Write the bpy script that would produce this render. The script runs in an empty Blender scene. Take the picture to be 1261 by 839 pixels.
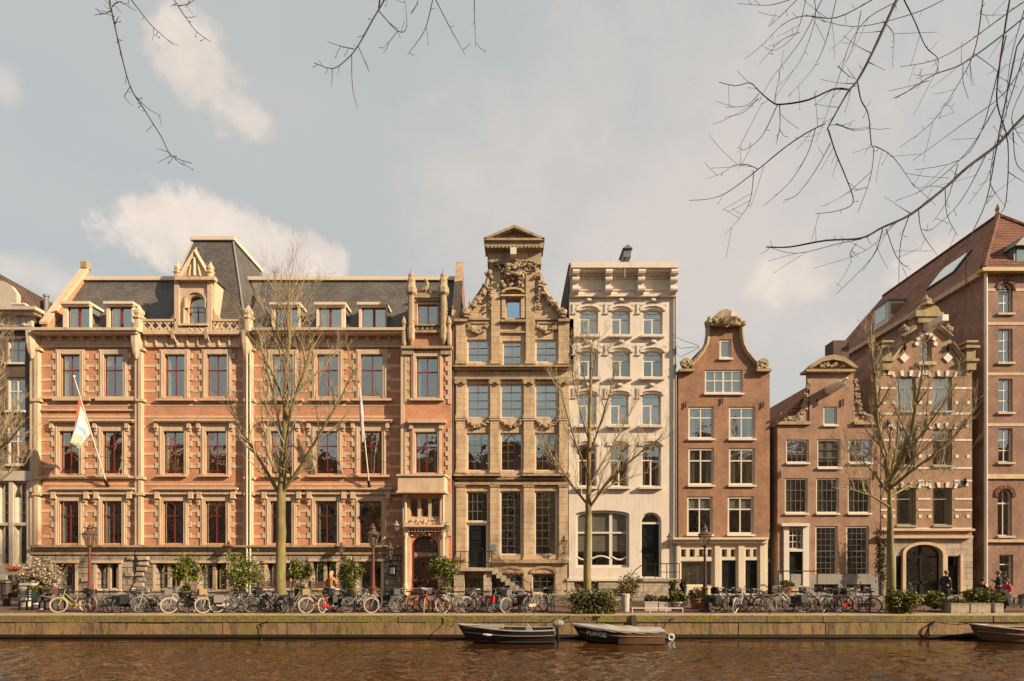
import bpy, bmesh, math, random
import numpy as np
from mathutils import Vector, Matrix, Euler
from mathutils.geometry import tessellate_polygon
R = math.radians
SC = bpy.context.scene
COL = SC.collection
# ---------------------------------------------------------------- camera
CX, HY, F, CZ = 630.5, 686.0, 700.0, 2.45
cam = bpy.data.cameras.new('camera'); camo = bpy.data.objects.new('camera', cam); COL.objects.link(camo)
camo.location = (0, 0, CZ); camo.rotation_euler = (R(90), 0, 0)
cam.sensor_fit = 'HORIZONTAL'; cam.sensor_width = 36; cam.lens = F/1261*36
cam.shift_y = (HY-419.5)/1261; cam.clip_start = .05; cam.clip_end = 3000
SC.camera = camo
# ---------------------------------------------------------------- sun, sky, exposure
SUN_AZ, SUN_EL = R(66), R(27)
to_sun = Vector((math.sin(SUN_AZ)*math.cos(SUN_EL), -math.cos(SUN_AZ)*math.cos(SUN_EL), math.sin(SUN_EL)))
sun = bpy.data.lights.new('sun', 'SUN'); sun.energy = 4.6; sun.angle = R(.6); sun.color = (1, .80, .56)
suno = bpy.data.objects.new('sun', sun); COL.objects.link(suno)
suno.rotation_euler = to_sun.to_track_quat('Z', 'Y').to_euler(); suno.location = (30, -20, 40)
SC.view_settings.view_transform = 'Standard'; SC.view_settings.look = 'None'
SC.view_settings.gamma = 1; SC.view_settings.use_curve_mapping = False
SC.view_settings.exposure = 0.9
world = bpy.data.worlds.new('World'); SC.world = world; world.use_nodes = True

def px_dir(px, py):
    return Vector(((px-CX)/F, 1, (HY-py)/F)).normalized()

def build_world():
    nt = world.node_tree; nt.nodes.clear(); N = nt.nodes; L = nt.links
    def math_(op, a, b=None, c=None, clamp=False):
        n = N.new('ShaderNodeMath'); n.operation = op; n.use_clamp = clamp
        for i, v in enumerate((a, b, c)):
            if v is None: continue
            if isinstance(v, (int, float)): n.inputs[i].default_value = v
            else: L.new(v, n.inputs[i])
        return n.outputs[0]
    out = N.new('ShaderNodeOutputWorld'); bg = N.new('ShaderNodeBackground'); bg.inputs[1].default_value = .1
    sky = N.new('ShaderNodeTexSky'); sky.sky_type = 'NISHITA'; sky.sun_disc = False
    sky.sun_elevation = SUN_EL; sky.sun_rotation = math.atan2(to_sun.x, to_sun.y)
    sky.air_density = 1.0; sky.dust_density = 1.5; sky.ozone_density = 1.0
    tc = N.new('ShaderNodeTexCoord'); D = tc.outputs['Generated']
    sep = N.new('ShaderNodeSeparateXYZ'); L.new(D, sep.inputs[0])
    az = math_('ARCTAN2', sep.outputs[0], sep.outputs[1])
    el = math_('ARCSINE', sep.outputs[2])
    def noise(scale, detail, rough, off=(0, 0, 0), stretch=(1, 1, 1)):
        m = N.new('ShaderNodeMapping'); m.inputs['Location'].default_value = off; m.inputs['Scale'].default_value = stretch
        L.new(D, m.inputs[0]); n = N.new('ShaderNodeTexNoise'); n.inputs['Scale'].default_value = scale
        n.inputs['Detail'].default_value = detail; n.inputs['Roughness'].default_value = rough
        L.new(m.outputs[0], n.inputs['Vector']); return n.outputs[0]
    fine = noise(8, 12, .66, (3, 1, 2)); big = noise(2.2, 6, .55, (7, 2, 5), (1, 1, 2.2)); mid = noise(4.5, 5, .5, (1.5, .3, 9))
    def blob(px, py, wx, wy, soft, amp=1.0, nz=2.0, tilt=0):
        d = px_dir(px, py); a0 = math.atan2(d.x, d.y); e0 = math.asin(d.z)
        k = d.y
        ra = wx/F*k*k; re = wy/F*k
        u = math_('DIVIDE', math_('SUBTRACT', az, a0), ra); v = math_('DIVIDE', math_('SUBTRACT', el, e0), re)
        if tilt: v = math_('ADD', v, math_('MULTIPLY', u, tilt))
        r2 = math_('ADD', math_('MULTIPLY', u, u), math_('MULTIPLY', v, v))
        r = math_('SQRT', r2)
        val = math_('ADD', math_('SUBTRACT', 1.0, r), math_('MULTIPLY', math_('SUBTRACT', fine, .5), nz*1.35))
        val = math_('ADD', val, math_('MULTIPLY', math_('SUBTRACT', mid, .5), nz*.8))
        val = math_('DIVIDE', val, soft, clamp=True)
        val = math_('MULTIPLY', math_('MULTIPLY', val, val), math_('SUBTRACT', 3.0, math_('MULTIPLY', val, 2.0)))
        return math_('MULTIPLY', val, amp)
    clouds = None
    for a in [(245, 86, 118, 62, .6, 1, 2.0), (298, 138, 82, 30, .7, .8, 1.9, .5), (290, 308, 175, 54, .5, 1, 2.0), (190, 268, 60, 28, .5, .95, 1.6), (60, 345, 130, 30, .9, .6, 1.2),
              (385, 315, 66, 44, .4, .95, 1.8), (985, 345, 95, 34, .6, .85, 1.8), (1150, 320, 90, 32, .7, .8, 1.8),
              (5, 105, 40, 26, 1.0, .4, 1.2), (1030, 420, 60, 30, .9, .45, 1.2), (700, 395, 260, 30, 1.2, .25, 1.4)]:
        bl = blob(*a)
        clouds = bl if clouds is None else math_('MAXIMUM', clouds, bl)
    # broad thin veil, warmer to the right, and soft streaks
    veil = blob(860, 300, 700, 400, 1.0, .85, .9)
    veil = math_('ADD', veil, math_('MULTIPLY', math_('SUBTRACT', big, .45), .8), clamp=True)
    def mix(fac, a, b):
        m = N.new('ShaderNodeMix'); m.data_type = 'RGBA'
        if isinstance(fac, float): m.inputs[0].default_value = fac
        else: L.new(fac, m.inputs[0])
        for v, i in ((a, 6), (b, 7)):
            if isinstance(v, tuple): m.inputs[i].default_value = (*v, 1)
            else: L.new(v, m.inputs[i])
        return m.outputs[2]
    base = mix(.93, sky.outputs[0], SKY_BASE)          # thin haze over the blue
    c1 = mix(veil, base, SKY_VEIL)
    shade = math_('MULTIPLY', math_('SUBTRACT', math_('ADD', math_('MULTIPLY', mid, .5), math_('MULTIPLY', fine, .6)), .44), 4.0, clamp=True)
    cc = mix(shade, CLOUD_DARK, CLOUD_LIGHT)
    c2 = mix(clouds, c1, cc)
    L.new(c2, bg.inputs[0]); L.new(bg.outputs[0], out.inputs[0])
SKY_BASE = (2.82, 2.95, 2.92); SKY_VEIL = (3.75, 3.42, 3.18); CLOUD_LIGHT = (4.95, 4.3, 3.8); CLOUD_DARK = (3.55, 3.2, 2.9)
build_world()
SC.cycles.max_bounces = 6; SC.cycles.transparent_max_bounces = 8; SC.cycles.caustics_reflective = False; SC.cycles.caustics_refractive = False
try: SC.cycles.use_denoising = True
except Exception: pass
# ---------------------------------------------------------------- materials
MATS = {}
def nodes_of(name):
    m = bpy.data.materials.new(name); m.use_nodes = True; nt = m.node_tree
    return m, nt, nt.nodes, nt.links, nt.nodes['Principled BSDF']
def mixc(N, L, fac, a, b, blend='MIX'):
    x = N.new('ShaderNodeMix'); x.data_type = 'RGBA'; x.blend_type = blend
    if isinstance(fac, (int, float)): x.inputs[0].default_value = fac
    else: L.new(fac, x.inputs[0])
    for v, i in ((a, 6), (b, 7)):
        if isinstance(v, tuple): x.inputs[i].default_value = (*v[:3], 1)
        else: L.new(v, x.inputs[i])
    return x.outputs[2]
def ramp(N, L, src, lo, hi):
    r = N.new('ShaderNodeMapRange'); r.inputs['From Min'].default_value = lo; r.inputs['From Max'].default_value = hi
    r.clamp = True; L.new(src, r.inputs['Value']); return r.outputs[0]
def noise(N, L, vec, scale, detail=6, rough=.6, stretch=None):
    if stretch:
        m = N.new('ShaderNodeMapping'); m.inputs['Scale'].default_value = stretch; L.new(vec, m.inputs[0]); vec = m.outputs[0]
    n = N.new('ShaderNodeTexNoise'); n.inputs['Scale'].default_value = scale; n.inputs['Detail'].default_value = detail
    n.inputs['Roughness'].default_value = rough; L.new(vec, n.inputs['Vector']); return n.outputs[0]
def sc(c, k): return tuple(min(1, x*k) for x in c)
def mat(name, col, rough=.75, var=.18, scale=2.5, bump=.15, bscale=25, dirt=0, dirtcol=None, metal=0, island=0, spec=.4):
    """plain surface with two scales of colour variation, optional run-off stains and relief"""
    if name in MATS: return MATS[name]
    m, nt, N, L, P = nodes_of(name)
    tc = N.new('ShaderNodeTexCoord'); O = tc.outputs['Object']
    c = mixc(N, L, ramp(N, L, noise(N, L, O, scale), .3, .7), sc(col, 1-var), sc(col, 1+var))
    c = mixc(N, L, ramp(N, L, noise(N, L, O, scale*9, 4), .35, .65), c, sc(col, 1-var*.6))
    if dirt:
        d = dirtcol or tuple(x*.35 for x in col)
        f = ramp(N, L, noise(N, L, O, 1.6, 8, .7, (2.2, 2.2, .35)), .62-dirt*.3, .8)
        mm = N.new('ShaderNodeMath'); mm.operation = 'MULTIPLY'; L.new(f, mm.inputs[0]); mm.inputs[1].default_value = min(1, dirt*1.6)
        c = mixc(N, L, mm.outputs[0], c, d)
    if island:
        g = N.new('ShaderNodeNewGeometry')
        c = mixc(N, L, g.outputs['Random Per Island'], mixc(N, L, 1.0, c, tuple([1-island]*3), 'MULTIPLY'), mixc(N, L, 1.0, c, (1+island, 1+island, 1+island*.5), 'MULTIPLY'))
    L.new(c, P.inputs['Base Color']); P.inputs['Roughness'].default_value = rough; P.inputs['Metallic'].default_value = metal
    P.inputs['Specular IOR Level'].default_value = spec
    if bump:
        b = N.new('ShaderNodeBump'); b.inputs['Strength'].default_value = bump; b.inputs['Distance'].default_value = .03
        L.new(noise(N, L, O, bscale, 5), b.inputs['Height']); L.new(b.outputs[0], P.inputs['Normal'])
    MATS[name] = m; return m
def brick(name, c1, c2, mortar, bw=.22, bh=.068, ms=.009, rough=.85, dirt=.25, dirtcol=(.09, .06, .045), bump=.5, var=.34, axis='z'):
    if name in MATS: return MATS[name]
    m, nt, N, L, P = nodes_of(name)
    tc = N.new('ShaderNodeTexCoord'); O = tc.outputs['Object']
    s = N.new('ShaderNodeSeparateXYZ'); L.new(O, s.inputs[0])
    a = N.new('ShaderNodeMath'); a.operation = 'ADD'
    cb = N.new('ShaderNodeCombineXYZ')
    if axis == 'z':
        L.new(s.outputs[0], a.inputs[0]); L.new(s.outputs[1], a.inputs[1]); L.new(a.outputs[0], cb.inputs[0]); L.new(s.outputs[2], cb.inputs[1])
    else:
        L.new(s.outputs[0], cb.inputs[0]); L.new(s.outputs[1], cb.inputs[1])
    br = N.new('ShaderNodeTexBrick'); L.new(cb.outputs[0], br.inputs['Vector'])
    br.inputs['Color1'].default_value = (*c1, 1); br.inputs['Color2'].default_value = (*c2, 1); br.inputs['Mortar'].default_value = (*mortar, 1)
    br.inputs['Scale'].default_value = 1; br.inputs['Mortar Size'].default_value = ms; br.inputs['Brick Width'].default_value = bw
    br.inputs['Row Height'].default_value = bh; br.inputs['Bias'].default_value = -.1; br.inputs['Mortar Smooth'].default_value = .3
    c = br.outputs['Color']
    v = ramp(N, L, noise(N, L, O, .8, 8, .65), .3, .7)
    c = mixc(N, L, v, mixc(N, L, 1.0, c, (1-var,)*3, 'MULTIPLY'), mixc(N, L, 1.0, c, (1+var*.7,)*3, 'MULTIPLY'))
    v2 = ramp(N, L, noise(N, L, O, 7, 3, .6, (1, 1, 3)), .38, .66)
    c = mixc(N, L, v2, c, mixc(N, L, 1.0, c, (1-var*.9, 1-var, 1-var), 'MULTIPLY'))
    if dirt:
        f = ramp(N, L, noise(N, L, O, 1.3, 8, .7, (1.6, 1.6, .4)), .6-dirt*.3, .82)
        mm = N.new('ShaderNodeMath'); mm.operation = 'MULTIPLY'; L.new(f, mm.inputs[0]); mm.inputs[1].default_value = dirt*1.8
        c = mixc(N, L, mm.outputs[0], c, dirtcol)
    L.new(c, P.inputs['Base Color']); P.inputs['Roughness'].default_value = rough; P.inputs['Specular IOR Level'].default_value = .3
    b = N.new('ShaderNodeBump'); b.inputs['Strength'].default_value = bump; b.inputs['Distance'].default_value = .015
    h = N.new('ShaderNodeMath'); h.operation = 'SUBTRACT'; L.new(noise(N, L, O, 14, 5), h.inputs[0]); L.new(br.outputs['Fac'], h.inputs[1])
    L.new(h.outputs[0], b.inputs['Height']); L.new(b.outputs[0], P.inputs['Normal'])
    MATS[name] = m; return m
def glass_mat(name, tint=(.86, .88, .81), refl=.30, wob=.6, trans=(.86, .88, .86)):
    if name in MATS: return MATS[name]
    m, nt, N, L, P = nodes_of(name); N.remove(P); out = N['Material Output']
    g = N.new('ShaderNodeBsdfGlossy'); g.inputs['Roughness'].default_value = .02; g.inputs['Color'].default_value = (*tint, 1)
    t = N.new('ShaderNodeBsdfTransparent'); t.inputs['Color'].default_value = (*trans, 1)
    lw = N.new('ShaderNodeLayerWeight'); lw.inputs['Blend'].default_value = .5
    pw = N.new('ShaderNodeMath'); pw.operation = 'POWER'; L.new(lw.outputs['Facing'], pw.inputs[0]); pw.inputs[1].default_value = 4.0
    ps = N.new('ShaderNodeMath'); ps.operation = 'MULTIPLY'; L.new(pw.outputs[0], ps.inputs[0]); ps.inputs[1].default_value = .5
    mx = N.new('ShaderNodeMixShader'); a = N.new('ShaderNodeMath'); a.operation = 'ADD'; a.use_clamp = True
    L.new(ps.outputs[0], a.inputs[0]); a.inputs[1].default_value = refl
    L.new(a.outputs[0], mx.inputs[0]); L.new(t.outputs[0], mx.inputs[1]); L.new(g.outputs[0], mx.inputs[2])
    L.new(mx.outputs[0], out.inputs['Surface'])
    tc = N.new('ShaderNodeTexCoord'); b = N.new('ShaderNodeBump'); b.inputs['Strength'].default_value = wob; b.inputs['Distance'].default_value = .02
    L.new(noise(N, L, tc.outputs['Object'], 1.8, 2, .4), b.inputs['Height']); L.new(b.outputs[0], g.inputs['Normal'])
    MATS[name] = m; return m
STONE = mat('cream_sandstone', (.60, .435, .29), .85, .16, 1.2, .35, 18, dirt=.38, dirtcol=(.16, .11, .07))
STONE_D = mat('weathered_sandstone', (.42, .31, .195), .88, .3, 1.3, .5, 12, dirt=.5, dirtcol=(.07, .05, .035))
CREAM = mat('cream_paint', (.66, .55, .40), .55, .08, 1.5, .08, 20, dirt=.15)
WHITE = mat('white_paint', (.66, .585, .49), .5, .07, 2, .05, 20, dirt=.12)
STUCCO = mat('white_stucco', (.68, .59, .49), .7, .09, .8, .15, 16, dirt=.42, dirtcol=(.42, .34, .26))
RED = mat('dark_red_paint', (.19, .025, .022), .45, .15, 4, .03)
DKWOOD = mat('black_green_paint', (.014, .018, .016), .3, .2, 4, .03)
GREYW = mat('grey_paint', (.20, .19, .17), .5, .12, 3, .05)
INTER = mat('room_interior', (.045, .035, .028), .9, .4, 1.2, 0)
CURT = mat('curtain_cloth', (.72, .64, .52), .9, .12, 5, .1)
BLIND = mat('roller_blind_cloth', (.82, .75, .64), .8, .06, 5, .02)
HBRICK = brick('orange_brick', (.66, .31, .17), (.57, .25, .14), (.44, .27, .16), dirt=.3, var=.24, dirtcol=(.2, .09, .05))
BBRICK = brick('brown_brick', (.44, .225, .13), (.36, .18, .10), (.30, .22, .155), dirt=.28)
B5BRICK = brick('pink_brown_brick', (.45, .26, .16), (.37, .21, .13), (.34, .26, .19), dirt=.28)
B6BRICK = brick('warm_brown_brick', (.46, .27, .16), (.38, .215, .125), (.33, .25, .18), dirt=.3)
B7BRICK = brick('red_brown_brick', (.39, .22, .15), (.32, .175, .12), (.24, .18, .13), dirt=.35)
DBRICK = brick('dark_brick', (.17, .115, .085), (.13, .09, .065), (.12, .09, .07), dirt=.3)
RUST = brick('rusticated_stone', (.42, .34, .26), (.34, .27, .2), (.07, .05, .04), bw=1.1, bh=.36, ms=.025, bump=1.0, dirt=.5, dirtcol=(.12, .095, .075))
BLOCKS = brick('pale_stone_blocks', (.50, .42, .31), (.44, .36, .26), (.2, .15, .1), bw=.8, bh=.36, ms=.015, bump=.4, dirt=.35, dirtcol=(.2, .15, .1))
B2STONE = brick('ochre_stone_blocks', (.62, .455, .285), (.55, .40, .25), (.27, .18, .10), bw=1.0, bh=.38, ms=.012, bump=.25, dirt=.45, dirtcol=(.14, .095, .055), var=.18)
SLATE = brick('slate_roof', (.15, .132, .118), (.11, .098, .09), (.05, .045, .04), bw=.26, bh=.17, ms=.014, bump=.5, dirt=.15, dirtcol=(.13, .11, .08), rough=.6)
TILE = brick('brown_roof_tile', (.49, .22, .12), (.39, .17, .095), (.16, .07, .04), bw=.22, bh=.26, ms=.035, bump=1.0, dirt=.4, dirtcol=(.05, .035, .022))
TILER = brick('orange_roof_tile', (.30, .11, .05), (.22, .08, .04), (.06, .03, .02), bw=.25, bh=.3, ms=.04, bump=1.2, dirt=.15)
GLASS = glass_mat('window_glass')
GLASSB = glass_mat('bright_window_glass', refl=.42)
IRON = mat('black_iron', (.018, .016, .015), .4, .2, 5, .1, metal=.3)
GREYPIPE = mat('grey_lead', (.17, .165, .16), .5, .15, 3, .1)
MOSSY = mat('mossy_stone', (.42, .315, .175), .9, .35, 2.5, .5, 14, dirt=.5, dirtcol=(.08, .075, .03))
# ---------------------------------------------------------------- mesh helpers
def X(px, Y=35.0): return (px-CX)*Y/F
def Z(py, Y=35.0): return CZ+(HY-py)*Y/F
def origin(o):
    v = Vector((0, 0, 0))
    while o is not None: v = v+o.location; o = o.parent
    return v
_ico = None
def ico():
    global _ico
    if _ico is None:
        bm = bmesh.new(); bmesh.ops.create_icosphere(bm, subdivisions=1, radius=1)
        _ico = ([tuple(v.co) for v in bm.verts], [tuple(v.index for v in f.verts) for f in bm.faces]); bm.free()
    return _ico
class MB:
    def __init__(s): s.v = []; s.f = []
    def box(s, x0, x1, y0, y1, z0, z1):
        if x0 > x1: x0, x1 = x1, x0
        if z0 > z1: z0, z1 = z1, z0
        if y0 > y1: y0, y1 = y1, y0
        n = len(s.v)
        s.v += [(x0,y0,z0),(x1,y0,z0),(x1,y1,z0),(x0,y1,z0),(x0,y0,z1),(x1,y0,z1),(x1,y1,z1),(x0,y1,z1)]
        s.f += [(n,n+3,n+2,n+1),(n+4,n+5,n+6,n+7),(n,n+1,n+5,n+4),(n+1,n+2,n+6,n+5),(n+2,n+3,n+7,n+6),(n+3,n,n+4,n+7)]
        return s
    def rbox(s, c, size, rot=0, tilt=0):
        n = len(s.v); s.box(-size[0]/2, size[0]/2, -size[1]/2, size[1]/2, -size[2]/2, size[2]/2)
        M = Matrix.Translation(c) @ Matrix.Rotation(rot, 4, 'Z') @ Matrix.Rotation(tilt, 4, 'Y')
        for i in range(n, len(s.v)): s.v[i] = tuple(M @ Vector(s.v[i]))
        return s
    def prism(s, loops, d0, d1, ax='y'):
        mp = {'y': lambda u, w, d: (u, d, w), 'x': lambda u, w, d: (d, u, w), 'z': lambda u, w, d: (u, w, d)}[ax]
        flat = [p for l in loops for p in l]
        tris = tessellate_polygon([[Vector((p[0], p[1], 0)) for p in l] for l in loops])
        n = len(s.v); m = len(flat)
        s.v += [mp(p[0], p[1], d0) for p in flat]+[mp(p[0], p[1], d1) for p in flat]
        def area2(t):
            a, b, c = (flat[i] for i in t); return (b[0]-a[0])*(c[1]-a[1])-(b[1]-a[1])*(c[0]-a[0])
        # outward winding for ax=='y': front (d0<d1) must face -y
        flip = {'y': 1, 'x': -1, 'z': -1}[ax]*(1 if d0 < d1 else -1)
        for t in tris:
            A = area2(t)
            if abs(A) < 1e-12: continue
            if A*flip < 0: t = (t[0], t[2], t[1])
            s.f.append(tuple(n+i for i in t)); s.f.append(tuple(n+m+i for i in reversed(t)))
        k = 0
        for li, l in enumerate(loops):
            ar = sum(l[i][0]*l[(i+1) % len(l)][1]-l[(i+1) % len(l)][0]*l[i][1] for i in range(len(l)))
            ccw = ar > 0
            outer = li == 0
            for i in range(len(l)):
                a = k+i; b = k+(i+1) % len(l)
                q = (n+a, n+m+a, n+m+b, n+b)
                if (ccw == outer) == (flip > 0): q = (n+b, n+m+b, n+m+a, n+a)
                s.f.append(q)
            k += len(l)
        return s
    def tube(s, pts, rad, n=6, cap=True):
        pts = [Vector(p) for p in pts]
        if not isinstance(rad, (list, tuple)): rad = [rad]*len(pts)
        base = len(s.v); up = None
        for i, p in enumerate(pts):
            d = (pts[min(i+1, len(pts)-1)]-pts[max(i-1, 0)])
            if d.length < 1e-9: d = Vector((0, 0, 1))
            d.normalize()
            if up is None:
                up = Vector((0, 0, 1)) if abs(d.z) < .9 else Vector((1, 0, 0))
            a = d.cross(up)
            if a.length < 1e-6: a = d.orthogonal()
            a.normalize(); b = d.cross(a).normalized(); up = a.cross(d) if True else up
            for k in range(n):
                t = 2*math.pi*k/n
                s.v.append(tuple(p+(a*math.cos(t)+b*math.sin(t))*rad[i]))
        for i in range(len(pts)-1):
            for k in range(n):
                q = base+i*n; k2 = (k+1) % n
                s.f.append((q+k, q+k2, q+n+k2, q+n+k))
        if cap:
            s.f.append(tuple(base+k for k in reversed(range(n)))); q = base+(len(pts)-1)*n; s.f.append(tuple(q+k for k in range(n)))
        return s
    def lathe(s, c, prof, n=12, cap=True, sx=1, sy=1, rot=0):
        base = len(s.v)
        for r, z in prof:
            for k in range(n):
                t = 2*math.pi*(k+.5)/n+rot
                s.v.append((c[0]+r*math.cos(t)*sx, c[1]+r*math.sin(t)*sy, c[2]+z))
        for i in range(len(prof)-1):
            for k in range(n):
                q = base+i*n; k2 = (k+1) % n
                s.f.append((q+k, q+k2, q+n+k2, q+n+k))
        if cap:
            s.f.append(tuple(base+k for k in reversed(range(n)))); q = base+(len(prof)-1)*n; s.f.append(tuple(q+k for k in range(n)))
        return s
    def ball(s, c, r, sx=1, sy=1, sz=1):
        v, f = ico(); n = len(s.v)
        s.v += [(c[0]+a[0]*r*sx, c[1]+a[1]*r*sy, c[2]+a[2]*r*sz) for a in v]; s.f += [tuple(n+i for i in t) for t in f]
        return s
    def torus(s, c, R_, r, ax='y', n=20, m=5, a0=0, a1=2*math.pi):
        full = abs(a1-a0-2*math.pi) < 1e-6; pts = []
        cnt = n if full else n+1
        base = len(s.v)
        for i in range(cnt):
            t = a0+(a1-a0)*i/n
            for k in range(m):
                p = 2*math.pi*k/m; rr = R_+r*math.cos(p); h = r*math.sin(p)
                u, w = rr*math.cos(t), rr*math.sin(t)
                q = {'y': (u, h, w), 'x': (h, u, w), 'z': (u, w, h)}[ax]
                s.v.append((c[0]+q[0], c[1]+q[1], c[2]+q[2]))
        for i in range(n):
            j = (i+1) % cnt
            for k in range(m):
                k2 = (k+1) % m; s.f.append((base+i*m+k, base+i*m+k2, base+j*m+k2, base+j*m+k))
        return s
    def quad(s, a, b, c, d):
        n = len(s.v); s.v += [tuple(a), tuple(b), tuple(c), tuple(d)]; s.f.append((n, n+1, n+2, n+3)); return s
    def mesh(s, name, m, o=(0, 0, 0), smooth=False, recalc=False):
        me = bpy.data.meshes.new(name)
        me.from_pydata([(x-o[0], y-o[1], z-o[2]) for x, y, z in s.v], [], s.f)
        if recalc:
            bm = bmesh.new(); bm.from_mesh(me); bmesh.ops.recalc_face_normals(bm, faces=bm.faces); bm.to_mesh(me); bm.free()
        if smooth: me.polygons.foreach_set('use_smooth', [True]*len(me.polygons))
        if m: me.materials.append(m)
        me.update(); return me
    def builds(s, name, m, parent=None):
        return [p.build(name, m, parent) for p in split_mb(s)]
    def build(s, name, m, parent=None, smooth=False, recalc=True, label=None):
        o = bpy.data.objects.new(name, s.mesh(name, m, origin(parent), smooth, recalc)); COL.objects.link(o)
        if parent is not None: o.parent = parent
        if label: o['label'] = label
        return o
def split_mb(mb, tol=.04):
    n = len(mb.v); par = list(range(n))
    def find(i):
        while par[i] != i: par[i] = par[par[i]]; i = par[i]
        return i
    for f in mb.f:
        a = find(f[0])
        for q in f[1:]:
            b = find(q)
            if b != a: par[b] = a
    comp = {}
    for i in range(n): comp.setdefault(find(i), []).append(i)
    items = []
    for ids in comp.values():
        c = [mb.v[i] for i in ids]
        items.append([[min(p[k] for p in c)-tol for k in range(3)], [max(p[k] for p in c)+tol for k in range(3)], ids])
    changed = True
    while changed:
        changed = False; res = []
        for it in items:
            for r_ in res:
                if all(it[0][k] <= r_[1][k] and it[1][k] >= r_[0][k] for k in range(3)):
                    r_[0] = [min(a, b) for a, b in zip(r_[0], it[0])]; r_[1] = [max(a, b) for a, b in zip(r_[1], it[1])]; r_[2] = r_[2]+it[2]
                    changed = True; break
            else: res.append(it)
        items = res
    out = []; own = {}
    for gi, it in enumerate(items):
        m = MB(); mp = {}
        for i in it[2]: mp[i] = len(m.v); m.v.append(mb.v[i]); own[i] = gi
        out.append((m, mp))
    for f in mb.f:
        m, mp = out[own[f[0]]]; m.f.append(tuple(mp[i] for i in f))
    return [m for m, _ in out]
def tag(o, label=None, cat=None, group=None, kind=None):
    if label: o['label'] = label
    if cat: o['category'] = cat
    if group: o['group'] = group
    if kind: o['kind'] = kind
    return o
def thing(name, label, cat, loc=(0, 0, 0), group=None):
    o = bpy.data.objects.new(name, None); COL.objects.link(o); o.location = loc; o.empty_display_size = .2
    return tag(o, label, cat, group)
def dup(o, parent=None):
    c = o.copy(); COL.objects.link(c); c.parent = parent
    for ch in list(o.children): dup(ch, c)
    return c
rng = random.Random(11)
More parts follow.
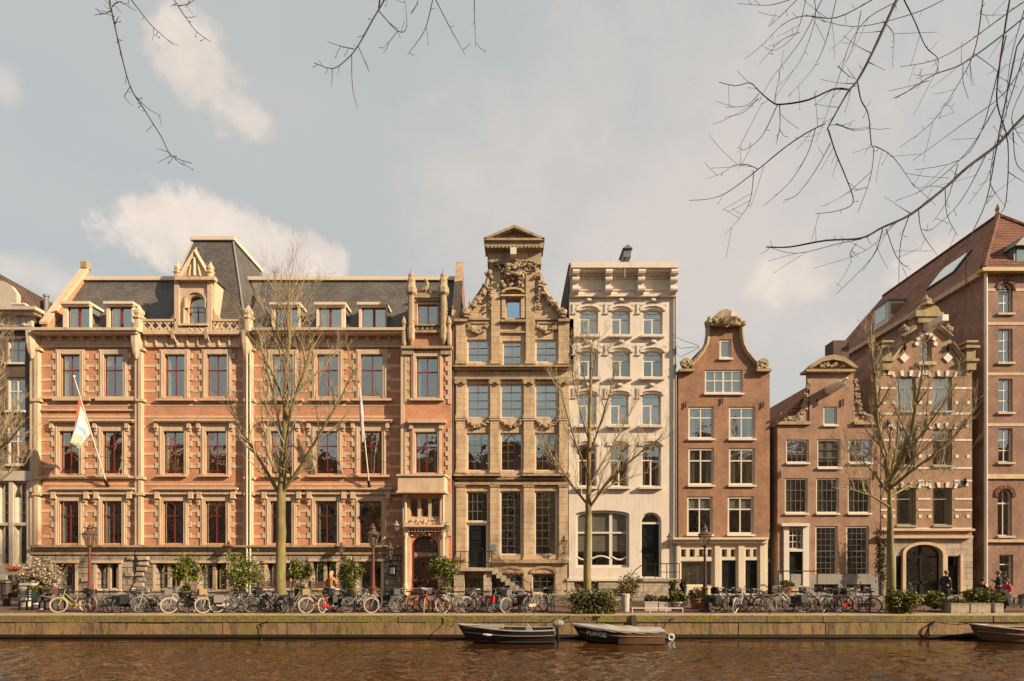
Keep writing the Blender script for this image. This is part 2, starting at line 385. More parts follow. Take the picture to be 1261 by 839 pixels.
# ---------------------------------------------------------------- facade helpers
def loop_px(x0, x1, y0, y1, arch=0, Y=35.0, inset=0):
    x0 += inset; x1 -= inset; y0 += inset; y1 -= inset
    if arch <= 0: return [(X(x0, Y), Z(y1, Y)), (X(x1, Y), Z(y1, Y)), (X(x1, Y), Z(y0, Y)), (X(x0, Y), Z(y0, Y))]
    pts = [(X(x0, Y), Z(y1, Y)), (X(x1, Y), Z(y1, Y))]
    c = (x0+x1)/2; a = (x1-x0)/2; n = 12
    for i in range(n+1):
        t = math.pi*i/n
        pts.append((X(c+a*math.cos(t), Y), Z(y0+arch-arch*math.sin(t), Y)))
    return pts
class Facade:
    def __init__(s, name, label, px0, px1, Y=35.0, cat='building'):
        s.Y = Y; s.px0 = px0; s.px1 = px1; s.holes = []
        s.root = thing(name, label, cat, (X((px0+px1)/2, Y), Y, 0))
        s.acc = {}
    def m(s, key): return s.acc.setdefault(key, MB())
    def b(s, key, x0, x1, y0, y1, proud=.05, back=.06, mb=None):
        mb = mb or s.m(key); Yc = s.Y-proud if proud > .2 else s.Y
        mb.box(X(x0, Yc), X(x1, Yc), s.Y-proud, s.Y+back, Z(y1, Yc), Z(y0, Yc)); return mb
    def flush(s, mats, keep=('stone_bands', 'quoins', 'rough_blocks')):
        for k, mb in s.acc.items():
            if k in keep: mb.build(k, mats[k], s.root); continue
            for p in split_mb(mb): p.build(k, mats[k], s.root)
        s.acc = {}
    def wall(s, name, pts, m, th=.45, front=0.0, holes=None):
        lo = [(X(a, s.Y), Z(b, s.Y)) for a, b in pts]
        zs = [p[1] for p in lo]; xs = [p[0] for p in lo]
        hs = []
        for h in s.holes:
            cx = sum(p[0] for p in h)/len(h); cz = sum(p[1] for p in h)/len(h)
            if min(xs) < cx < max(xs) and min(zs) < cz < max(zs): hs.append(h)
        return MB().prism([lo]+hs, s.Y-front, s.Y+th).build(name, m, s.root, recalc=False)
    def win(s, x0, x1, y0, y1, fm=None, fw=1.5, vs=(.5,), hs=(.36,), arch=0, mt=.6, sash=None, glass=None, dep=.12, curtain=None,
            sill=None, sillm=None, hole=True, name='window', sillp=.12, front=None, board=None, gb=None, reveal=False):
        Y = s.Y; yf = (Y if front is None else front)+dep
        if hole: s.holes.append(loop_px(x0, x1, y0, y1, arch, Y))
        fm = fm or WHITE
        fr = MB().prism([loop_px(x0-.3, x1+.3, y0-.3, y1+.3, arch, Y), loop_px(x0, x1, y0, y1, arch*.95, Y, fw)], Y+.004 if reveal else yf, yf+.12)
        xi0, xi1, yi0, yi1 = x0+fw, x1-fw, y0+fw, y1-fw
        g = fr if sash is None and gb is None else MB()
        if sash is not None:
            g.prism([loop_px(xi0-.2, xi1+.2, yi0-.2, yi1+.2, arch*.95, Y), loop_px(xi0, xi1, yi0, yi1, arch*.9, Y, .9)], yf+.03, yf+.1)
        for v in vs:
            if not isinstance(v, tuple): v = (v, 0, 1)
            c = xi0+(xi1-xi0)*v[0]; dx = abs(v[0]-.5)*2
            top = yi0+(arch*.95*(1-math.sqrt(max(0, 1-dx*dx))) if arch else 0)
            g.box(X(c-mt, Y), X(c+mt, Y), yf+.025, yf+.09, Z(yi0+(yi1-yi0)*v[2], Y), Z(max(top, yi0+(yi1-yi0)*v[1]), Y))
        for h in hs:
            if not isinstance(h, tuple): h = (h, mt*1.1)
            c = yi0+(yi1-yi0)*h[0]
            g.box(X(xi0-.2, Y), X(xi1+.2, Y), yf+.015, yf+.085, Z(c+h[1], Y), Z(c-h[1], Y))
        w = fr.build(name, fm, s.root, recalc=False)
        if sash is not None: g.build('sash', sash, w, recalc=False)
        elif gb is not None and (vs or hs): g.build('glazing_bars', gb, w, recalc=False)
        p = MB().prism([loop_px(xi0-.1, xi1+.1, yi0-.1, yi1+.1, arch*.9, Y)], yf+.05, yf+.056).build('pane', glass or GLASS, w, recalc=False)
        if curtain: s.curtain(w, xi0, xi1, yi0, yi1, yf+.13, curtain)
        if sill is not None:
            MB().box(X(x0-sill, Y), X(x1+sill, Y), Y-sillp, Y+.2, Z(y1+2.2, Y), Z(y1-.1, Y)).build('sill', sillm or fm, w)
        return w
    def curtain(s, w, x0, x1, y0, y1, y, kind):
        Y = s.Y; mb = MB()
        def sheet(a, b, t, bt):
            n = max(4, int((b-a)*1.6)); prev = None
            for i in range(n+1):
                u = a+(b-a)*i/n; yy = y+.05*math.sin(i*2.2)+.03*math.sin(i*1.1)
                cur = ((X(u, Y), yy, Z(bt, Y)), (X(u, Y), yy, Z(t, Y)))
                if prev: mb.quad(prev[0], cur[0], cur[1], prev[1])
                prev = cur
        k = kind[0]
        if k == 'sides': sheet(x0, x0+(x1-x0)*kind[1], y0, y1); sheet(x1-(x1-x0)*kind[1], x1, y0, y1)
        elif k == 'left': sheet(x0, x0+(x1-x0)*kind[1], y0, y1)
        elif k == 'right': sheet(x1-(x1-x0)*kind[1], x1, y0, y1)
        elif k == 'full': sheet(x0, x1, y0, y1)
        elif k == 'blind': mb.quad((X(x0, Y), y, Z(y0+(y1-y0)*kind[1], Y)), (X(x1, Y), y, Z(y0+(y1-y0)*kind[1], Y)), (X(x1, Y), y, Z(y0, Y)), (X(x0, Y), y, Z(y0, Y)))
        mb.build('roller_blind' if k == 'blind' else 'curtain', BLIND if k == 'blind' else CURT, w, recalc=False)
    def body(s, m, ytop, depth=12, x0=None, x1=None, name='side_wall', interior=True, ybase=735):
        Y = s.Y; a, b = X(x0 or s.px0, Y), X(x1 or s.px1, Y); zt = Z(ytop, Y); y0 = Y+.44
        mb = MB().box(a+.01, a+.3, y0, Y+depth, -.05, zt).box(b-.3, b-.01, y0, Y+depth, -.05, zt).box(a+.3, b-.3, Y+depth-.3, Y+depth, -.05, zt)
        mb.box(a+.3, b-.3, y0+.02, Y+depth-.3, zt-.2, zt-.02)
        mb.build(name, m, s.root)
        if interior:
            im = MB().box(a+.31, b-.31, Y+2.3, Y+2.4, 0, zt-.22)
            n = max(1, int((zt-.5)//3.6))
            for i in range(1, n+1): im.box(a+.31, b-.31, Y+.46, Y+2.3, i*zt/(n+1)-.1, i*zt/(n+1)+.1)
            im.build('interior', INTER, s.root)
def carving(mb, x0, x1, y0, y1, Y, proud=.12, n=30, r=.07, rr=None, festoon=False):
    rr = rr or rng
    for i in range(n):
        u = rr.random()
        if festoon:
            px = x0+(x1-x0)*u; py = y0+(y1-y0)*(.25+.55*math.sin(math.pi*u))+rr.uniform(-1, 1)*(y1-y0)*.16
        else: px = rr.uniform(x0, x1); py = rr.uniform(y0, y1)
        q = r*rr.uniform(.5, 1.3)
        mb.ball((X(px, Y), Y-proud*rr.uniform(.2, 1), Z(py, Y)), q, rr.uniform(.7, 1.5), .8, rr.uniform(.6, 1.4))
def volute(mb, cx, cz, r, y0, y1, turns=1.6, dirn=1):
    # coiled scroll seen from the front: a spiral strip of blocks
    n = 22; pts = []
    for i in range(n+1):
        t = i/n; a = dirn*t*turns*2*math.pi; q = r*(1-.8*t)
        pts.append((cx+q*math.cos(a), (y0+y1)/2-.001*i, cz+q*math.sin(a)))
    mb.tube(pts, [r*.24*(1-.5*i/n) for i in range(n+1)], 6)
    mb.ball((cx, (y0+y1)/2-.05, cz), r*.35)
    mb.tube([(cx, y0, cz), (cx, y1, cz)], r*.8, 12)
# ================================================================ SETTING: ground, quay, water
GY = 24.1      # far quay edge
pave = brick('pavement_brick', (.20, .105, .075), (.16, .085, .065), (.10, .075, .055), bw=.2, bh=.1, ms=.012, dirt=.35, axis='xy', bump=.3)
kerbm = mat('kerb_stone', (.30, .27, .23), .8, .15, 2, .2)
tag(MB().box(-600, 600, -500, 1500, -3.2, -2.6).build('ground', mat('ground_earth', (.10, .08, .05), .95)), kind='structure')
q = MB(); q.box(-300, 300, GY+.42, 600, -2.6, -.002)
tag(q.build('street', pave), kind='structure')
tag(MB().box(-300, 300, 32.3, 36, -.1, .11).build('pavement', brick('pavement_slabs', (.27, .22, .18), (.23, .185, .15), (.12, .1, .08), bw=.5, bh=.5, ms=.012, axis='xy', dirt=.3)), kind='structure')
tag(MB().box(-300, 300, 32.12, 32.298, -.1, .125).build('kerb', kerbm), kind='structure')
tag(MB().box(-300, 300, -80, 3, -2.6, 0).build('near_street', pave), kind='structure')
# water
def water():
    xs = np.concatenate([np.linspace(-60, -25, 90)[:-1], np.linspace(-25, 25, 760), np.linspace(25, 60, 90)[1:]]); ys = np.concatenate([np.linspace(3.0, 14, 90)[:-1], np.linspace(14, GY+.38, 215)]); nx, ny = len(xs), len(ys)
    Xg, Yg = np.meshgrid(xs, ys); Zg = np.zeros_like(Xg)
    r = np.random.RandomState(5)
    for i in range(64):
        lam = .26*1.042**i*(.9+.2*r.rand()); th = r.normal(1.4, .85)
        k = 2*math.pi/lam; A = .021*lam**.9*math.exp(-((math.log(lam)-math.log(.7))/.75)**2)+.0015*lam
        wx, wy = math.cos(th)*k, math.sin(th)*k*1.15
        ph = r.rand()*6.28
        Zg += A*.5*np.sin(wx*Xg+wy*Yg+ph+.8*np.sin(.9*Xg*r.rand()+1.3*Yg*r.rand()+r.rand()*6))
    patch = .8+.45*np.sin(.35*Xg+1.1*np.sin(.2*Yg))*np.sin(.5*Yg+.3*Xg)
    calm = np.clip((22.6-Yg)/3.4, .10, 1)
    Zg *= patch*calm
    Zg[-1, :] = 0
    v = np.stack([Xg.ravel(), Yg.ravel(), (Zg-1.0).ravel()], 1)
    idx = np.arange(nx*ny).reshape(ny, nx)
    f = np.stack([idx[:-1, :-1].ravel(), idx[:-1, 1:].ravel(), idx[1:, 1:].ravel(), idx[1:, :-1].ravel()], 1)
    me = bpy.data.meshes.new('canal_water'); me.vertices.add(len(v)); me.vertices.foreach_set('co', v.ravel())
    me.loops.add(f.size); me.loops.foreach_set('vertex_index', f.ravel().astype(np.int32))
    me.polygons.add(len(f)); me.polygons.foreach_set('loop_start', np.arange(0, f.size, 4, dtype=np.int32))
    me.polygons.foreach_set('use_smooth', [True]*len(f)); me.update(calc_edges=True)
    m, nt, N, L, P = nodes_of('canal_water')
    tc = N.new('ShaderNodeTexCoord'); O = tc.outputs['Object']
    c = mixc(N, L, ramp(N, L, noise(N, L, O, .25, 4), .35, .65), (.036, .0145, .004), (.056, .023, .006))
    L.new(c, P.inputs['Base Color']); P.inputs['Roughness'].default_value = .03; P.inputs['IOR'].default_value = 1.5
    P.inputs['Specular IOR Level'].default_value = 1.0; P.inputs['Specular Tint'].default_value = (1, .78, .56, 1)
    b = N.new('ShaderNodeBump'); b.inputs['Strength'].default_value = .10; b.inputs['Distance'].default_value = .05
    L.new(noise(N, L, O, 6.5, 4, .5, (.7, 1.3, 1)), b.inputs['Height']); L.new(b.outputs[0], P.inputs['Normal'])
    me.materials.append(m)
    o = bpy.data.objects.new('canal_water', me); COL.objects.link(o); tag(o, kind='structure')
water()
# quay wall, one thing: coping, face, beam painted dark as the shaded gap
def quay_mat():
    m, nt, N, L, P = nodes_of('quay_wall_face')
    tc = N.new('ShaderNodeTexCoord'); O = tc.outputs['Object']
    s = N.new('ShaderNodeSeparateXYZ'); L.new(O, s.inputs[0])
    cb = N.new('ShaderNodeCombineXYZ'); L.new(s.outputs[0], cb.inputs[0]); L.new(s.outputs[2], cb.inputs[1])
    br = N.new('ShaderNodeTexBrick'); L.new(cb.outputs[0], br.inputs['Vector'])
    br.inputs['Color1'].default_value = (.25, .155, .09, 1); br.inputs['Color2'].default_value = (.19, .12, .075, 1); br.inputs['Mortar'].default_value = (.19, .14, .085, 1)
    br.inputs['Scale'].default_value = 1; br.inputs['Brick Width'].default_value = .22; br.inputs['Row Height'].default_value = .07; br.inputs['Mortar Size'].default_value = .008
    stain = ramp(N, L, noise(N, L, O, .9, 8, .75, (1.2, 1, .5)), .42, .58)
    c = mixc(N, L, stain, br.outputs['Color'], (.33, .20, .085))
    g = ramp(N, L, noise(N, L, O, .35, 8, .75), .48, .60)
    c = mixc(N, L, g, c, (.20, .155, .045))
    dk = ramp(N, L, noise(N, L, O, 1.3, 8, .8, (3, 1, .5)), .50, .62)
    c = mixc(N, L, dk, c, (.075, .045, .028))
    wt = ramp(N, L, noise(N, L, O, 1.5, 6, .75, (5, 1, .25)), .60, .70)
    c = mixc(N, L, wt, c, (.42, .32, .22))
    L.new(c, P.inputs['Base Color']); P.inputs['Roughness'].default_value = .85
    b = N.new('ShaderNodeBump'); b.inputs['Strength'].default_value = .6; b.inputs['Distance'].default_value = .04
    L.new(noise(N, L, O, 9, 6), b.inputs['Height']); L.new(b.outputs[0], P.inputs['Normal']); return m
qm = quay_mat()
def moss_mat():
    m, nt, N, L, P = nodes_of('moss_strip'); tc = N.new('ShaderNodeTexCoord'); O = tc.outputs['Object']
    c = mixc(N, L, ramp(N, L, noise(N, L, O, 6, 6, .7), .35, .65), (.13, .10, .025), (.27, .225, .04))
    c = mixc(N, L, ramp(N, L, noise(N, L, O, .55, 7, .75), .47, .58), c, (.19, .125, .075))
    c = mixc(N, L, ramp(N, L, noise(N, L, O, 2.2, 8, .8, (1.5, 1, 2.5)), .56, .66), c, (.055, .04, .022))
    L.new(c, P.inputs['Base Color']); P.inputs['Roughness'].default_value = .95
    b = N.new('ShaderNodeBump'); b.inputs['Strength'].default_value = 1; b.inputs['Distance'].default_value = .05
    L.new(noise(N, L, O, 12, 6, .7), b.inputs['Height']); L.new(b.outputs[0], P.inputs['Normal']); return m
mossm = moss_mat()
qw = thing('quay_wall', 'long brick canal quay wall with mossy stone edge above the brown water', 'quay wall', (0, GY, 0))
wf_ = MB(); x = -150; qr = random.Random(9)
while x < 150:
    w_ = qr.uniform(3.5, 7); x1 = min(150, x+w_-.03); o_ = qr.uniform(-.015, .02); wf_.box(x, x1, GY+o_, GY+.45, -.84, -.31); x = x1+.03
wf_.box(-150, 150, GY+.1, GY+.44, -.839, -.312); wf_.build('wall_face', qm, qw)
MB().box(-150, 150, GY+.16, GY+.45, -2.2, -.841).build('footing', mat('wet_timber', (.03, .022, .016), .6, .3), qw)
e = MB()
x = -150
while x < 150:
    e.box(x, min(150, x+1.19), GY-.035+rng.uniform(-.012, .012), GY+.45, -.309, -.045+rng.uniform(-.01, .006)); x += 1.2
e.build('coping', mossm, qw)
e = MB(); x = -150
while x < 150:
    e.box(x, min(150, x+1.79), GY-.02+rng.uniform(-.01, .01), GY+.5, -.044, .012+rng.uniform(-.008, .008)); x += 1.8
e.build('kerb_edge', mat('worn_edge_stone', (.42, .33, .20), .85, .25, 1.3, .4, dirt=.3, dirtcol=(.2, .15, .05)), qw)
MB().box(-150, 150, GY-.05, GY+.3, -.96, -.86).build('shaded_gap_beam', mat('painted_gap_shade', (.022, .016, .011), .7, .4, 2, .3), qw)  # near-black colour stands in for the shade of the recess above the waterline
MB().box(-300, 300, 2.6, 3.15, -2.5, .06).build('near_quay_wall', qm)
tag(bpy.data.objects['near_quay_wall'], 'low quay wall edge of the near bank behind the viewpoint', 'quay wall')
# tufts of grass growing along the edge
def tufts():
    mb = MB(); r = random.Random(3)
    for i in range(2600):
        x = r.uniform(-26, 26)
        if math.sin(x*1.7)+math.sin(x*.53+1)+r.uniform(-1, 1) < .3: continue
        y = GY+r.uniform(.0, .5)*(1 if r.random() < .7 else -.04); z = .0 if y > GY else -.1-r.random()*.15
        h = r.uniform(.03, .12); a = r.uniform(0, 3.14); w = r.uniform(.008, .02)
        dx, dy = math.cos(a)*w, math.sin(a)*w; lx, ly = r.uniform(-.05, .05), r.uniform(-.06, .03)
        n = len(mb.v); mb.v += [(x-dx, y-dy, z), (x+dx, y+dy, z), (x+lx, y+ly, z+h)]; mb.f.append((n, n+1, n+2))
    o = mb.build('edge_grass', mat('dry_grass', (.20, .18, .04), .9, .4, 3, 0, island=.4), recalc=False)
    tag(o, 'short moss and grass tufts along the quay edge', 'grass', kind='stuff')
tufts()
# ================================================================ HOTEL (long red brick and sandstone building)
H = Facade('brick_building', 'long orange brick building with cream stone bands and a slate mansard tower roof', 40, 558)
HY0 = 735
red = dict(fm=STONE, sash=RED, fw=.8, mt=.55, reveal=True)
def surround(f, x0, x1, y0, y1, wl=5.8, wr=5.8, top=6, proud=.06, quoin=True, key='stone_surround'):
    b = f.b
    b(key, x0-wl, x0, y0-top, y1+1.5, proud); b(key, x1, x1+wr, y0-top, y1+1.5, proud); b(key, x0+.02, x1-.02, y0-top, y0, proud-.005)
    b(key, x0-wl+2, x0-wl+3.2, y0-top+2, y1, proud+.03); b(key, x1+wr-3.2, x1+wr-2, y0-top+2, y1, proud+.03)
    if quoin:
        k = 0; y = y0-1
        while y+6 < y1:
            if k % 2 == 0:
                b('quoins', x0-wl-4, x0-wl-.02, y, y+6.5, .05); b('quoins', x1+wr+.02, x1+wr+4, y, y+6.5, .05)
            y += 6.7; k += 1
cols = [(75, 99), (128, 152), (203, 228), (255, 280), (335, 361), (390.5, 417), (444.5, 471.5)]
cur_r = random.Random(4)
for i, (a, b_) in enumerate(cols):
    H.win(a-.8, b_+.5, 436.5, 489, hs=(.36,), curtain=[('left', .25), ('blind', .25), ('sides', .2), None, ('left', .3), ('blind', .3), ('right', .35)][i], dep=.1, **red)
    surround(H, a, b_, 436.5, 489)
    H.b('sills', a-11, b_+11, 490.6, 493.2, .22)
    a2, b2 = a-1.5, b_-1
    H.win(a2-.8, b2+.5, 531, 584, hs=(.34, (.93, .5)), curtain=[None, ('left', .2), ('sides', .15), None, ('left', .4), None, ('right', .25)][i], dep=.1, **red)
    surround(H, a2, b2, 531, 584, top=12)
    H.b('window_cornice', a2-13.5, b2+12.5, 516.5, 518.6, .30); H.b('window_cornice', a2-13, b2+12, 518.6, 520.4, .24)
    for xx in (a2-10, b2+5): H.b('window_cornice', xx, xx+4.5, 520.5, 528, .2); H.b('window_cornice', xx+.8, xx+3.7, 528, 531, .12)
    if i != 2 and i != 3: H.b('sills', a2-10, b2+10, 585.4, 588, .2)
    else: H.b('sills', a2-7, b2+4, 585.4, 587.5, .2)
    a3, b3 = a-2, b_-1.5
    H.win(a3-.8, b3+.5, 617, 670, hs=(.34,), curtain=[('left', .3), ('left', .25), None, ('blind', .1), None, ('sides', .18), None][i], dep=.1, **red)
    surround(H, a3, b3, 617, 670, top=11)
    H.b('window_cornice', a3-14, b3+13, 600.6, 602.8, .34); H.b('window_cornice', a3-13, b3+12, 602.8, 605.6, .22)
    for xx in (a3-11, b3+5): H.b('window_cornice', xx, xx+5.5, 605.8, 614, .24); H.b('window_cornice', xx+.8, xx+4.6, 614, 618, .14)
# bay of the entrance, projecting
BP = .45
def bay_b(key, x0, x1, y0, y1, proud=.05, back=.06): H.b(key, x0, x1, y0, y1, proud+BP, back-BP)
bayY = 35-BP
bay = Facade.__new__(Facade); bay.Y = bayY; bay.px0 = 496; bay.px1 = 556; bay.holes = []; bay.root = H.root; bay.acc = {}
bay.win(512, 540, 439, 490, hs=(.36,), curtain=('left', .2), dep=.15, **red)
bay.win(511, 539, 532, 583, hs=((.36, .9),), curtain=('sides', .2), dep=.15, **red)
for (a, b_) in ((506, 514.5), (518.5, 527.5), (531.5, 540.5)):
    bay.win(a, b_, 614.5, 636, arch=4, fm=STONE, fw=.4, vs=(), hs=(), dep=.2)
# portal door
bay.holes.append(loop_px(506, 539.5, 660, 736, 15, bayY))
bay.wall('bay_wall', [(495.5, 735), (556, 735), (556, 405), (495.5, 405)], HBRICK, th=.6)
for (yy0, yy1) in ((439, 490), (532, 583)):
    surround(bay, 512-(yy0 > 500), 540-(yy0 > 500), yy0, yy1, wl=5, wr=5, top=6+6*(yy0 > 500), quoin=False, key='stone_surround')
    k = 0; y = yy0-5
    while y < yy1+4:
        for (s0, s1) in ((497.2, 501), (551.5, 555.8)):
            w = 3 if k % 2 else 0
            bay.b('quoins', s0, s1+w if s0 < 520 else s1, y, y+5.6, .05) if s0 < 520 else bay.b('quoins', s0-w, s1, y, y+5.6, .05)
        y += 5.8; k += 1
bay.b('window_cornice', 502, 549, 516.5, 520.5, .3)
for xx in (504.5, 541): bay.b('window_cornice', xx, xx+4.5, 520.5, 529, .18)
bay.b('sills', 505, 547, 491.5, 494, .18)
# stone casing of lower bay
for (x0, x1, y0, y1, p) in ((496.5, 505, 608, 660, .12), (541.5, 556, 608, 660, .12), (505, 541.5, 608, 614, .1), (505, 541.5, 637, 646, .1),
                            (498, 505.5, 660, 735, .14), (540, 552, 660, 735, .14), (505.5, 540, 646, 655, .12), (514.5, 518.5, 614, 637, .08), (527.5, 531.5, 614, 637, .08)):
    bay.b('portal_stone', x0, x1, y0, y1, p)
bay.b('portal_stone', 499, 549, 646.5, 649, .5); bay.b('portal_stone', 500, 548, 649, 651, .38)
for k in range(11): bay.b('portal_stone', 502+k*4.1, 504.2+k*4.1, 651.2, 655, .3)
for cxp in (500.5, 546.5):
    bay.m('portal_columns').lathe((X(cxp, bayY), bayY-.32, 0), [(.15, 0), (.15, Z(720)), (.1, Z(718)), (.095, Z(664)), (.14, Z(661)), (.17, Z(657))], 10)
    bay.m('portal_columns').lathe((X(cxp, bayY), bayY-.3, 0), [(.12, Z(644)), (.08, Z(642)), (.08, Z(616)), (.13, Z(612)), (.15, Z(609))], 10)
carving(bay.m('carved_panel'), 507, 538, 639, 645.5, bayY, .18, 46, .05)
carving(bay.m('carved_panel'), 506, 540, 655.5, 660, bayY, .2, 30, .05)
bay.flush(dict(stone_surround=STONE, quoins=STONE, window_cornice=STONE, sills=STONE, portal_stone=STONE, portal_columns=STONE, carved_panel=STONE))
# oriel box balcony
ob = MB().prism([[(X(497, 35), 35-.35), (X(494.5), 35-1.15), (X(549.5), 35-1.15), (X(552.5), 35-.35)]], Z(605, 34), Z(587, 34), 'z')
ob.prism([[(X(495.5), 35-.35), (X(493), 35-1.25), (X(551), 35-1.25), (X(554), 35-.35)]], Z(607.5, 34), Z(605.1, 34), 'z')
ob.prism([[(X(495.5), 35-.35), (X(493), 35-1.25), (X(551), 35-1.25), (X(554), 35-.35)]], Z(586.9, 34), Z(584.6, 34), 'z')
ob.build('balcony_box', STONE, H.root)
# portal door leaf
bd = MB(); yy = bayY+.35
bd.prism([loop_px(506, 539.5, 660, 735, 15, bayY), loop_px(506, 539.5, 660, 735, 15, bayY, 1.8)], yy, yy+.1)
for (a, b_, c, d) in ((507, 539, 686, 688.5), (507, 539, 678, 680), (521.6, 524, 688, 735), (507, 539, 714, 716.5), (512, 513, 662, 678), (532, 533, 662, 678), (507, 539, 730, 735)):
    bd.box(X(a, bayY), X(b_, bayY), yy-.01, yy+.08, Z(d, bayY), Z(c, bayY))
dd = bd.build('entrance_door', RED, H.root)
MB().prism([loop_px(507, 538.5, 661, 734, 14, bayY)], yy+.04, yy+.046).build('pane', GLASS, dd, recalc=False)
MB().box(X(509, bayY), X(537, bayY), yy-.03, yy-.015, Z(685.5, bayY), Z(680.5, bayY)).build('glass_sign', mat('green_grey_enamel', (.26, .29, .2), .4), dd)
MB().ball((X(521, bayY), yy-.06, 1.05), .05).ball((X(524.5, bayY), yy-.06, 1.05), .05).build('handle', mat('brass', (.5, .35, .12), .3, metal=.9), dd)
# brick wall
H.wall('brick_wall', [(40, 683), (500, 683), (500, 405), (556.4, 405), (556.4, 383), (40, 383)] if False else [(40.5, 672), (500, 672), (500, 404), (40.5, 404)], HBRICK)
# plinth with basement windows
gw = [(70, 94, 694, 731, 'd'), (120.5, 147.5, 694, 725, 'w'), (193, 223, 694, 725, 'w'), (247, 280, 694, 726, 'w'), (330, 358, 694, 724, 'w'), (386, 414.5, 692, 724, 'w'), (441.5, 469.5, 692, 734, 'd')]
for (a, b_, c, d, k) in gw:
    if k == 'd': H.win(a, b_, c, d, fm=GREYW, vs=(.62,) if a < 100 else (.5,), hs=(), dep=.3, name='basement_door', mt=.9)
    else:
        H.win(a, b_, c, d, fm=GREYW, fw=1.2, vs=(.18, .5, .82), hs=(), dep=.3, name='basement_window', mt=.6)
        H.b('basement_mullions', (a+b_)/2-1.8, (a+b_)/2+1.8, c, d, -.02, .3)
    H.b('basement_lintels', a-5, b_+5, c-3.6, c-.6, .2); H.b('basement_lintels', a-3.5, a-.1, c-.6, d+1, .12); H.b('basement_lintels', b_+.1, b_+3.5, c-.6, d+1, .12)
    if k == 'w': H.b('basement_lintels', a-4, b_+4, d+.2, d+2.6, .2)
H.wall('rusticated_plinth', [(40.5, 736), (497.2, 736), (497.2, 672.1), (40.5, 672.1)], RUST, front=.1, th=.6)
# individual rough blocks standing proud of the plinth
rr = random.Random(8)
hg = [(a-6, b_+6, c-5, d+4) for a, b_, c, d, k in gw]
y = 684.5
row = 0
while y < 728:
    x = 42+(row % 2)*6; hh = 6.6
    while x < 494:
        w = rr.uniform(10, 17)
        x1 = min(495, x+w-.7)
        if not any(x < q[1] and x1 > q[0] and y < q[3] and y+hh > q[2] for q in hg) and rr.random() < .93:
            n = len(H.m('rough_blocks').v); p = rr.uniform(.14, .24)
            mb = H.b('rough_blocks', x, x1, y, y+hh-.7, p, 0)
            # chamfer the face inwards for a pillow look
            for vi in range(n, n+8):
                vx, vy, vz = mb.v[vi]
                if vy < 35-p+.001:
                    cxm = (X(x)+X(x1))/2; czm = (Z(y)+Z(y+hh))/2
                    mb.v[vi] = (vx+(cxm-vx)*rr.uniform(.1, .35), vy+rr.uniform(-.05, .03), vz+(czm-vz)*rr.uniform(.2, .5))
        x += w
    y += hh; row += 1
H.b('plinth_cornice', 39, 496.5, 671.5, 674, .42); H.b('plinth_cornice', 39.5, 496.5, 674, 678, .26); H.b('plinth_cornice', 40, 496.5, 678, 683, .17)
# string courses and bands
for (x0, x1) in ((42, 169), (175, 301), (311, 496)):
    H.b('string_course', x0-(2 if x0 == 42 else 0), x1, 606.5, 609.2, .2)
    H.b('string_course', x0, x1, 425.5, 428.5, .14)
H.b('string_course', 40, 169, 489.2, 492, .17); H.b('string_course', 42, 169, 504.8, 506.5, .12)
H.b('string_course', 40, 169, 586.6, 589.4, .16)
occ = []
for a, b_ in cols: occ += [(a-8, b_+8)]
def bands(ylist, occ, x_lo=42, x_hi=496, h=3.6):
    for y in ylist:
        segs = []; x = x_lo
        for (a, b_) in sorted(occ)+[(x_hi, x_hi)]:
            if a > x: segs.append((x, a))
            x = max(x, b_)
        for s0, s1 in segs:
            H.b('stone_bands', s0, s1, y, y+h, .022)
bands([449, 466, 480], occ); bands([524, 540, 557, 573], occ); bands([613, 627.5, 643.5, 659], occ)
bands([512, 498], [], h=2.6); bands([595.5], [], h=2.2)
# corner piers and pilasters
for (a, b_) in ((40, 48), (168.6, 175.4), (301, 311.5)):
    H.b('pilaster', a, b_, 418, 672, .2); H.b('pilaster', a+1.5, b_-1.5, 410, 671, .26); 
    for y in (428, 491, 587, 607): H.b('pilaster', a-1, b_+1, y, y+3, .32)
H.b('pilaster', 493.5, 498, 425, 607, .5, .3)
# cornice with brackets
for (x0, x1) in ((42, 168), (311, 497)):
    H.b('cornice', x0-2, x1, 403.2, 406.5, .78); H.b('cornice', x0-1, x1, 406.5, 410.6, .66); H.b('cornice', x0, x1, 410.6, 425, .1)
    x = x0+6
    while x < x1-8:
        mb = H.m('cornice_brackets')
        mb.prism([[(35.02, Z(411)), (35-.58, Z(411)), (35-.56, Z(414)), (35-.25, Z(416.5)), (35-.16, Z(421)), (35.02, Z(422.5))]], X(x), X(x+4.4), 'x')
        x += 13.4
H.b('cornice', 175.5, 301, 407.6, 411.5, .45); H.b('cornice', 175.5, 301, 411.5, 425.5, .12)
for k in range(10): H.b('cornice', 179+k*12.9-.9, 179+k*12.9+.9, 412, 425.4, .22)
H.b('cornice', 175.5, 301, 411.5, 413.4, .22)
for xb in (217.5, 258.5): H.m('cornice_brackets').prism([[(35.02, Z(411)), (34.5, Z(411)), (34.6, Z(420)), (34.8, Z(424)), (35.02, Z(425))]], X(xb-2), X(xb+2), 'x')
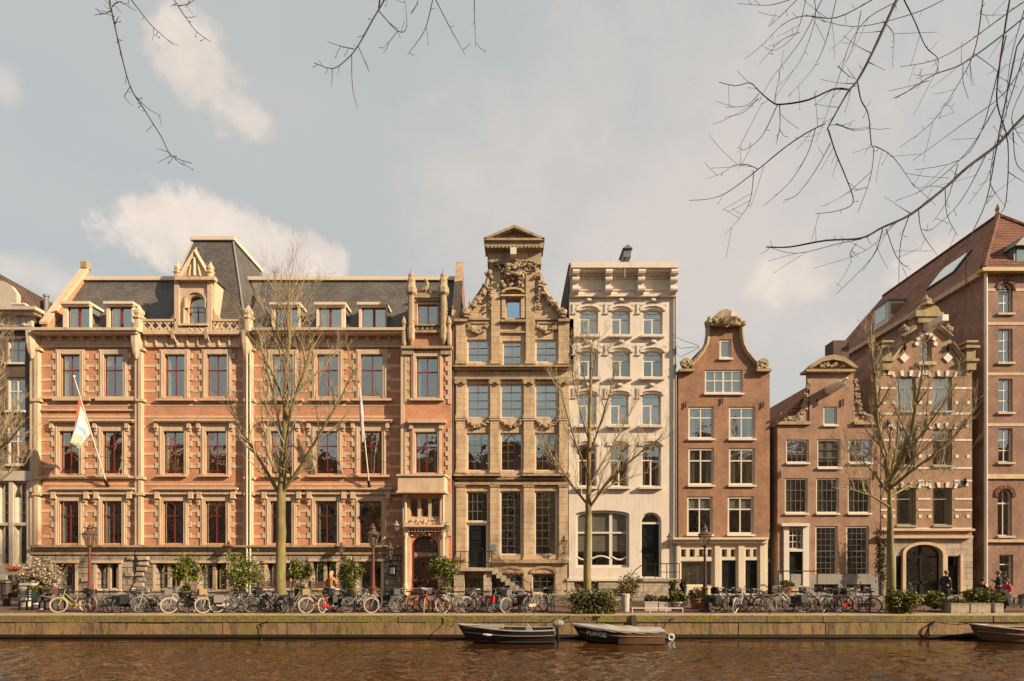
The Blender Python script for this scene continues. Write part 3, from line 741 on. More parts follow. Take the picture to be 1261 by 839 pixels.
# quatrefoil balustrade
def balustrade(x0, x1, n, key='balustrade'):
    Y = 34.62; L_ = [(X(x0, Y), Z(407.4, Y)), (X(x1, Y), Z(407.4, Y)), (X(x1, Y), Z(394.6, Y)), (X(x0, Y), Z(394.6, Y))]
    hs = []; w = (x1-x0)/n
    for k in range(n):
        c = X(x0+w*(k+.5), Y); cz = Z(401, Y); hole = []
        for q in range(24):
            t = 2*math.pi*q/24; r = .13+.075*abs(math.cos(2*t))
            hole.append((c+r*math.cos(t), cz+r*math.sin(t)))
        hs.append(hole)
        if k: 
            for zz in (397, 405): 
                cc = X(x0+w*k, Y); hs.append([(cc-.08, Z(zz, Y)-.06), (cc+.08, Z(zz, Y)-.06), (cc, Z(zz, Y)+.08 if zz > 401 else Z(zz, Y)+.02)])
    MB().prism([L_]+hs, Y, Y+.14).build(key, STONE, H.root, recalc=False)
    H.b('balustrade_rail', x0-1, x1+1, 393, 395.6, .42, -.18)
balustrade(176, 215.5, 4); balustrade(262.5, 302, 4)
# finial posts (lathe)
def finial(mb, px, ybot, ytop, r, Y=34.65, n=8):
    z0, z1 = Z(ybot, Y), Z(ytop, Y); h = z1-z0; cx = X(px, Y)
    mb.lathe((cx, Y, 0), [(r, z0), (r, z0+h*.45), (r*1.35, z0+h*.5), (r*1.35, z0+h*.56), (r*.8, z0+h*.6), (r*1.1, z0+h*.68), (r*1.15, z0+h*.78), (r*.6, z0+h*.86), (r*.5, z0+h*.9), (.03, z1)], n)
fm_ = H.m('finials')
for p in (171.5, 306): finial(fm_, p, 410, 376, .26)
for p in (171.5, 306, 44):   # hanging corbel ends below
    fm_.lathe((X(p), 34.72, 0), [(.05, Z(444)), (.2, Z(436)), (.3, Z(426)), (.33, Z(411))], 8)
# centre gable dormer
G = Facade.__new__(Facade); G.Y = 34.7; G.px0 = 215; G.px1 = 262; G.holes = []; G.root = H.root; G.acc = {}
G.win(230.5, 252.5, 363.5, 400, arch=11, hs=(.36,), vs=((.5, .36, 1),), dep=.2, curtain=('left', .35), **red)
G.wall('gable_dormer', [(218, 409), (262, 409), (262, 342), (218, 342)], STONE, th=.35)
G.b('gable_trim', 216, 221.5, 345, 411, .12); G.b('gable_trim', 256.5, 262, 345, 411, .12)
G.b('gable_trim', 215, 264, 340.5, 344.5, .3); G.b('gable_trim', 221.6, 256.4, 404, 409, .1)
G.b('gable_trim', 224, 258, 399.8, 402.4, .2); G.b('gable_trim', 226.5, 228, 372, 400, .1); G.b('gable_trim', 255, 256.2, 372, 400, .1)
mb = G.m('gable_trim'); Yg = 34.7
ring = [loop_px(227, 256, 358.5, 380, 15, Yg), loop_px(229.8, 253.2, 361, 379.9, 12, Yg)]
mb.prism(ring, Yg-.1, Yg+.02)
mb.prism([[(X(222, Yg), Z(340, Yg)), (X(257, Yg), Z(340, Yg)), (X(240, Yg), Z(313, Yg))]], Yg, Yg+.3)
for (p0, p1) in (((221, 341), (240.3, 309)), ((258.5, 341), (239.7, 309))):
    a = Vector((X(p0[0], Yg), Yg-.02, Z(p0[1], Yg))); b_ = Vector((X(p1[0], Yg), Yg-.02, Z(p1[1], Yg))); mb.tube([a, b_], .13, 4)
mb.tube([(X(240, Yg), Yg-.05, Z(340, Yg)), (X(240, Yg), Yg-.05, Z(318, Yg))], .09, 4)
mb.tube([(X(233, Yg), Yg-.03, Z(340, Yg)), (X(235.5, Yg), Yg-.03, Z(327, Yg))], .06, 4); mb.tube([(X(247, Yg), Yg-.03, Z(340, Yg)), (X(244.5, Yg), Yg-.03, Z(327, Yg))], .06, 4)
mb.lathe((X(240.3, Yg), Yg+.1, 0), [(.1, Z(312, Yg)), (.16, Z(310, Yg)), (.08, Z(308, Yg)), (.02, Z(303.5, Yg))], 6)
finial(mb, 218.8, 350, 323, .17, Yg-.0); finial(mb, 259.5, 350, 323, .17, Yg)
for s, p in ((-1, 217.5), (1, 262)):   # foot scrolls
    mb.prism([[(X(p, Yg), Z(394, Yg)), (X(p+s*9, Yg), Z(394, Yg)), (X(p+s*8, Yg), Z(390.5, Yg)), (X(p+s*3, Yg), Z(386, Yg)), (X(p, Yg), Z(378, Yg))]], Yg+.05, Yg+.25)
for k in range(4): mb.tube([(X(231+k*6.5, Yg), Yg-.1, Z(408, Yg)), (X(234+k*6.5, Yg), Yg-.1, Z(404.5, Yg)), (X(237+k*6.5, Yg), Yg-.1, Z(408, Yg))], .035, 4)
G.flush(dict(gable_trim=STONE))
ck = MB().box(X(219, Yg), X(262, Yg), Yg+.34, 37.6, Z(409, Yg), Z(343, Yg)); ck.v = ck.v
MB().prism([[(X(216.5, Yg), Z(343, Yg)), (X(264.5, Yg), Z(343, Yg)), (X(240, Yg), Z(311, Yg))]], Yg+.31, 38.5).build('dormer_roof', SLATE, H.root)
MB().box(X(219, Yg), X(219, Yg)+.2, Yg+.34, 37.4, Z(409, Yg), Z(343, Yg)).box(X(262, Yg)-.2, X(262, Yg), Yg+.34, 37.4, Z(409, Yg), Z(343, Yg)).builds('dormer_cheek', STONE, H.root)
# entrance bay upper dormer with pinnacles
D2 = Facade.__new__(Facade); D2.Y = 34.6; D2.px0 = 500; D2.px1 = 552; D2.holes = []; D2.root = H.root; D2.acc = {}
D2.win(513.5, 540, 373.5, 400, hs=(), dep=.15, curtain=('left', .35), **red)
D2.wall('bay_dormer', [(505, 409), (549, 409), (549, 361), (505, 361)], STONE_D, th=.35)
D2.b('dormer_trim', 502, 552, 406.5, 409.5, .3); D2.b('dormer_trim', 509, 545, 362.5, 366.5, .22); D2.b('dormer_trim', 510.5, 543, 366.5, 371, .12)
D2.b('dormer_trim', 511, 543, 401, 402.6, .2); D2.b('dormer_trim', 496, 556, 410, 436, .02, .3); D2.b('dormer_trim', 494, 557, 426, 429, .3)
D2.b('dormer_trim', 496, 510, 429, 438, .2); D2.b('dormer_trim', 543, 556, 429, 438, .2)
for k in range(5): D2.b('dormer_trim', 513+k*6, 516+k*6, 403, 406.4, .12)
mb = D2.m('dormer_trim')
for p in (506.5, 546):
    z = lambda y: Z(y, 34.4)
    mb.lathe((X(p, 34.4), 34.4, 0), [(.05, z(425)), (.22, z(418)), (.26, z(405)), (.2, z(403)), (.2, z(365)), (.34, z(362)), (.36, z(356)), (.3, z(354)), (.24, z(350)), (.26, z(346)), (.17, z(343)), (.18, z(339)), (.06, z(336)), (.02, z(331))], 8)
for p in (497.5, 553):
    mb.lathe((X(p, 34.4), 34.4, 0), [(.05, z(428)), (.15, z(424)), (.17, z(410)), (.12, z(408)), (.12, z(401)), (.17, z(399)), (.13, z(394)), (.02, z(389))], 8)
carving(mb, 502, 512, 372, 402, 34.5, .18, 30, .07); carving(mb, 541.5, 551, 372, 402, 34.5, .18, 30, .07)
D2.flush(dict(dormer_trim=STONE_D))
MB().box(X(506, 34.6), X(548.5, 34.6), 34.95, 37, Z(406, 34.6), Z(361.5, 34.6)).build('bay_dormer_body', GREYPIPE, H.root)
lion = MB(); Yl = 34.7   # seated animal figure over the dormer
bx = X(524, Yl); bz = Z(361, Yl)
lion.tube([(bx-.55, Yl, bz+.1), (bx-.2, Yl, bz+.16), (bx+.1, Yl, bz+.25), (bx+.14, Yl, bz+.48), (bx+.08, Yl, bz+.66)], [.06, .13, .18, .15, .1], 8)
lion.ball((bx+.03, Yl-.03, bz+.75), .13, 1.1, 1, .95).tube([(bx+.16, Yl-.08, bz+.4), (bx+.2, Yl-.1, bz)], [.06, .05], 6).tube([(bx+.02, Yl-.1, bz+.35), (bx+.05, Yl-.12, bz)], [.06, .05], 6)
lion.tube([(bx-.5, Yl, bz+.08), (bx-.85, Yl, bz+.06)], [.05, .03], 5).tube([(bx+.4, Yl, bz+.06), (bx+1.0, Yl, bz+.12)], [.08, .05], 5)
lion.build('stone_lion', STONE_D, H.root, smooth=True)
# mansard roofs
zE = Z(404)
def mans(x0, x1, ridge_y, yr):
    return MB().prism([[(35.2, zE-.05), (36.6, zE+2.6), (yr, ridge_y), (46, ridge_y+.3), (49, zE), (49, zE-.05)]], x0, x1, 'x')
zr = 20.95; XL = -28.9
MB().prism([[(35.3, zE-.05), (38.1, zr), (46, zr+.2), (49, zE-.05)]], XL+.3, X(216, 35.3)+.4, 'x').build('mansard_roof', SLATE, H.root)
MB().prism([[(35.3, zE-.05), (38.1, zr), (46, zr+.2), (49, zE-.05)]], X(300, 35.3), -3.72, 'x').build('mansard_roof', SLATE, H.root)
MB().box(XL+.3, X(222, 38), 37.9, 38.3, zr-.02, zr+.22).box(X(302, 38)-.6, -3.72, 37.9, 38.3, zr-.02, zr+.22).builds('ridge_trim', CREAM, H.root)
# gable parapets at both ends
def parapet(x0, x1, side, top=21.8):
    MB().prism([[(35.05, zE-.6), (35.05, zE+.3), (38.3, top), (40.6, top-2.2), (46, top-4), (49, zE-.6)]], x0, x1, 'x').build('party_wall', B7BRICK if side > 0 else HBRICK, H.root)
    MB().prism([[(34.95, zE+.22), (34.93, zE+.36), (38.28, top+.12), (38.36, top-.05)]], x0-.06, x1+.06, 'x').build('parapet_coping', STONE_D if side > 0 else STONE, H.root)
parapet(XL-.1, XL+.3, -1); parapet(-3.7, -3.3, 1, 22.2)
MB().lathe((XL+.1, 38.4, 0), [(.3, 21.9), (.32, 22.3), (.2, 22.4)], 4).build('parapet_cap', STONE_D, H.root)
# tower roof
tw = MB()
def tring(x0, x1, y0, y1, z): return [(x0, y0, z), (x1, y0, z), (x1, y1, z), (x0, y1, z)]
levels = [(X(216, 35.3), X(303.5, 35.3), 35.3, 43.5, zE-.05), (X(218.5, 35.8), X(298, 35.8), 35.8, 43.0, Z(372, 35.8)), (X(222.5, 36.4), X(292, 36.4), 36.4, 42.2, Z(330, 36.4)), (X(238, 37), X(287, 37), 37.0, 41.0, Z(296.5, 37))]
for l in levels: tw.v += tring(*l)
for i in range(3):
    for k in range(4): tw.f.append((i*4+k, i*4+(k+1) % 4, i*4+4+(k+1) % 4, i*4+4+k))
tw.f += [(12, 13, 14, 15), (3, 2, 1, 0)]
tw.build('tower_roof', SLATE, H.root)
l = levels[-1]; MB().box(l[0]-.15, l[1]+.15, l[2]-.15, l[3]+.15, l[4]-.02, l[4]+.2).box(l[0]+1.0, l[0]+1.7, 38.4, 39, l[4]+.19, l[4]+.45).build('tower_coping', CREAM, H.root)
# hip strips on the tower
hp = MB()
for k in (0, 1, 2): hp.tube([Vector(tw.v[i*4+k]) for i in range(4)], .07, 4)
hp.builds('hip_strip', GREYPIPE, H.root)
# flat topped dormers
for i, (a, b_, wa, wb) in enumerate(((76, 113, 83, 110), (129.5, 166.5, 135, 162), (333, 371, 338.5, 366.5), (388, 427, 392.5, 420), (440.5, 478, 445.5, 475))):
    Yd = 35.25; d = Facade.__new__(Facade); d.Y = Yd; d.holes = []; d.acc = {}; d.px0 = a; d.px1 = b_
    d.root = H.root
    yt = 369.5 if i < 2 else 370.5
    body = MB().prism([[(Yd+.2, Z(404)), (Yd+.2, Z(yt+5)), (38.0, Z(yt+5)), (35.6, Z(404))]], X(a+2, Yd), X(a+2, Yd)+.12, 'x')
    body.prism([[(Yd+.2, Z(404)), (Yd+.2, Z(yt+5)), (38.0, Z(yt+5)), (35.6, Z(404))]], X(b_-3, Yd)-.12, X(b_-3, Yd), 'x')
    dm = body.build('dormer', GREYPIPE, H.root)
    d.holes.append(loop_px(wa, wb, yt+7.5, 403.4, 0, Yd))
    lo = [(X(a+1.5, Yd), Z(405)), (X(b_-2.5, Yd), Z(405)), (X(b_-2.5, Yd), Z(yt+4)), (X(a+1.5, Yd), Z(yt+4))]
    MB().prism([lo]+d.holes, Yd, Yd+.22).box(X(a, Yd), X(b_-.5, Yd), Yd-.18, 37.8, Z(yt+4), Z(yt+.8)).box(X(a+.8, Yd), X(b_-1.3, Yd), Yd-.1, Yd+.1, Z(yt+6), Z(yt+4)).build('frame', CREAM, dm)
    fr = MB().prism([loop_px(wa, wb, yt+7.5, 403.4, 0, Yd), loop_px(wa, wb, yt+7.5, 403.4, 0, Yd, 1.0)], Yd+.1, Yd+.17)
    c = (wa+wb)/2; fr.box(X(c-1.4, Yd), X(c+1.4, Yd), Yd+.09, Yd+.17, Z(403), Z(yt+8)).build('sash', RED, dm)
    MB().box(X(wa+.5, Yd), X(wb-.5, Yd), Yd+.13, Yd+.136, Z(403), Z(yt+8)).build('pane', GLASSB, dm, recalc=False)
    if i in (0, 1, 3, 4): d.curtain(dm, wa+1, c-1.5 if i < 2 else wb-1, yt+8, 403, Yd+.22, ('full',))
# downpipes
dp = MB()
for p in (304.2, 308.3): dp.tube([(X(p, 34.7), 34.68, .2), (X(p, 34.7), 34.68, Z(428, 34.7))], .055, 8)
dp.builds('downpipe', CREAM, H.root)
MB().tube([(X(166, 34.8), 34.84, .1), (X(166, 34.8), 34.84, Z(672))], .03, 8).build('downpipe', IRON, H.root)
MB().tube([(X(557.5, 34.5), 34.8, .1), (X(557.5, 34.5), 34.8, Z(405))], .06, 8).build('downpipe', mat('dark_pipe', (.03, .03, .032), .5), H.root)
H.flush(dict(stone_surround=STONE, quoins=STONE, sills=STONE, window_cornice=STONE, basement_mullions=STONE_D, basement_lintels=STONE, rough_blocks=mat('rough_limestone', (.40, .32, .235), .9, .35, 1.1, .6, 9, dirt=.6, dirtcol=(.06, .045, .035)),
             plinth_cornice=STONE_D, string_course=STONE, stone_bands=STONE, pilaster=STONE, cornice=STONE, cornice_brackets=STONE, balustrade_rail=STONE, finials=STONE))
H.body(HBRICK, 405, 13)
# ================================================================ LEFT DARK BRICK HOUSE
TILEB = brick('dark_brown_roof_tile', (.16, .095, .06), (.12, .07, .045), (.05, .03, .02), bw=.22, bh=.26, ms=.035, bump=1.0, dirt=.4)
OFFW = mat('weathered_off_white', (.50, .43, .34), .7, .15, 1.5, .1, dirt=.3)
A = Facade('brick_house', 'dark brick canal house with white cornice and tall white ground floor windows, far left', -90, 40)
for (a, b_) in ((8, 31), (-31, -8), (-72, -49)):
    for (y0, y1) in ((418, 447), (464.5, 506), (523.5, 572)):
        A.win(a, b_, y0, y1, hs=(.4,), vs=(.5,), fw=2, curtain=('full',) if y0 < 430 else ('sides', .3), sill=1)
for (a, b_) in ((-1, 12.5), (19.5, 34.5), (-22, -8), (-45, -31), (-68, -54)):
    A.win(a, b_, 594, 644, fw=1, vs=(.33, .66), hs=(.25, .5, .75), mt=.25)
    A.win(a, b_, 647.5, 695, fw=1, vs=(), hs=(), glass=GLASS)
A.wall('brick_wall', [(-90, 581), (40, 581), (40, 404), (-90, 404)], DBRICK)
A.wall('white_front', [(-90, 736), (39, 736), (39, 581.1), (-90, 581.1)], OFFW, front=.05)
A.b('white_front_trim', -90, 41, 580, 592, .22); A.b('white_front_trim', -90, 40, 644.3, 647.3, .1)
for p in (13.3, 35.2, -7, -30, -53): A.b('white_front_trim', p, p+5, 592, 702, .14)
A.b('cornice', -90, 42, 402.5, 406, .25); A.b('cornice', -90, 43, 377, 381, .7); A.b('cornice', -90, 42, 381, 386, .5); A.b('cornice', -90, 41, 386, 402.4, .12)
for p in (4, 30): A.b('cornice', p, p+3, 388, 402, .2)
A.m('cornice').tube([(X(x, 34.4), 34.6, Z(y, 34.4)) for x, y in ((40, 383), (28, 374), (12, 374), (0, 380))], .12, 6)
A.b('steps', -60, 20, 716, 736, 1.4, 0); A.b('steps', -60, 8, 708, 716, 1.1, 0)
A.flush(dict(white_front_trim=OFFW, cornice=OFFW, steps=BLOCKS))
MB().prism([[(X(-90), Z(377)), (X(17), Z(377)), (X(17), Z(360)), (X(10), Z(350)), (X(0), Z(344)), (X(-20), Z(343)), (X(-40), Z(360)), (X(-90), Z(377))]], 35.2, 35.5).build('gable', OFFW, A.root)
MB().prism([[(X(-45, 36), Z(378)), (X(52, 37), Z(384)), (X(52, 37), Z(386)), (X(6, 37.5), Z(341, 37.5)), (X(-12, 37.5), Z(341, 37.5))]], 36.2, 47).build('roof', TILEB, A.root)
MB().box(X(52.5, 37), X(60, 37), 36.8, 37.6, Z(395), Z(372, 37)).build('chimney', DBRICK, A.root)
MB().lathe((X(57, 36.6), 36.6, 0), [(.13, Z(398)), (.13, Z(366, 36.6)), (.17, Z(365.8, 36.6)), (.17, Z(363.5, 36.6))], 8).build('chimney_pipe', GREYPIPE, A.root)
A.body(DBRICK, 400, 12)
# ================================================================ SANDSTONE NECK GABLE HOUSE
S = Facade('sandstone_house', 'tall ochre sandstone canal house with carved neck gable topped by a triangular pediment', 559, 701)
DARKBAR = mat('grey_green_bars', (.13, .12, .10), .5, .1, 4, 0)
c3 = [(575, 602), (616.5, 643), (659, 686)]
for i, (a, b_) in enumerate(c3):
    if i == 1: S.win(619, 642, 420, 457.5, hs=(.12, .5, .75), vs=(.5,), mt=.35, gb=DARKBAR, curtain=('blind', .4), glass=GLASSB)
    else: S.win(a, b_, 418, 446.5, hs=(.33, .66), vs=(.5,), mt=.35, gb=DARKBAR, fw=2, curtain=('blind', .5), glass=GLASSB)
    S.win(a, b_, 473, 514.5, hs=(.22, .48, .74), vs=(.5,), mt=.35, gb=DARKBAR, curtain=('blind', [.3, .3, .6][i]), glass=GLASSB)
    S.win(a, b_, 533, 580, hs=(.3, .5, .75), vs=(.33, .67), mt=.3, gb=DARKBAR, curtain=('blind', [.14, .2, .36][i]))
    if i: S.win(a-.5, b_-.5, 604.5, 683.5, hs=tuple(k/8 for k in range(1, 8)), vs=(.33, .67), mt=.26, gb=DARKBAR, curtain=None if i == 1 else ('right', .3))
S.win(574.5, 601, 605, 642.5, hs=(.33, .67), vs=(.25, .5, .75), mt=.4, gb=DARKBAR, name='door_transom')
S.holes.append(loop_px(574.5, 601, 644.5, 700))
dr = MB().prism([loop_px(574.2, 601.3, 644.3, 700.2), loop_px(577, 598.5, 647, 699)], 35.1, 35.25).build('door_frame', WHITE, S.root)
dl = MB().box(X(577), X(598.5), 35.18, 35.26, Z(699), Z(647))
for (y0, y1) in ((651, 665), (668, 690)): dl.prism([loop_px(580, 595.5, y0, y1), loop_px(581.2, 594.3, y0+1.2, y1-1.2)], 35.14, 35.19)
dl.build('door', DKWOOD, S.root); MB().ball((X(594), 35.12, Z(676)), .05).build('handle', MATS['brass'], bpy.data.objects['door'])
S.win(623.5, 640.5, 368, 391.5, fm=STONE_D, fw=.8, vs=(), hs=(), glass=glass_mat('sky_window_glass', tint=(.55, .8, 1), refl=.75))
for (a, b_) in ((613.5, 645), (655, 684)):
    S.win(a, b_, 706, 731, arch=0, fw=1.5, vs=(.33, .67), hs=(.4,), mt=.35, gb=DARKBAR, name='basement_window')
S.win(574.5, 596, 710, 735.5, fw=1.8, vs=(.33, .67), hs=(.33, .67), mt=.4, name='basement_door')
def mir(pts, c=633.2): return pts+[(2*c-x, y) for x, y in reversed(pts)]
gab = mir([(560, 455), (560, 393), (567, 392.5), (575, 387), (579, 381), (586, 376), (593, 370), (597, 360), (600, 348), (602.5, 333), (603.5, 300)])
S.wall('gable_wall', gab, B2STONE, th=.5)
S.wall('stone_wall', [(560, 736), (700.5, 736), (700.5, 455.1), (560, 455.1)], B2STONE)
b = S.b
def pil(x0, x1, y0, y1, p=.14, base=True, cap=True, key='pilaster'):
    b(key, x0, x1, y0, y1, p)
    if base: b(key, x0-1, x1+1, y1-3.5, y1-.05, p+.05)
    if cap: b(key, x0-1, x1+1, y0, y0+1.6, p+.06)
for (x0, x1) in ((605, 616), (647.5, 658.5)): pil(x0, x1, 334, 449)
for (x0, x1) in ((562, 573.5), (687.5, 699.5)): pil(x0, x1, 396, 449)
for (x0, x1) in ((562, 573), (603.8, 614.8), (645, 657), (688.5, 699.5)):
    pil(x0, x1, 468, 516); pil(x0, x1, 517, 583); pil(x0, x1, 598, 690, .09)
    for s_ in (-1, 1):   # Ionic scroll capitals
        S.m('capitals').tube([(X((x0+x1)/2+s_*4.6), 34.72, Z(472)), (X((x0+x1)/2+s_*4.6), 34.95, Z(472))], .14, 10)
    b('capitals', x0-1.5, x1+1.5, 468.5, 471, .26)
b('cornice', 558.5, 702.5, 449.5, 451.5, .42); b('cornice', 559.5, 702, 451.5, 454.5, .28); b('cornice', 560, 701, 465.5, 468.2, .2)
for k in range(3): x0 = (560, 603, 644)[k]; x1 = (614, 658, 702)[k]
b('cornice', 558.5, 617, 583.5, 586, .45); b('cornice', 617.1, 643, 586, 588.6, .2); b('cornice', 643.1, 702.5, 583.5, 586, .45); b('cornice', 560, 701.5, 588.7, 590.5, .22); b('cornice', 560, 701.5, 594.5, 597.5, .18)
b('cornice', 560, 574.5, 701.5, 704.5, .1); b('cornice', 602, 701, 689.5, 693.5, .22)
b('cornice', 559, 575, 392.4, 395.6, .3); b('cornice', 688, 702, 392.4, 395.6, .3); b('cornice', 574, 603, 393, 395, .12); b('cornice', 660, 688, 393, 395, .12)
b('cornice', 616.5, 647, 393.5, 396, .3); b('cornice', 616.5, 647, 409, 411, .12)
for x0, x1 in ((601.5, 605), (658.5, 662)): pass
# pediment
b('pediment', 603.5, 663, 318.5, 322, .22); b('pediment', 601, 666, 307.6, 318.4, .1); b('pediment', 598.5, 668, 305.2, 307.5, .42); b('pediment', 597, 669.5, 297.2, 305.1, .55, .5)
for k in range(15): b('pediment', 600+k*4.6, 602.4+k*4.6, 301.5, 305, .64)
mb = S.m('pediment')
PX = lambda x: X(x, 34.45); PZ = lambda y: Z(y, 34.45)
mb.prism([[(PX(598), PZ(297.2)), (PX(668.5), PZ(297.2)), (PX(633.2), PZ(281.5))]], 34.75, 35.5)
mb.box(PX(600), PX(667), 34.8, 35.5, PZ(322), PZ(297))
for s_ in (-1, 1): 
    mb.prism([[(PX(633.2+s_*37), PZ(297)), (PX(633.2+s_*37.5), PZ(294.4)), (PX(633.2), PZ(278.6)), (PX(633.2), PZ(282))]], 34.3, 35.6)
mb.box(PX(596), PX(670.5), 34.3, 35.6, PZ(297.4), PZ(294.8))
carving(S.m('tympanum_carving'), 612, 655, 291.5, 295, 34.75, .12, 40, .06); carving(S.m('tympanum_carving'), 624, 643, 286, 292, 34.8, .12, 22, .06)
for (x0, x1) in ((603, 617), (646, 661)): carving(S.m('corinthian_capital'), x0, x1, 323, 334, 34.95, .28, 40, .09)
cv = S.m('carved_relief'); carving(cv, 618, 646, 323, 356, 35, .35, 120, .1); carving(cv, 622, 642, 330, 342, 34.9, .4, 40, .13)
S.b('window_hood', 617, 647, 362.5, 364.6, .3); S.m('window_hood').prism([loop_px(618, 646, 356, 362.6, 6), loop_px(621, 643, 358.3, 362.59, 4)], 34.75, 35.02)
S.b('window_hood', 618, 622.5, 364.7, 393, .16); S.b('window_hood', 641.5, 646, 364.7, 393, .16)
MB().box(X(628.5), X(636), 34.1, 34.6, Z(322.5), Z(314.5)).build('hoist_beam', WHITE, S.root)
MB().lathe((PX(633), 34.9, 0), [(.1, PZ(280)), (.16, PZ(277.5)), (.05, PZ(274))], 6).build('finial', mat('green_bronze', (.09, .17, .11), .6), S.root)
for s_, lab in ((-1, 0), (1, 1)):   # carved scrolls on the shoulders
    g = S.m('gable_scroll')
    cx = lambda x: 633.2+s_*(x-633.2)
    path = [(cx(x), y) for x, y in ((664.5, 340), (667, 352), (671, 362), (677, 370), (684, 377), (690, 385))]
    g.tube([(X(x), 34.9, Z(y)) for x, y in path], [.12, .16, .2, .2, .2, .16], 7)
    for (x, y) in path: carving(g, x-3.5, x+3.5, y-3.5, y+3.5, 34.95, .25, 10, .12)
    carving(g, min(cx(660.5), cx(664.5)), max(cx(660.5), cx(664.5)), 355, 383, 34.95, .2, 30, .09)
    g.ball((X(cx(692.5)), 34.85, Z(386.5)), .32).lathe((X(cx(692.5)), 34.85, 0), [(.25, Z(393)), (.1, Z(390))], 8)
    S.b('panel_moulding', cx(662) if s_ > 0 else cx(687), cx(687) if s_ > 0 else cx(662), 397, 399, .06)
carving(S.m('festoon'), 575, 602, 397, 412, 35, .16, 60, .09, festoon=True); carving(S.m('festoon'), 661, 687, 397, 412, 35, .16, 60, .09, festoon=True)
for (x0, x1) in ((575, 602), (617, 643), (660, 686)): carving(S.m('festoon'), x0, x1, 515.5, 528, 35, .14, 60, .08, festoon=True)
S.b('bottom_arches', 612, 646, 703, 705.5, .06); 
for (a, b_) in ((611.5, 646), (653, 686)):
    S.m('bottom_arches').prism([loop_px(a, b_, 696.5, 706, 8.5), loop_px(a+3.5, b_-3.5, 700, 705.9, 5.5)], 34.93, 35.03)
MB().box(X(603.5), X(612), 34.88, 34.9, Z(678.5), Z(671)).build('plaque', mat('grey_blue_enamel', (.30, .33, .34), .4), S.root)
S.flush(dict(pilaster=B2STONE, capitals=STONE_D, cornice=STONE_D, pediment=STONE_D, tympanum_carving=STONE_D, corinthian_capital=STONE_D, carved_relief=STONE_D, window_hood=B2STONE,
             gable_scroll=STONE_D, panel_moulding=STONE_D, festoon=STONE_D, bottom_arches=mat('red_sandstone', (.40, .25, .15), .85)), keep=('tympanum_carving', 'corinthian_capital', 'carved_relief'))
S.body(B2STONE, 394, 12)
MB().prism([[(X(562), Z(394)), (X(699), Z(394)), (X(657), Z(322)), (X(610), Z(322))]], 35.55, 46.9).build('roof', SLATE, S.root)
# landing, steps and railing
land = MB().box(X(561), X(607), 33.3, 34.99, Z(702.5), Z(699.3)).box(X(562), X(574), 33.5, 34.98, 0, Z(702.6)).box(X(597), X(606.5), 33.5, 34.98, 0, Z(702.6)).build('stair_landing', BLOCKS, S.root)
st = MB()
for k in range(8): st.box(X(607)+k*.26, X(607)+k*.26+.3, 33.35, 34.98, max(0, Z(702.5)-.21*(k+1))-.0 if k < 7 else 0, Z(700.5)-.21*k)
st.build('stone_steps', BLOCKS, S.root)
rl = MB(); zt = Z(699.3); yR = 33.4
for p in (561.5, 570, 579, 588, 597, 606.5): rl.tube([(X(p), yR, zt), (X(p), yR, zt+1.0)], .022, 5)
for h in (.35, .98): rl.tube([(X(561.5), yR, zt+h), (X(606.5), yR, zt+h)], .022, 5)
rl.tube([(X(606.5), yR, zt+1.0), (X(606.5)+2.1, yR, .95), (X(606.5)+2.3, yR, .95), (X(606.5)+2.3, yR, 0)], .026, 5)
rl.tube([(X(606.5), yR, zt+.5), (X(606.5)+2.1, yR, .45)], .018, 5)
rl.build('iron_railing', IRON, S.root)
# ================================================================ WHITE HOUSE
Wt = Facade('white_house', 'tall white stucco house with flat bracketed cornice between the sandstone and bell gable houses', 701, 831)
w3 = [(713.5, 736.5), (753, 776), (792, 816)]
tops = [(380, 411.5), (431, 464), (484, 523), (546, 599)]
for r_, (y0, y1) in enumerate(tops):
    for i, (a, b_) in enumerate(w3):
        aa, bb = (a, b_) if r_ < 2 else (a-1.5, b_-2)
        g = GLASSB if r_ in (0, 2) else GLASS
        Wt.win(aa, bb, y0, y1, arch=(5 if r_ != 2 else 2.5), fw=1.7, hs=((.38, .7),), vs=((.5, .38, 1),) if not (r_ == 0 and i == 1) else (.5,), mt=.9, curtain=(('blind', .3) if r_ == 1 else (('sides', .2) if r_ == 3 else None)), glass=g, fm=WHITE, dep=.2)
        Wt.b('window_sills', aa-3, bb+3, y1+.4, y1+3, .25)
        # arched hood mould
        ar = 6 if r_ != 2 else 4
        Wt.m('hood_mould').prism([loop_px(aa-4, bb+4, y0-6.5, y0+3, ar+1), loop_px(aa-1, bb+1, y0-2.5, y0+2.99, ar)], 34.91, 35.02)
        if r_ < 3:
            Wt.m('hood_peak').prism([[(X(aa-5), Z(y0-3)), (X(aa-5), Z(y0-5.5)), (X((aa+bb)/2-5), Z(y0-9)), (X((aa+bb)/2+5), Z(y0-9)), (X(bb+5), Z(y0-5.5)), (X(bb+5), Z(y0-3)), (X((aa+bb)/2), Z(y0-8))]], 34.93, 35.01)
            Wt.m('hood_peak').ball((X((aa+bb)/2), 34.85, Z(y0-9)), .13, 1.6)
    if r_ < 3:
        for p in (705, 744.5, 784): Wt.b('stucco_panels', p, p+4, y0-6, y0+5, .06); Wt.b('stucco_panels', p-1, p+5, y0+5.5, y0+7, .08)
Wt.win(709, 775, 628.5, 699, arch=5, fw=3, vs=(.26, .68), hs=((.38, 1.1),), mt=1.9, curtain=('blind', .74), name='shop_window', fm=WHITE, dep=.18, board=1)
Wt.holes.append(loop_px(789, 814.5, 631, 711, 11))
df = MB().prism([loop_px(788.7, 814.8, 630.7, 711, 11), loop_px(791, 812.5, 633, 710.5, 10)], 35.15, 35.3)
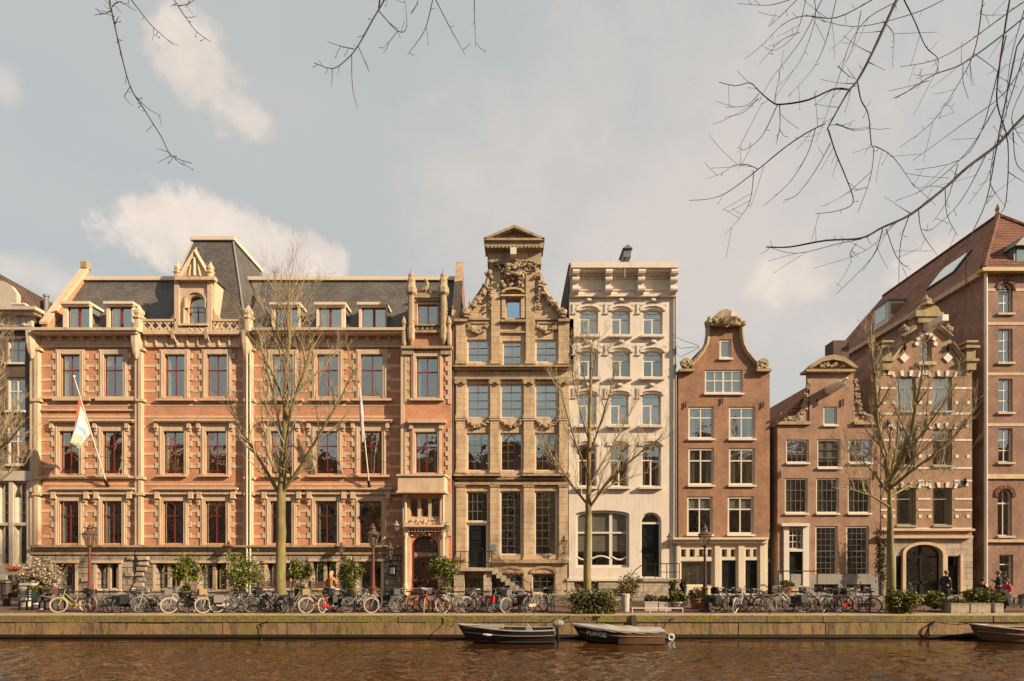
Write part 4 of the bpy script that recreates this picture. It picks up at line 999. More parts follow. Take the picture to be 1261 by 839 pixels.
df.box(X(791), X(812.5), 35.14, 35.3, Z(645.5), Z(643)).build('door_frame', WHITE, Wt.root)
dd = MB().box(X(791), X(812.5), 35.24, 35.32, Z(710.5), Z(645.5))
for (a, b_) in ((792.5, 800.8), (802.8, 811)):
    for (c, d) in ((648, 660), (662, 682), (685, 707)): dd.prism([loop_px(a, b_, c, d), loop_px(a+1, b_-1, c+1, d-1)], 35.2, 35.25)
dd.build('door', DKWOOD, Wt.root)
MB().prism([loop_px(791, 812.5, 633, 643, 9)], 35.22, 35.23).build('fanlight_pane', GLASS, Wt.root)
# curved glazing bar in the shop window
gb = MB()
for (a, b_) in ((711, 727), (728.5, 752), (754.5, 772)):
    pts = []
    for k in range(9):
        t = k/8; sgn = 1 if a == 728.5 else -1
        pts.append((X(a+(b_-a)*t), 35.2, Z(686-sgn*3.5*math.sin(math.pi*t)+(2.5 if sgn > 0 else 0))))
    gb.tube(pts, .055, 5)
gb.build('curved_glazing_bar', WHITE, Wt.root)
for (a, b_) in ((707, 721), (723, 737)): Wt.win(a, b_, 716.5, 731, fw=1, vs=(), hs=(), name='basement_window', fm=STONE_D)
Wt.wall('stucco_wall', [(698.5, 714), (830.5, 714), (831, 365), (701.5, 365)], STUCCO)
Wt.wall('plinth', [(698.5, 736), (830.5, 736), (830.5, 714.1), (698.5, 714.1)], BLOCKS, front=.03)
Wt.b('plinth_band', 698, 788, 712.3, 715.5, .12); Wt.b('cornice', 703.5, 835.5, 322.8, 329.5, .75, .6); Wt.b('cornice', 704.5, 834.5, 329.5, 332.6, .62); 
Wt.b('cornice', 702, 832.5, 332.7, 365, .08); Wt.b('cornice', 701.5, 833, 361.5, 365, .22); Wt.b('cornice', 702, 832.5, 336.5, 339, .26)
for k in range(32): Wt.b('dentils', 714+k*3.55, 715.8+k*3.55, 339.2, 343, .22)
for p in (704.5, 744.5, 784, 823.5):
    mb = Wt.m('cornice_brackets'); x0, x1 = X(p), X(p+7.2)
    mb.prism([[(35, Z(335)), (34.42, Z(335)), (34.4, Z(341)), (34.5, Z(343)), (34.55, Z(345)), (34.6, Z(355)), (34.55, Z(362)), (34.8, Z(366)), (35, Z(367))]], x0, x1, 'x')
    for yy, rr_ in ((341, .2), (349, .17), (361, .16)): mb.tube([(x0-.03, 34.45 if yy < 345 else 34.55, Z(yy)), (x1+.03, 34.45 if yy < 345 else 34.55, Z(yy))], rr_, 10)
for p in (715, 755, 794): Wt.b('panel_moulding', p, p+26, 343.6, 345, .14); Wt.b('panel_moulding', p, p+26, 357.5, 359, .14)
Wt.flush(dict(window_sills=STUCCO, hood_mould=STUCCO, hood_peak=STUCCO, stucco_panels=STUCCO, plinth_band=STUCCO, cornice=STUCCO, dentils=STUCCO, cornice_brackets=STUCCO, panel_moulding=STUCCO), keep=('dentils',))
Wt.body(DBRICK, 326, 12, 701, 831.5)
MB().box(X(700.5), X(832), 35.05, 46.9, Z(326)+.0, Z(323.6)).build('flat_roof', GREYPIPE, Wt.root)
hb = MB(); hb.rbox((X(769), 34.7, Z(321)), (.42, 1.2, .5), 0, .0)
hb.prism([[(X(763), Z(316.5)), (X(775), Z(316.5)), (X(769), Z(312))]], 34.0, 35.4); hb.tube([(X(769, 34.3), 34.3, Z(319, 34.3)), (X(769, 34.3), 34.3, Z(342, 34.3))], .035, 5); hb.build('hoist_housing', GREYPIPE, Wt.root)
lnd = MB().box(X(786.5), X(830), 33.7, 34.98, .0, Z(715)).box(X(785.5), X(830.3), 33.6, 34.98, Z(715), Z(712)).build('stair_landing', BLOCKS, Wt.root)
st = MB()
for k in range(5): st.box(X(786)-.28*(k+1), X(786)-.28*k, 33.7, 34.98, 0, Z(715)-.2*(k+.6))
st.build('stone_steps', BLOCKS, Wt.root)
rl = MB(); zt = Z(712); yR = 33.7
for p in (787, 800, 814, 829): rl.tube([(X(p), yR, zt), (X(p), yR, zt+.9)], .025, 5)
rl.tube([(X(787)-1.2, yR, 0.1), (X(787)-1.2, yR, .75), (X(787)-.5, yR, zt+.55), (X(787), yR, zt+.9), (X(829), yR, zt+.9)], .028, 5); rl.tube([(X(787), yR, zt+.4), (X(829), yR, zt+.4)], .02, 5)
rl.build('iron_railing', IRON, Wt.root)
# ================================================================ BELL GABLE HOUSE
Bg = Facade('bell_gable_house', 'brown brick canal house with rounded bell gable and cream shopfront beside the white house', 833, 946)
Bg.win(886, 900.5, 418, 441.5, fw=2.4, vs=(), hs=(), fm=WHITE, sill=1.5, dep=.06, curtain=('full',))
Bg.win(868, 914.5, 455.5, 484.5, fw=2, vs=((.25), (.5), (.75)), hs=(.45,), mt=.6, sill=1.5, dep=.06, curtain=('full',), fm=WHITE)
Bg.b('mull', 890, 892.2, 457, 483, -.08, .2)
for (y0, y1) in ((501, 540.5), (552, 597.5), (611.5, 658)):
    for (a, b_) in ((847.5, 879), (897.5, 929.5)):
        Bg.win(a-(y0 > 600)*1.5, b_-(y0 > 600)*1.5, y0, y1, fw=2.4, vs=(.5,), hs=((.32, .8),), mt=.75, sill=1.2, dep=.06, curtain=('sides', .25) if y0 < 600 else ('blind', .32), fm=WHITE)
def mirror(pts, c): return pts+[(2*c-x, y) for x, y in reversed(pts)]
bell = mirror([(835.5, 662), (835.5, 456), (851, 456), (853, 447), (858, 441), (864, 434), (869, 424), (871.5, 412), (872, 402), (875, 394), (881, 388), (887, 385)], 891.7)
Bg.wall('brick_wall', bell, BBRICK)
cop = mirror([(851.5, 449), (858, 442), (864.5, 434), (869.3, 424), (871, 413), (871, 402)], 891.7)
gm = MB()
for pts in (cop[:6], cop[6:]): gm.tube([(X(x), 34.92, Z(y)) for x, y in pts], .15, 6)
gm.builds('gable_coping', STONE_D, Bg.root)
cr = MB().prism([mirror([(869, 402), (869, 399), (875, 397), (878, 391), (884, 386), (891, 383)], 891.7)+[(0, 0)][:0]], 0, 1) if False else MB()
pp = [(X(x), Z(y)) for x, y in mirror([(868.5, 403), (868.5, 399.5), (874.5, 397.5), (878, 391), (884.5, 385.5), (891, 383.2)], 891.7)]
cr.prism([pp], 34.7, 35.1); carving(cr, 873, 911, 391, 402, 34.75, .14, 36, .12); cr.ball((X(869.5), 34.8, Z(400)), .2).ball((X(914), 34.8, Z(400)), .2)
cr.build('gable_crest', MOSSY, Bg.root)
MB().rbox((X(898, 34.2), 34.2, Z(393, 34.2)), (.34, 1.5, .3)).build('hoist_beam', WHITE, Bg.root)
for s_ in (-1, 1):
    cxx = 891.7+s_*47; vm = MB(); volute(vm, X(cxx), Z(448.5), .36, 34.75, 35.15, dirn=-s_); carving(vm, cxx-7, cxx+7, 446, 455, 34.9, .15, 26, .11)
    vm.box(X(cxx-9), X(cxx+9), 34.7, 35.3, Z(459), Z(456)); vm.build('shoulder_scroll', MOSSY, Bg.root)
for (x, y) in ((843.5, 499), (939, 499), (889, 494)): MB().tube([(X(x), 34.93, Z(y-4)), (X(x)+.03, 34.93, Z(y)), (X(x)-.03, 34.93, Z(y+4))], .04, 5).build('wall_anchor', IRON, Bg.root)
# shopfront
Bg.holes += [loop_px(838, 877.5, 691, 721.5), loop_px(888.5, 906.5, 690, 731), loop_px(917.5, 933, 690, 731)]
for (a, b_) in ((838.5, 844.5), (849, 855.5), (860.5, 866.5), (871, 877), (888.5, 895), (899.5, 906), (918, 923.5), (927, 932.5)):
    Bg.win(a, b_, 676.5, 686, fw=.6, vs=(), hs=(), name='fanlight', fm=CREAM, dep=.08)
Bg.wall('shopfront', [(833, 736), (945, 736), (945, 662.1), (833, 662.1)], CREAM, front=.06)
sw = MB().prism([loop_px(837.7, 877.8, 690.7, 721.8), loop_px(839.5, 876, 692.5, 720)], 35.06, 35.16).build('shop_window', CREAM, Bg.root)
MB().box(X(839), X(876.5), 35.1, 35.106, Z(720.5), Z(692)).build('pane', GLASS, sw); Bg.curtain(sw, 839.5, 876, 692.5, 720, 35.25, ('full',))
for (a, b_) in ((888.5, 906.5), (917.5, 933)):
    dl = MB().box(X(a), X(b_), 35.1, 35.2, Z(731), Z(690))
    for (c, d) in ((693, 704), (707, 727)): dl.prism([loop_px(a+2, b_-2, c, d), loop_px(a+3.2, b_-3.2, c+1.2, d-1.2)], 35.06, 35.11)
    dl.build('door', DKWOOD, Bg.root)
Bg.b('shop_cornice', 829, 947, 662, 664.5, .45); Bg.b('shop_cornice', 830.5, 946, 664.5, 669, .28)
for (a, b_) in ((833, 837), (879.5, 885.5), (908.5, 915.5), (935, 941.5)): Bg.b('shop_pilaster', a, b_, 669.1, 734, .14)
Bg.flush(dict(mull=WHITE, shop_cornice=CREAM, shop_pilaster=CREAM))
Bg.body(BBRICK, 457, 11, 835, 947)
MB().prism([[(X(837), Z(457)), (X(946), Z(457)), (X(891.5), Z(400))]], 35.5, 45.9).build('roof', TILER, Bg.root)
MB().tube([(X(833, 34.7), 34.9, 0.1), (X(833, 34.7), 34.9, Z(358, 34.7))], .06, 6).build('downpipe', GREYPIPE, Wt.root)
# narrow dark entrance between the two brick houses
P_ = Facade('side_entrance', 'narrow black doorway with white frame squeezed between two brick houses', 943.5, 957, 36.2)
P_.b('door_leaf', 944, 957, 693, 732, 0, .1); P_.b('upper_panel', 944, 957, 674, 688, 0, .1); P_.b('upper_panel', 944, 957, 640, 671, 0, .1)
P_.b('white_frame', 942, 959, 688, 692.9, .06); P_.b('white_frame', 942, 959, 671, 673.9, .06)
P_.b('back_wall', 942, 959, 520, 640, 0, .3)
P_.flush(dict(door_leaf=DKWOOD, upper_panel=DKWOOD, white_frame=WHITE, back_wall=GREYW))
# ================================================================ SMALL NECK GABLE HOUSE
Nk = Facade('neck_gable_house', 'low brown brick house with curved gable top and a pale fish shaped hoist beam', 957, 1084)
Nk.win(1014, 1031, 501, 523.5, fw=1.8, vs=(), hs=(), dep=.06, sill=1)
for (a, b_, y0, y1) in ((968, 996, 541.5, 570), (1006.5, 1035, 541, 576), (1045, 1073.5, 541.5, 570), (966.5, 994.5, 589, 632), (1005, 1033, 589, 632), (1044, 1072, 589, 632)):
    Nk.win(a, b_, y0, y1, fw=1.7, vs=(.5,) if y0 < 560 and a > 1000 and a < 1010 else (.25, .5, .75), hs=(.33, .66), mt=.3, gb=DARKBAR, dep=.06, curtain=('blind', .8) if y0 < 560 else ('left', .4), sill=.6, fm=WHITE)
for (a, b_) in ((1004, 1031.5), (1042, 1070)): Nk.win(a, b_, 648, 709.5, fw=2, vs=(.25, .5, .75), hs=tuple((k/8, .5 if k == 4 else .25) for k in range(1, 8)), mt=.22, gb=DARKBAR, dep=.06, fm=WHITE, curtain=('right', .3))
for (a, b_) in ((1002, 1032), (1042, 1072)): Nk.win(a, b_, 719.5, 731, fw=1.2, vs=(.5,), hs=(), name='basement_window', fm=GREYW)
Nk.win(971, 988, 651, 676, fw=1, vs=(.33, .67), hs=(.33, .67), mt=.4, name='door_transom', fm=WHITE, dep=.05)
Nk.holes.append(loop_px(971, 988, 679.5, 722))
nk = mirror([(957, 735), (957, 522), (996.5, 522), (996.5, 456)], 1021.5)
nk = [(957.5, 707), (957.5, 522), (997, 522), (997, 456), (1004, 448), (1014, 442), (1024, 440.5), (1034, 442), (1044, 448), (1051.5, 456), (1051.5, 522), (1085, 522), (1085, 707)]
Nk.wall('brick_wall', nk, B5BRICK)
Nk.wall('plinth', [(957.5, 736), (1085, 736), (1085, 707.1), (957.5, 707.1)], mat('grey_render', (.30, .27, .235), .85, .2, 1, .2, dirt=.4), front=.05)
Nk.b('door_surround', 964.5, 971, 648, 732, .1); Nk.b('door_surround', 988, 995.5, 648, 732, .1); Nk.b('door_surround', 971.1, 987.9, 676.2, 679.4, .1)
Nk.b('door_surround', 963, 997.5, 644.5, 648, .3)
Nk.b('door', 971, 988, 679.5, 722, -.1, .2); 
for c, d in ((683, 697), (700, 719)): Nk.m('door').prism([loop_px(973, 986, c, d), loop_px(974.2, 984.8, c+1.2, d-1.2)], 35.06, 35.11)
Nk.b('door_step', 962, 998, 722.2, 736, .9, .3)
Nk.b('shoulder', 956, 998, 519.5, 523.5, .16, .3); Nk.b('shoulder', 1050.5, 1086, 519.5, 523.5, .16, .3)
Nk.b('crest', 993, 1054, 454.5, 457.5, .28, .5)
Nk.m('crest').prism([[(X(x), Z(y)) for x, y in [(993, 454.6), (1000, 448), (1010, 441.5), (1023.5, 438.5), (1037, 441.5), (1047, 448), (1054, 454.6), (1049, 454.6), (1036, 447), (1023.5, 444.5), (1011, 447), (998, 454.6)]]], 34.72, 35.4)
carving(Nk.m('crest_carving'), 1008, 1039, 447, 453, 35, .15, 40, .1)
for s_ in (-1, 1):
    w = Nk.m('carved_wing'); X_ = lambda x: 1023.8+s_*(x-1023.8)
    for (x, y) in ((1053, 470), (1054, 478), (1055, 487), (1056, 495), (1058, 502), (1060, 508), (1064, 512), (1069, 515), (1075, 517), (1081, 516), (1084, 512)):
        q = 1.8+(y-470)*.03
        carving(w, X_(x)-q, X_(x)+q, y-3, y+3, 35.1, .1, 12, .085)
    w.prism([[(X(X_(x)), Z(y)) for x, y in ((1051.5, 465), (1053.5, 485), (1057, 503), (1066, 514), (1082, 519), (1051.5, 519))]], 35.08, 35.3)
for (x, y) in ((1005.5, 496), (1037.5, 496), (960, 585), (1077.5, 585)): MB().tube([(X(x), 34.93, Z(y-4.5)), (X(x), 34.93, Z(y+4.5))], .045, 5).build('wall_anchor', IRON, Nk.root)
bm_ = MB(); y0_, y1_ = 33.6, 35.1   # pale fish like hoist beam
bm_.tube([(X(1021), 35.1, Z(481)), (X(1021), 34.4, Z(480.5)), (X(1021), 33.8, Z(480.5)), (X(1021), 33.45, Z(481))], [.3, .28, .22, .12], 8)
for dz in (-.22, .22): bm_.tube([(X(1021), 33.6, Z(481)), (X(1021)+.1, 33.25, Z(481)+dz)], [.1, .07], 5)
bm_.build('hoist_beam', WHITE, Nk.root)
Nk.flush(dict(door_surround=WHITE, door=DKWOOD, door_step=BLOCKS, shoulder=STONE_D, crest=MOSSY, crest_carving=STONE_D, carved_wing=STONE_D), keep=('crest_carving',))
Nk.body(mat('grey_side_render', (.20, .18, .165), .85), 523, 11, 957.5, 1085)
MB().prism([[(X(956), Z(523)), (X(1086), Z(523)), (X(1022), Z(460))]], 35.5, 45.9).build('roof', TILE, Nk.root)
MB().box(X(1022, 38), X(1039, 38)+.1, 37.6, 38.6, Z(470, 38), Z(422, 38)).build('chimney', DBRICK, Nk.root)
rl = MB(); zt = Z(722)
for p in (960, 975, 1008): rl.tube([(X(p, 34), 34.15, zt-.5), (X(p, 34), 34.15, zt+.95)], .028, 5)
rl.tube([(X(958, 34), 34.15, zt+.95), (X(1010, 34), 34.15, zt+.95)], .035, 5); rl.build('iron_railing', IRON, Nk.root)
# ================================================================ STEPPED GABLE HOUSE WITH BANDS
Bn = Facade('banded_gable_house', 'brown brick house with white stone bands, urn topped gable and arched carriage door', 1084, 1197.5)
Bn.win(1132, 1147.5, 416, 446, arch=7, fw=1, vs=(.5,), hs=((.3, .4), (.65, .4)), mt=.4, sill=2, dep=.15, fm=STONE)
for (y0, y1) in ((464, 506.5), (528.5, 573.5), (601, 647)):
    for (a, b_) in ((1104, 1128), (1149, 1172.5)):
        Bn.win(a, b_, y0, y1, arch=0, fw=1.7, vs=(.5,) if y0 < 500 else (), hs=(.28,), mt=.4, dep=.12, curtain=('blind', .9) if y0 < 500 else (('blind', .3) if y0 < 560 else ('sides', .2)), sill=1, fm=mat('olive_grey_paint', (.33, .29, .2), .5))
Bn.holes += [loop_px(1114, 1159, 671, 736.5, 12), loop_px(1102, 1111, 685, 736.5), loop_px(1165.5, 1181, 685, 736.5)]
gb2 = [(1084, 659.5), (1084, 457), (1093.5, 457), (1093.5, 446), (1096, 443), (1103, 432), (1110, 420), (1118, 411), (1126, 405), (1126, 386), (1156, 386), (1156, 405), (1164, 411), (1172, 420), (1179, 432), (1186, 443), (1188, 446), (1188, 457), (1197, 457), (1197, 659.5)]
Bn.wall('brick_wall', gb2, B6BRICK)
Bn.wall('stone_ground_floor', [(1084, 736), (1197, 736), (1197, 659.6), (1084, 659.6)], BLOCKS, front=.05)
WB = 'stone_bands'; OC = [(1101, 1131), (1146, 1175.5)]
Bn.b('ground_cornice', 1083, 1198.5, 659.5, 663, .3); Bn.b('ground_cornice', 1083, 1198, 651.5, 654, .18)
Bn.b(WB, 1085, 1196.5, 650, 651.4, .04)
for y in (508.5, 541, 575.5, 591, 613.5, 627): 
    for (a, b_) in ((1084.5, 1101), (1130, 1146.5), (1175, 1196.8)): Bn.b(WB, a, b_, y, y+2.3, .025)
for y in (508.5, 575.5): Bn.b(WB, 1101.1, 1129.9, y, y+2.3, .02); Bn.b(WB, 1146.6, 1174.9, y, y+2.3, .02)
for (a, b_) in ((1084.5, 1103), (1129, 1148.5), (1174, 1196.8)): Bn.b(WB, a, b_, 477, 479.5, .025)
for y in (494, 560, 634): 
    for x in (1087, 1098, 1131, 1143, 1176, 1190): Bn.b(WB, x, x+4, y, y+4, .03)
vs_ = Bn.m('voussoirs')
for y0 in (457, 521, 594):      # alternating white wedges above the windows
    for (a, b_) in ((1104, 1128), (1149, 1172.5)):
        for k in range(7):
            if k % 2 == 0:
                x = a-3+(b_-a+6)*k/6; lean = (k-3)*.9; dy = -1.6*abs(k-3)/3*-1
                vs_.prism([[(X(x-1.6), Z(y0+6+dy)), (X(x+1.6), Z(y0+6+dy)), (X(x+2.2+lean), Z(y0-.5+dy)), (X(x-2.2+lean), Z(y0-.5+dy))]], 34.95, 35.02)
    for x in (1087, 1095, 1136, 1141, 1181, 1190): vs_.prism([[(X(x-2.2), Z(y0+5)), (X(x+2.2), Z(y0+5)), (X(x+1.2), Z(y0)), (X(x-1.2), Z(y0))]], 34.95, 35.02)
for k in range(7):
    t = math.pi*(k+.0)/6; 
    if k % 2 == 0 or True: vs_.rbox((X(1139.8+11.5*math.cos(t)), 34.98, Z(422-13*math.sin(t)+2)), (.22, .1, .22), 0, t)
for x in (1113, 1166.5):
    vs_.prism([[(X(x-6), Z(441)), (X(x), Z(435)), (X(x+6), Z(441)), (X(x), Z(447))]], 34.93, 35.02)
for (x, y) in ((1113, 429), (1166.5, 429), (1092, 522), (1187, 522), (1092, 594), (1187, 594), (1137.5, 522)): MB().tube([(X(x), 34.9, Z(y-4.5)), (X(x), 34.9, Z(y+4))], .06, 5).ball((X(x), 34.88, Z(y)), .12).build('wall_anchor', IRON, Bn.root)
Bn.b('attic_sill', 1128, 1151, 448, 450.5, .2)
gc = MB()
for s_ in (-1, 1):
    q_ = lambda x: 1141+s_*(x-1141)
    for (p0, p1) in (((1156, 403), (1171, 416)), ((1171, 423), (1186, 443))):
        gc.tube([(X(q_(p0[0])), 34.95, Z(p0[1])), (X(q_(p1[0])), 34.95, Z(p1[1]))], .17, 4)
gc.builds('gable_coping', STONE_D, Bn.root)
for s_ in (-1, 1):
    q_ = lambda x: X(1141+s_*(x-1141))
    u = MB(); u.lathe((q_(1168), 35.05, 0), [(.1, Z(417)), (.24, Z(414)), (.1, Z(411)), (.25, Z(408)), (.28, Z(404)), (.12, Z(402)), (.03, Z(398))], 8).build('urn', MOSSY, Bn.root)
    u = MB(); xx = q_(1192.5); u.box(xx-.28, xx+.28, 34.75, 35.3, Z(457), Z(447)).box(xx-.4, xx+.4, 34.65, 35.4, Z(447), Z(444)).box(xx-.27, xx+.27, 34.78, 35.28, Z(444), Z(431)).box(xx-.42, xx+.42, 34.62, 35.42, Z(431), Z(428)).box(xx-.2, xx+.2, 34.8, 35.2, Z(428), Z(424)).box(xx-.36, xx+.36, 34.68, 35.38, Z(424), Z(421.5)).build('shoulder_pedestal', MOSSY, Bn.root)
top = MB().box(X(1124), X(1158), 34.7, 35.4, Z(392), Z(387)).box(X(1128), X(1154), 34.78, 35.3, Z(399), Z(392.1))
top.prism([[(X(x), Z(y)) for x, y in [(1124, 387), (1156, 387), (1152, 380), (1146, 377), (1141, 376), (1134, 377), (1128, 380)]]], 34.78, 35.3)
top.lathe((X(1140), 35, 0), [(.5, Z(378)), (.28, Z(374)), (.3, Z(370)), (.12, Z(367)), (.06, Z(363.5))], 8); top.build('gable_crest', MOSSY, Bn.root)
MB().rbox((X(1152, 34.2), 34.3, Z(398, 34.2)), (.36, 1.8, .36)).build('hoist_beam', WHITE, Bn.root)
# carriage door
cd = MB().prism([loop_px(1114, 1159, 671, 736, 12), loop_px(1114, 1159, 671, 736, 12, 35, 1.2)], 35.2, 35.3)
for (a, b_, c, d) in ((1135, 1138, 672, 736), (1114, 1159, 716, 719), (1116, 1135, 685, 687), (1138, 1158, 685, 687)): cd.box(X(a), X(b_), 35.18, 35.3, Z(d), Z(c))
cdo = cd.build('carriage_door', DKWOOD, Bn.root)
MB().prism([loop_px(1114.5, 1158.5, 671.5, 716, 12)], 35.24, 35.246).build('pane', GLASS, cdo); MB().box(X(1115), X(1158), 35.24, 35.28, Z(736), Z(719)).build('lower_panel', DKWOOD, cdo)
MB().prism([loop_px(1110, 1163, 667.5, 736, 14), loop_px(1113.8, 1159.2, 670.8, 735.9, 12)], 34.85, 34.98).build('arch_moulding', STONE, Bn.root)
for (a, b_) in ((1102, 1111), (1165.5, 1181)): MB().box(X(a), X(b_), 35.2, 35.3, Z(736), Z(697)).prism([loop_px(a, b_, 685, 736), loop_px(a+1.2, b_-1.2, 686, 735)], 35.1, 35.2).build('side_door', DKWOOD, Bn.root)
for (a, b_) in ((1098, 1101.8), (1111.2, 1113.5), (1161.5, 1165.3), (1181.2, 1185)): Bn.b('door_jamb', a, b_, 683, 735.5, .12)
Bn.flush(dict(ground_cornice=STONE, stone_bands=WHITE, voussoirs=WHITE, attic_sill=STONE, door_jamb=STONE), keep=('stone_bands', 'voussoirs'))
Bn.body(B6BRICK, 458, 11, 1084, 1197.5)
MB().prism([[(X(1086), Z(458)), (X(1195), Z(458)), (X(1141), Z(395))]], 35.5, 45.9).build('roof', TILE, Bn.root)
# ================================================================ BIG WAREHOUSE
Wr = Facade('warehouse_building', 'large red brown brick building with steep tiled roof and skylight, far right', 1212.5, 1400)
B7C = [(1229.5, 1247), (1275, 1292.5), (1321, 1338.5), (1367, 1384.5)]
for (a, b_) in B7C:
    Wr.win(a, b_, 348, 385.5, arch=8, fw=1.3, vs=(.5,), hs=(.33, .66), mt=.5, dep=.12)
    for (y0, y1) in ((405, 446), (466.5, 507.5), (527.5, 569)): Wr.win(a, b_, y0, y1, fw=1.3, vs=(.5,), hs=(.33, .66), mt=.5, dep=.12, curtain=('blind', .3))
    Wr.win(a-1, b_-1, 602, 660, arch=9, fw=1.3, vs=(.5,), hs=((.3, .8),), mt=.5, dep=.12)
    Wr.m('arch_bricks').prism([loop_px(a-5, b_+3, 597.5, 612, 11), loop_px(a-1.2, b_-.8, 601.8, 611.9, 9)], 34.94, 35.02)
    Wr.m('arch_bricks').prism([loop_px(a-3, b_+3, 344.5, 357, 9.5), loop_px(a-.2, b_+.2, 347.8, 356.9, 8)], 34.94, 35.02)
    for y in (387, 447.5, 509, 570.5, 661): Wr.b('window_sills', a-2, b_+2, y-1, y+1.5, .12)
Wr.win(1230, 1247, 683, 722, fw=1.5, vs=(), hs=(.3,), name='doorway', fm=WHITE)
Wr.win(1275, 1292, 683, 722, fw=1.5, vs=(), hs=(.3,), name='doorway', fm=WHITE)
Wr.wall('brick_wall', [(1212.5, 666), (1400, 666), (1400, 332.5), (1212.5, 332.5)], B7BRICK)
Wr.wall('ground_floor_wall', [(1212.5, 736), (1400, 736), (1400, 666.1), (1212.5, 666.1)], B7BRICK, front=.04)
for y0 in (355.5, 397, 459, 521.5, 584):
    xs_ = [1213]+[v for a, b_ in B7C for v in (a-3.2, b_+3.2)]+[1399]
    if y0 == 355.5:
        for k in range(0, len(xs_), 2): Wr.b('stone_bands', xs_[k], xs_[k+1], y0, y0+3.6, .03)
    else: Wr.b('stone_bands', 1213, 1399, y0, y0+3.6, .03)
Wr.b('string_course', 1212, 1400, 664.5, 668, .2); Wr.b('string_course', 1212, 1400, 586.2+1.6, 590, .1)
Wr.b('eaves_gutter', 1210.5, 1400, 329, 333.5, .45)
for k in range(30): Wr.b('corbels', 1215+k*6, 1218+k*6, 337, 341, .12)
Wr.b('corbels', 1213, 1399, 334, 336.9, .14)
Wr.m('pipe').tube([(X(1213, 34.9), 34.85, .2), (X(1213, 34.9), 34.85, Z(334))], .09, 8)
Wr.flush(dict(arch_bricks=TILER, window_sills=STONE, stone_bands=STONE, string_course=STONE, eaves_gutter=mat('ochre_gutter', (.50, .33, .12), .6), corbels=B7BRICK, pipe=WHITE), keep=('stone_bands', 'corbels'))
xw = X(1212.5); xe = X(1400); zt = Z(332.5); Yb = 52.5
MB().box(xw+.005, xw+.4, 35.44, Yb, 0, zt).box(xe-.4, xe, 35.44, Yb, 0, zt).box(xw+.4, xe-.4, Yb-.4, Yb, 0, zt).box(xw+.4, xe-.4, 35.46, Yb-.4, zt-.3, zt-.05).build('side_wall', DBRICK if False else B7BRICK, Wr.root)
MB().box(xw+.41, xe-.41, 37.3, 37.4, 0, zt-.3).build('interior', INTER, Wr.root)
MB().box(xw-.28, xw+.1, 35.0, Yb+.1, zt-.32, zt+.06).build('side_gutter', STONE, Wr.root)
MB().box(xw-.06, xw+.02, 40.2, Yb, zt-5.1, zt-4.8).box(xw-.04, xw+.02, 44.5, Yb, zt-4.6, zt-3.2).build('side_band', STONE_D, Wr.root)
RX = X(1228.6, 39.0); RZ = Z(266, 39.0); wE = 2*(RX-xw)
y0r = 34.75
rf = MB(); a_ = (xw-.3, y0r, zt+.02); b2_ = (xw+wE+.3, y0r, zt+.02); c_ = (xw+wE+.3, Yb+.2, zt+.02); d_ = (xw-.3, Yb+.2, zt+.02); r0 = (RX, 39, RZ); r1 = (RX, Yb-1.5, RZ)
rf.v = [a_, b2_, c_, d_, r0, r1]; rf.f = [(0, 4, 5, 3), (1, 2, 5, 4), (2, 3, 5), (0, 3, 2, 1)]
rf.build('roof', TILE, Wr.root)
hp_ = MB(); hp_.v = [(xw-.3, y0r-.01, zt+.03), (xw+wE+.3, y0r-.01, zt+.03), (RX, 38.98, RZ+.02), (RX, 39.3, RZ-.4)]; hp_.f = [(0, 1, 2), (1, 0, 3), (0, 2, 3), (2, 1, 3)]; hp_.build('front_hip', TILER, Wr.root)
hh = MB(); hh.tube([a_, r0], .17, 6).tube([b2_, r0], .17, 6).tube([r0, r1], .15, 6).build('ridge_tiles', TILER, Wr.root)
MB().lathe((RX, 39, 0), [(.2, RZ), (.1, RZ+.3), (.16, RZ+.45), (.03, RZ+.8)], 6).build('finial', MOSSY, Wr.root)
MB().prism([[(xw+wE+.3, zt), (xe, zt), (xe, zt+.3), (xw+wE, zt+5)]], 36, Yb).build('rear_roof', TILE, Wr.root)
fd = MB().box(X(1252), X(1275), 35.2, 38, zt, Z(303)).prism([[(X(1249), Z(303)), (X(1278), Z(303)), (X(1263.5), Z(288))]], 34.9, 39).build('front_dormer', GREYPIPE, Wr.root)
MB().box(X(1255), X(1272), 35.16, 35.19, Z(328), Z(306)).build('pane', GLASSB, fd)
# skylight and small dormer on the left slope
def slope_pt(Y, t): return Vector((xw-.3+(RX-xw+.3)*t, Y, zt+.02+(RZ-zt)*t))
nrm = Vector((-(RZ-zt), 0, (RX-xw+.3))).normalized()
sk = MB(); A1 = [slope_pt(Y, t)+nrm*.1 for Y, t in ((38.6, .28), (41.2, .28), (41.2, .55), (38.6, .55))]
def slab4(mb, P, n, th):
    k = len(mb.v); mb.v += [tuple(p) for p in P]+[tuple(p-n*th) for p in P]
    mb.f += [(k, k+1, k+2, k+3), (k+7, k+6, k+5, k+4)]+[(k+i, k+4+i, k+4+(i+1) % 4, k+(i+1) % 4) for i in range(4)]
slab4(sk, A1, nrm, .2); sko = sk.build('skylight', IRON, Wr.root)
pn = MB(); cen = sum(A1, Vector())/4; slab4(pn, [cen+(p-cen)*.86+nrm*.02 for p in A1], nrm, .02); pn.build('pane', glass_mat('roof_glass', refl=.8), sko)
Yq = 44.2; p0 = slope_pt(Yq, .12)
sd = MB().box(p0.x-.1, p0.x+1.8, Yq, Yq+1.7, p0.z-.1, p0.z+1.55).build('roof_dormer', WHITE, Wr.root)
MB().box(p0.x-.14, p0.x-.11, Yq+.25, Yq+1.45, p0.z+.25, p0.z+1.3).box(p0.x+.1, p0.x+1.2, Yq-.04, Yq-.01, p0.z+.5, p0.z+1.35).build('pane', GLASSB, sd)
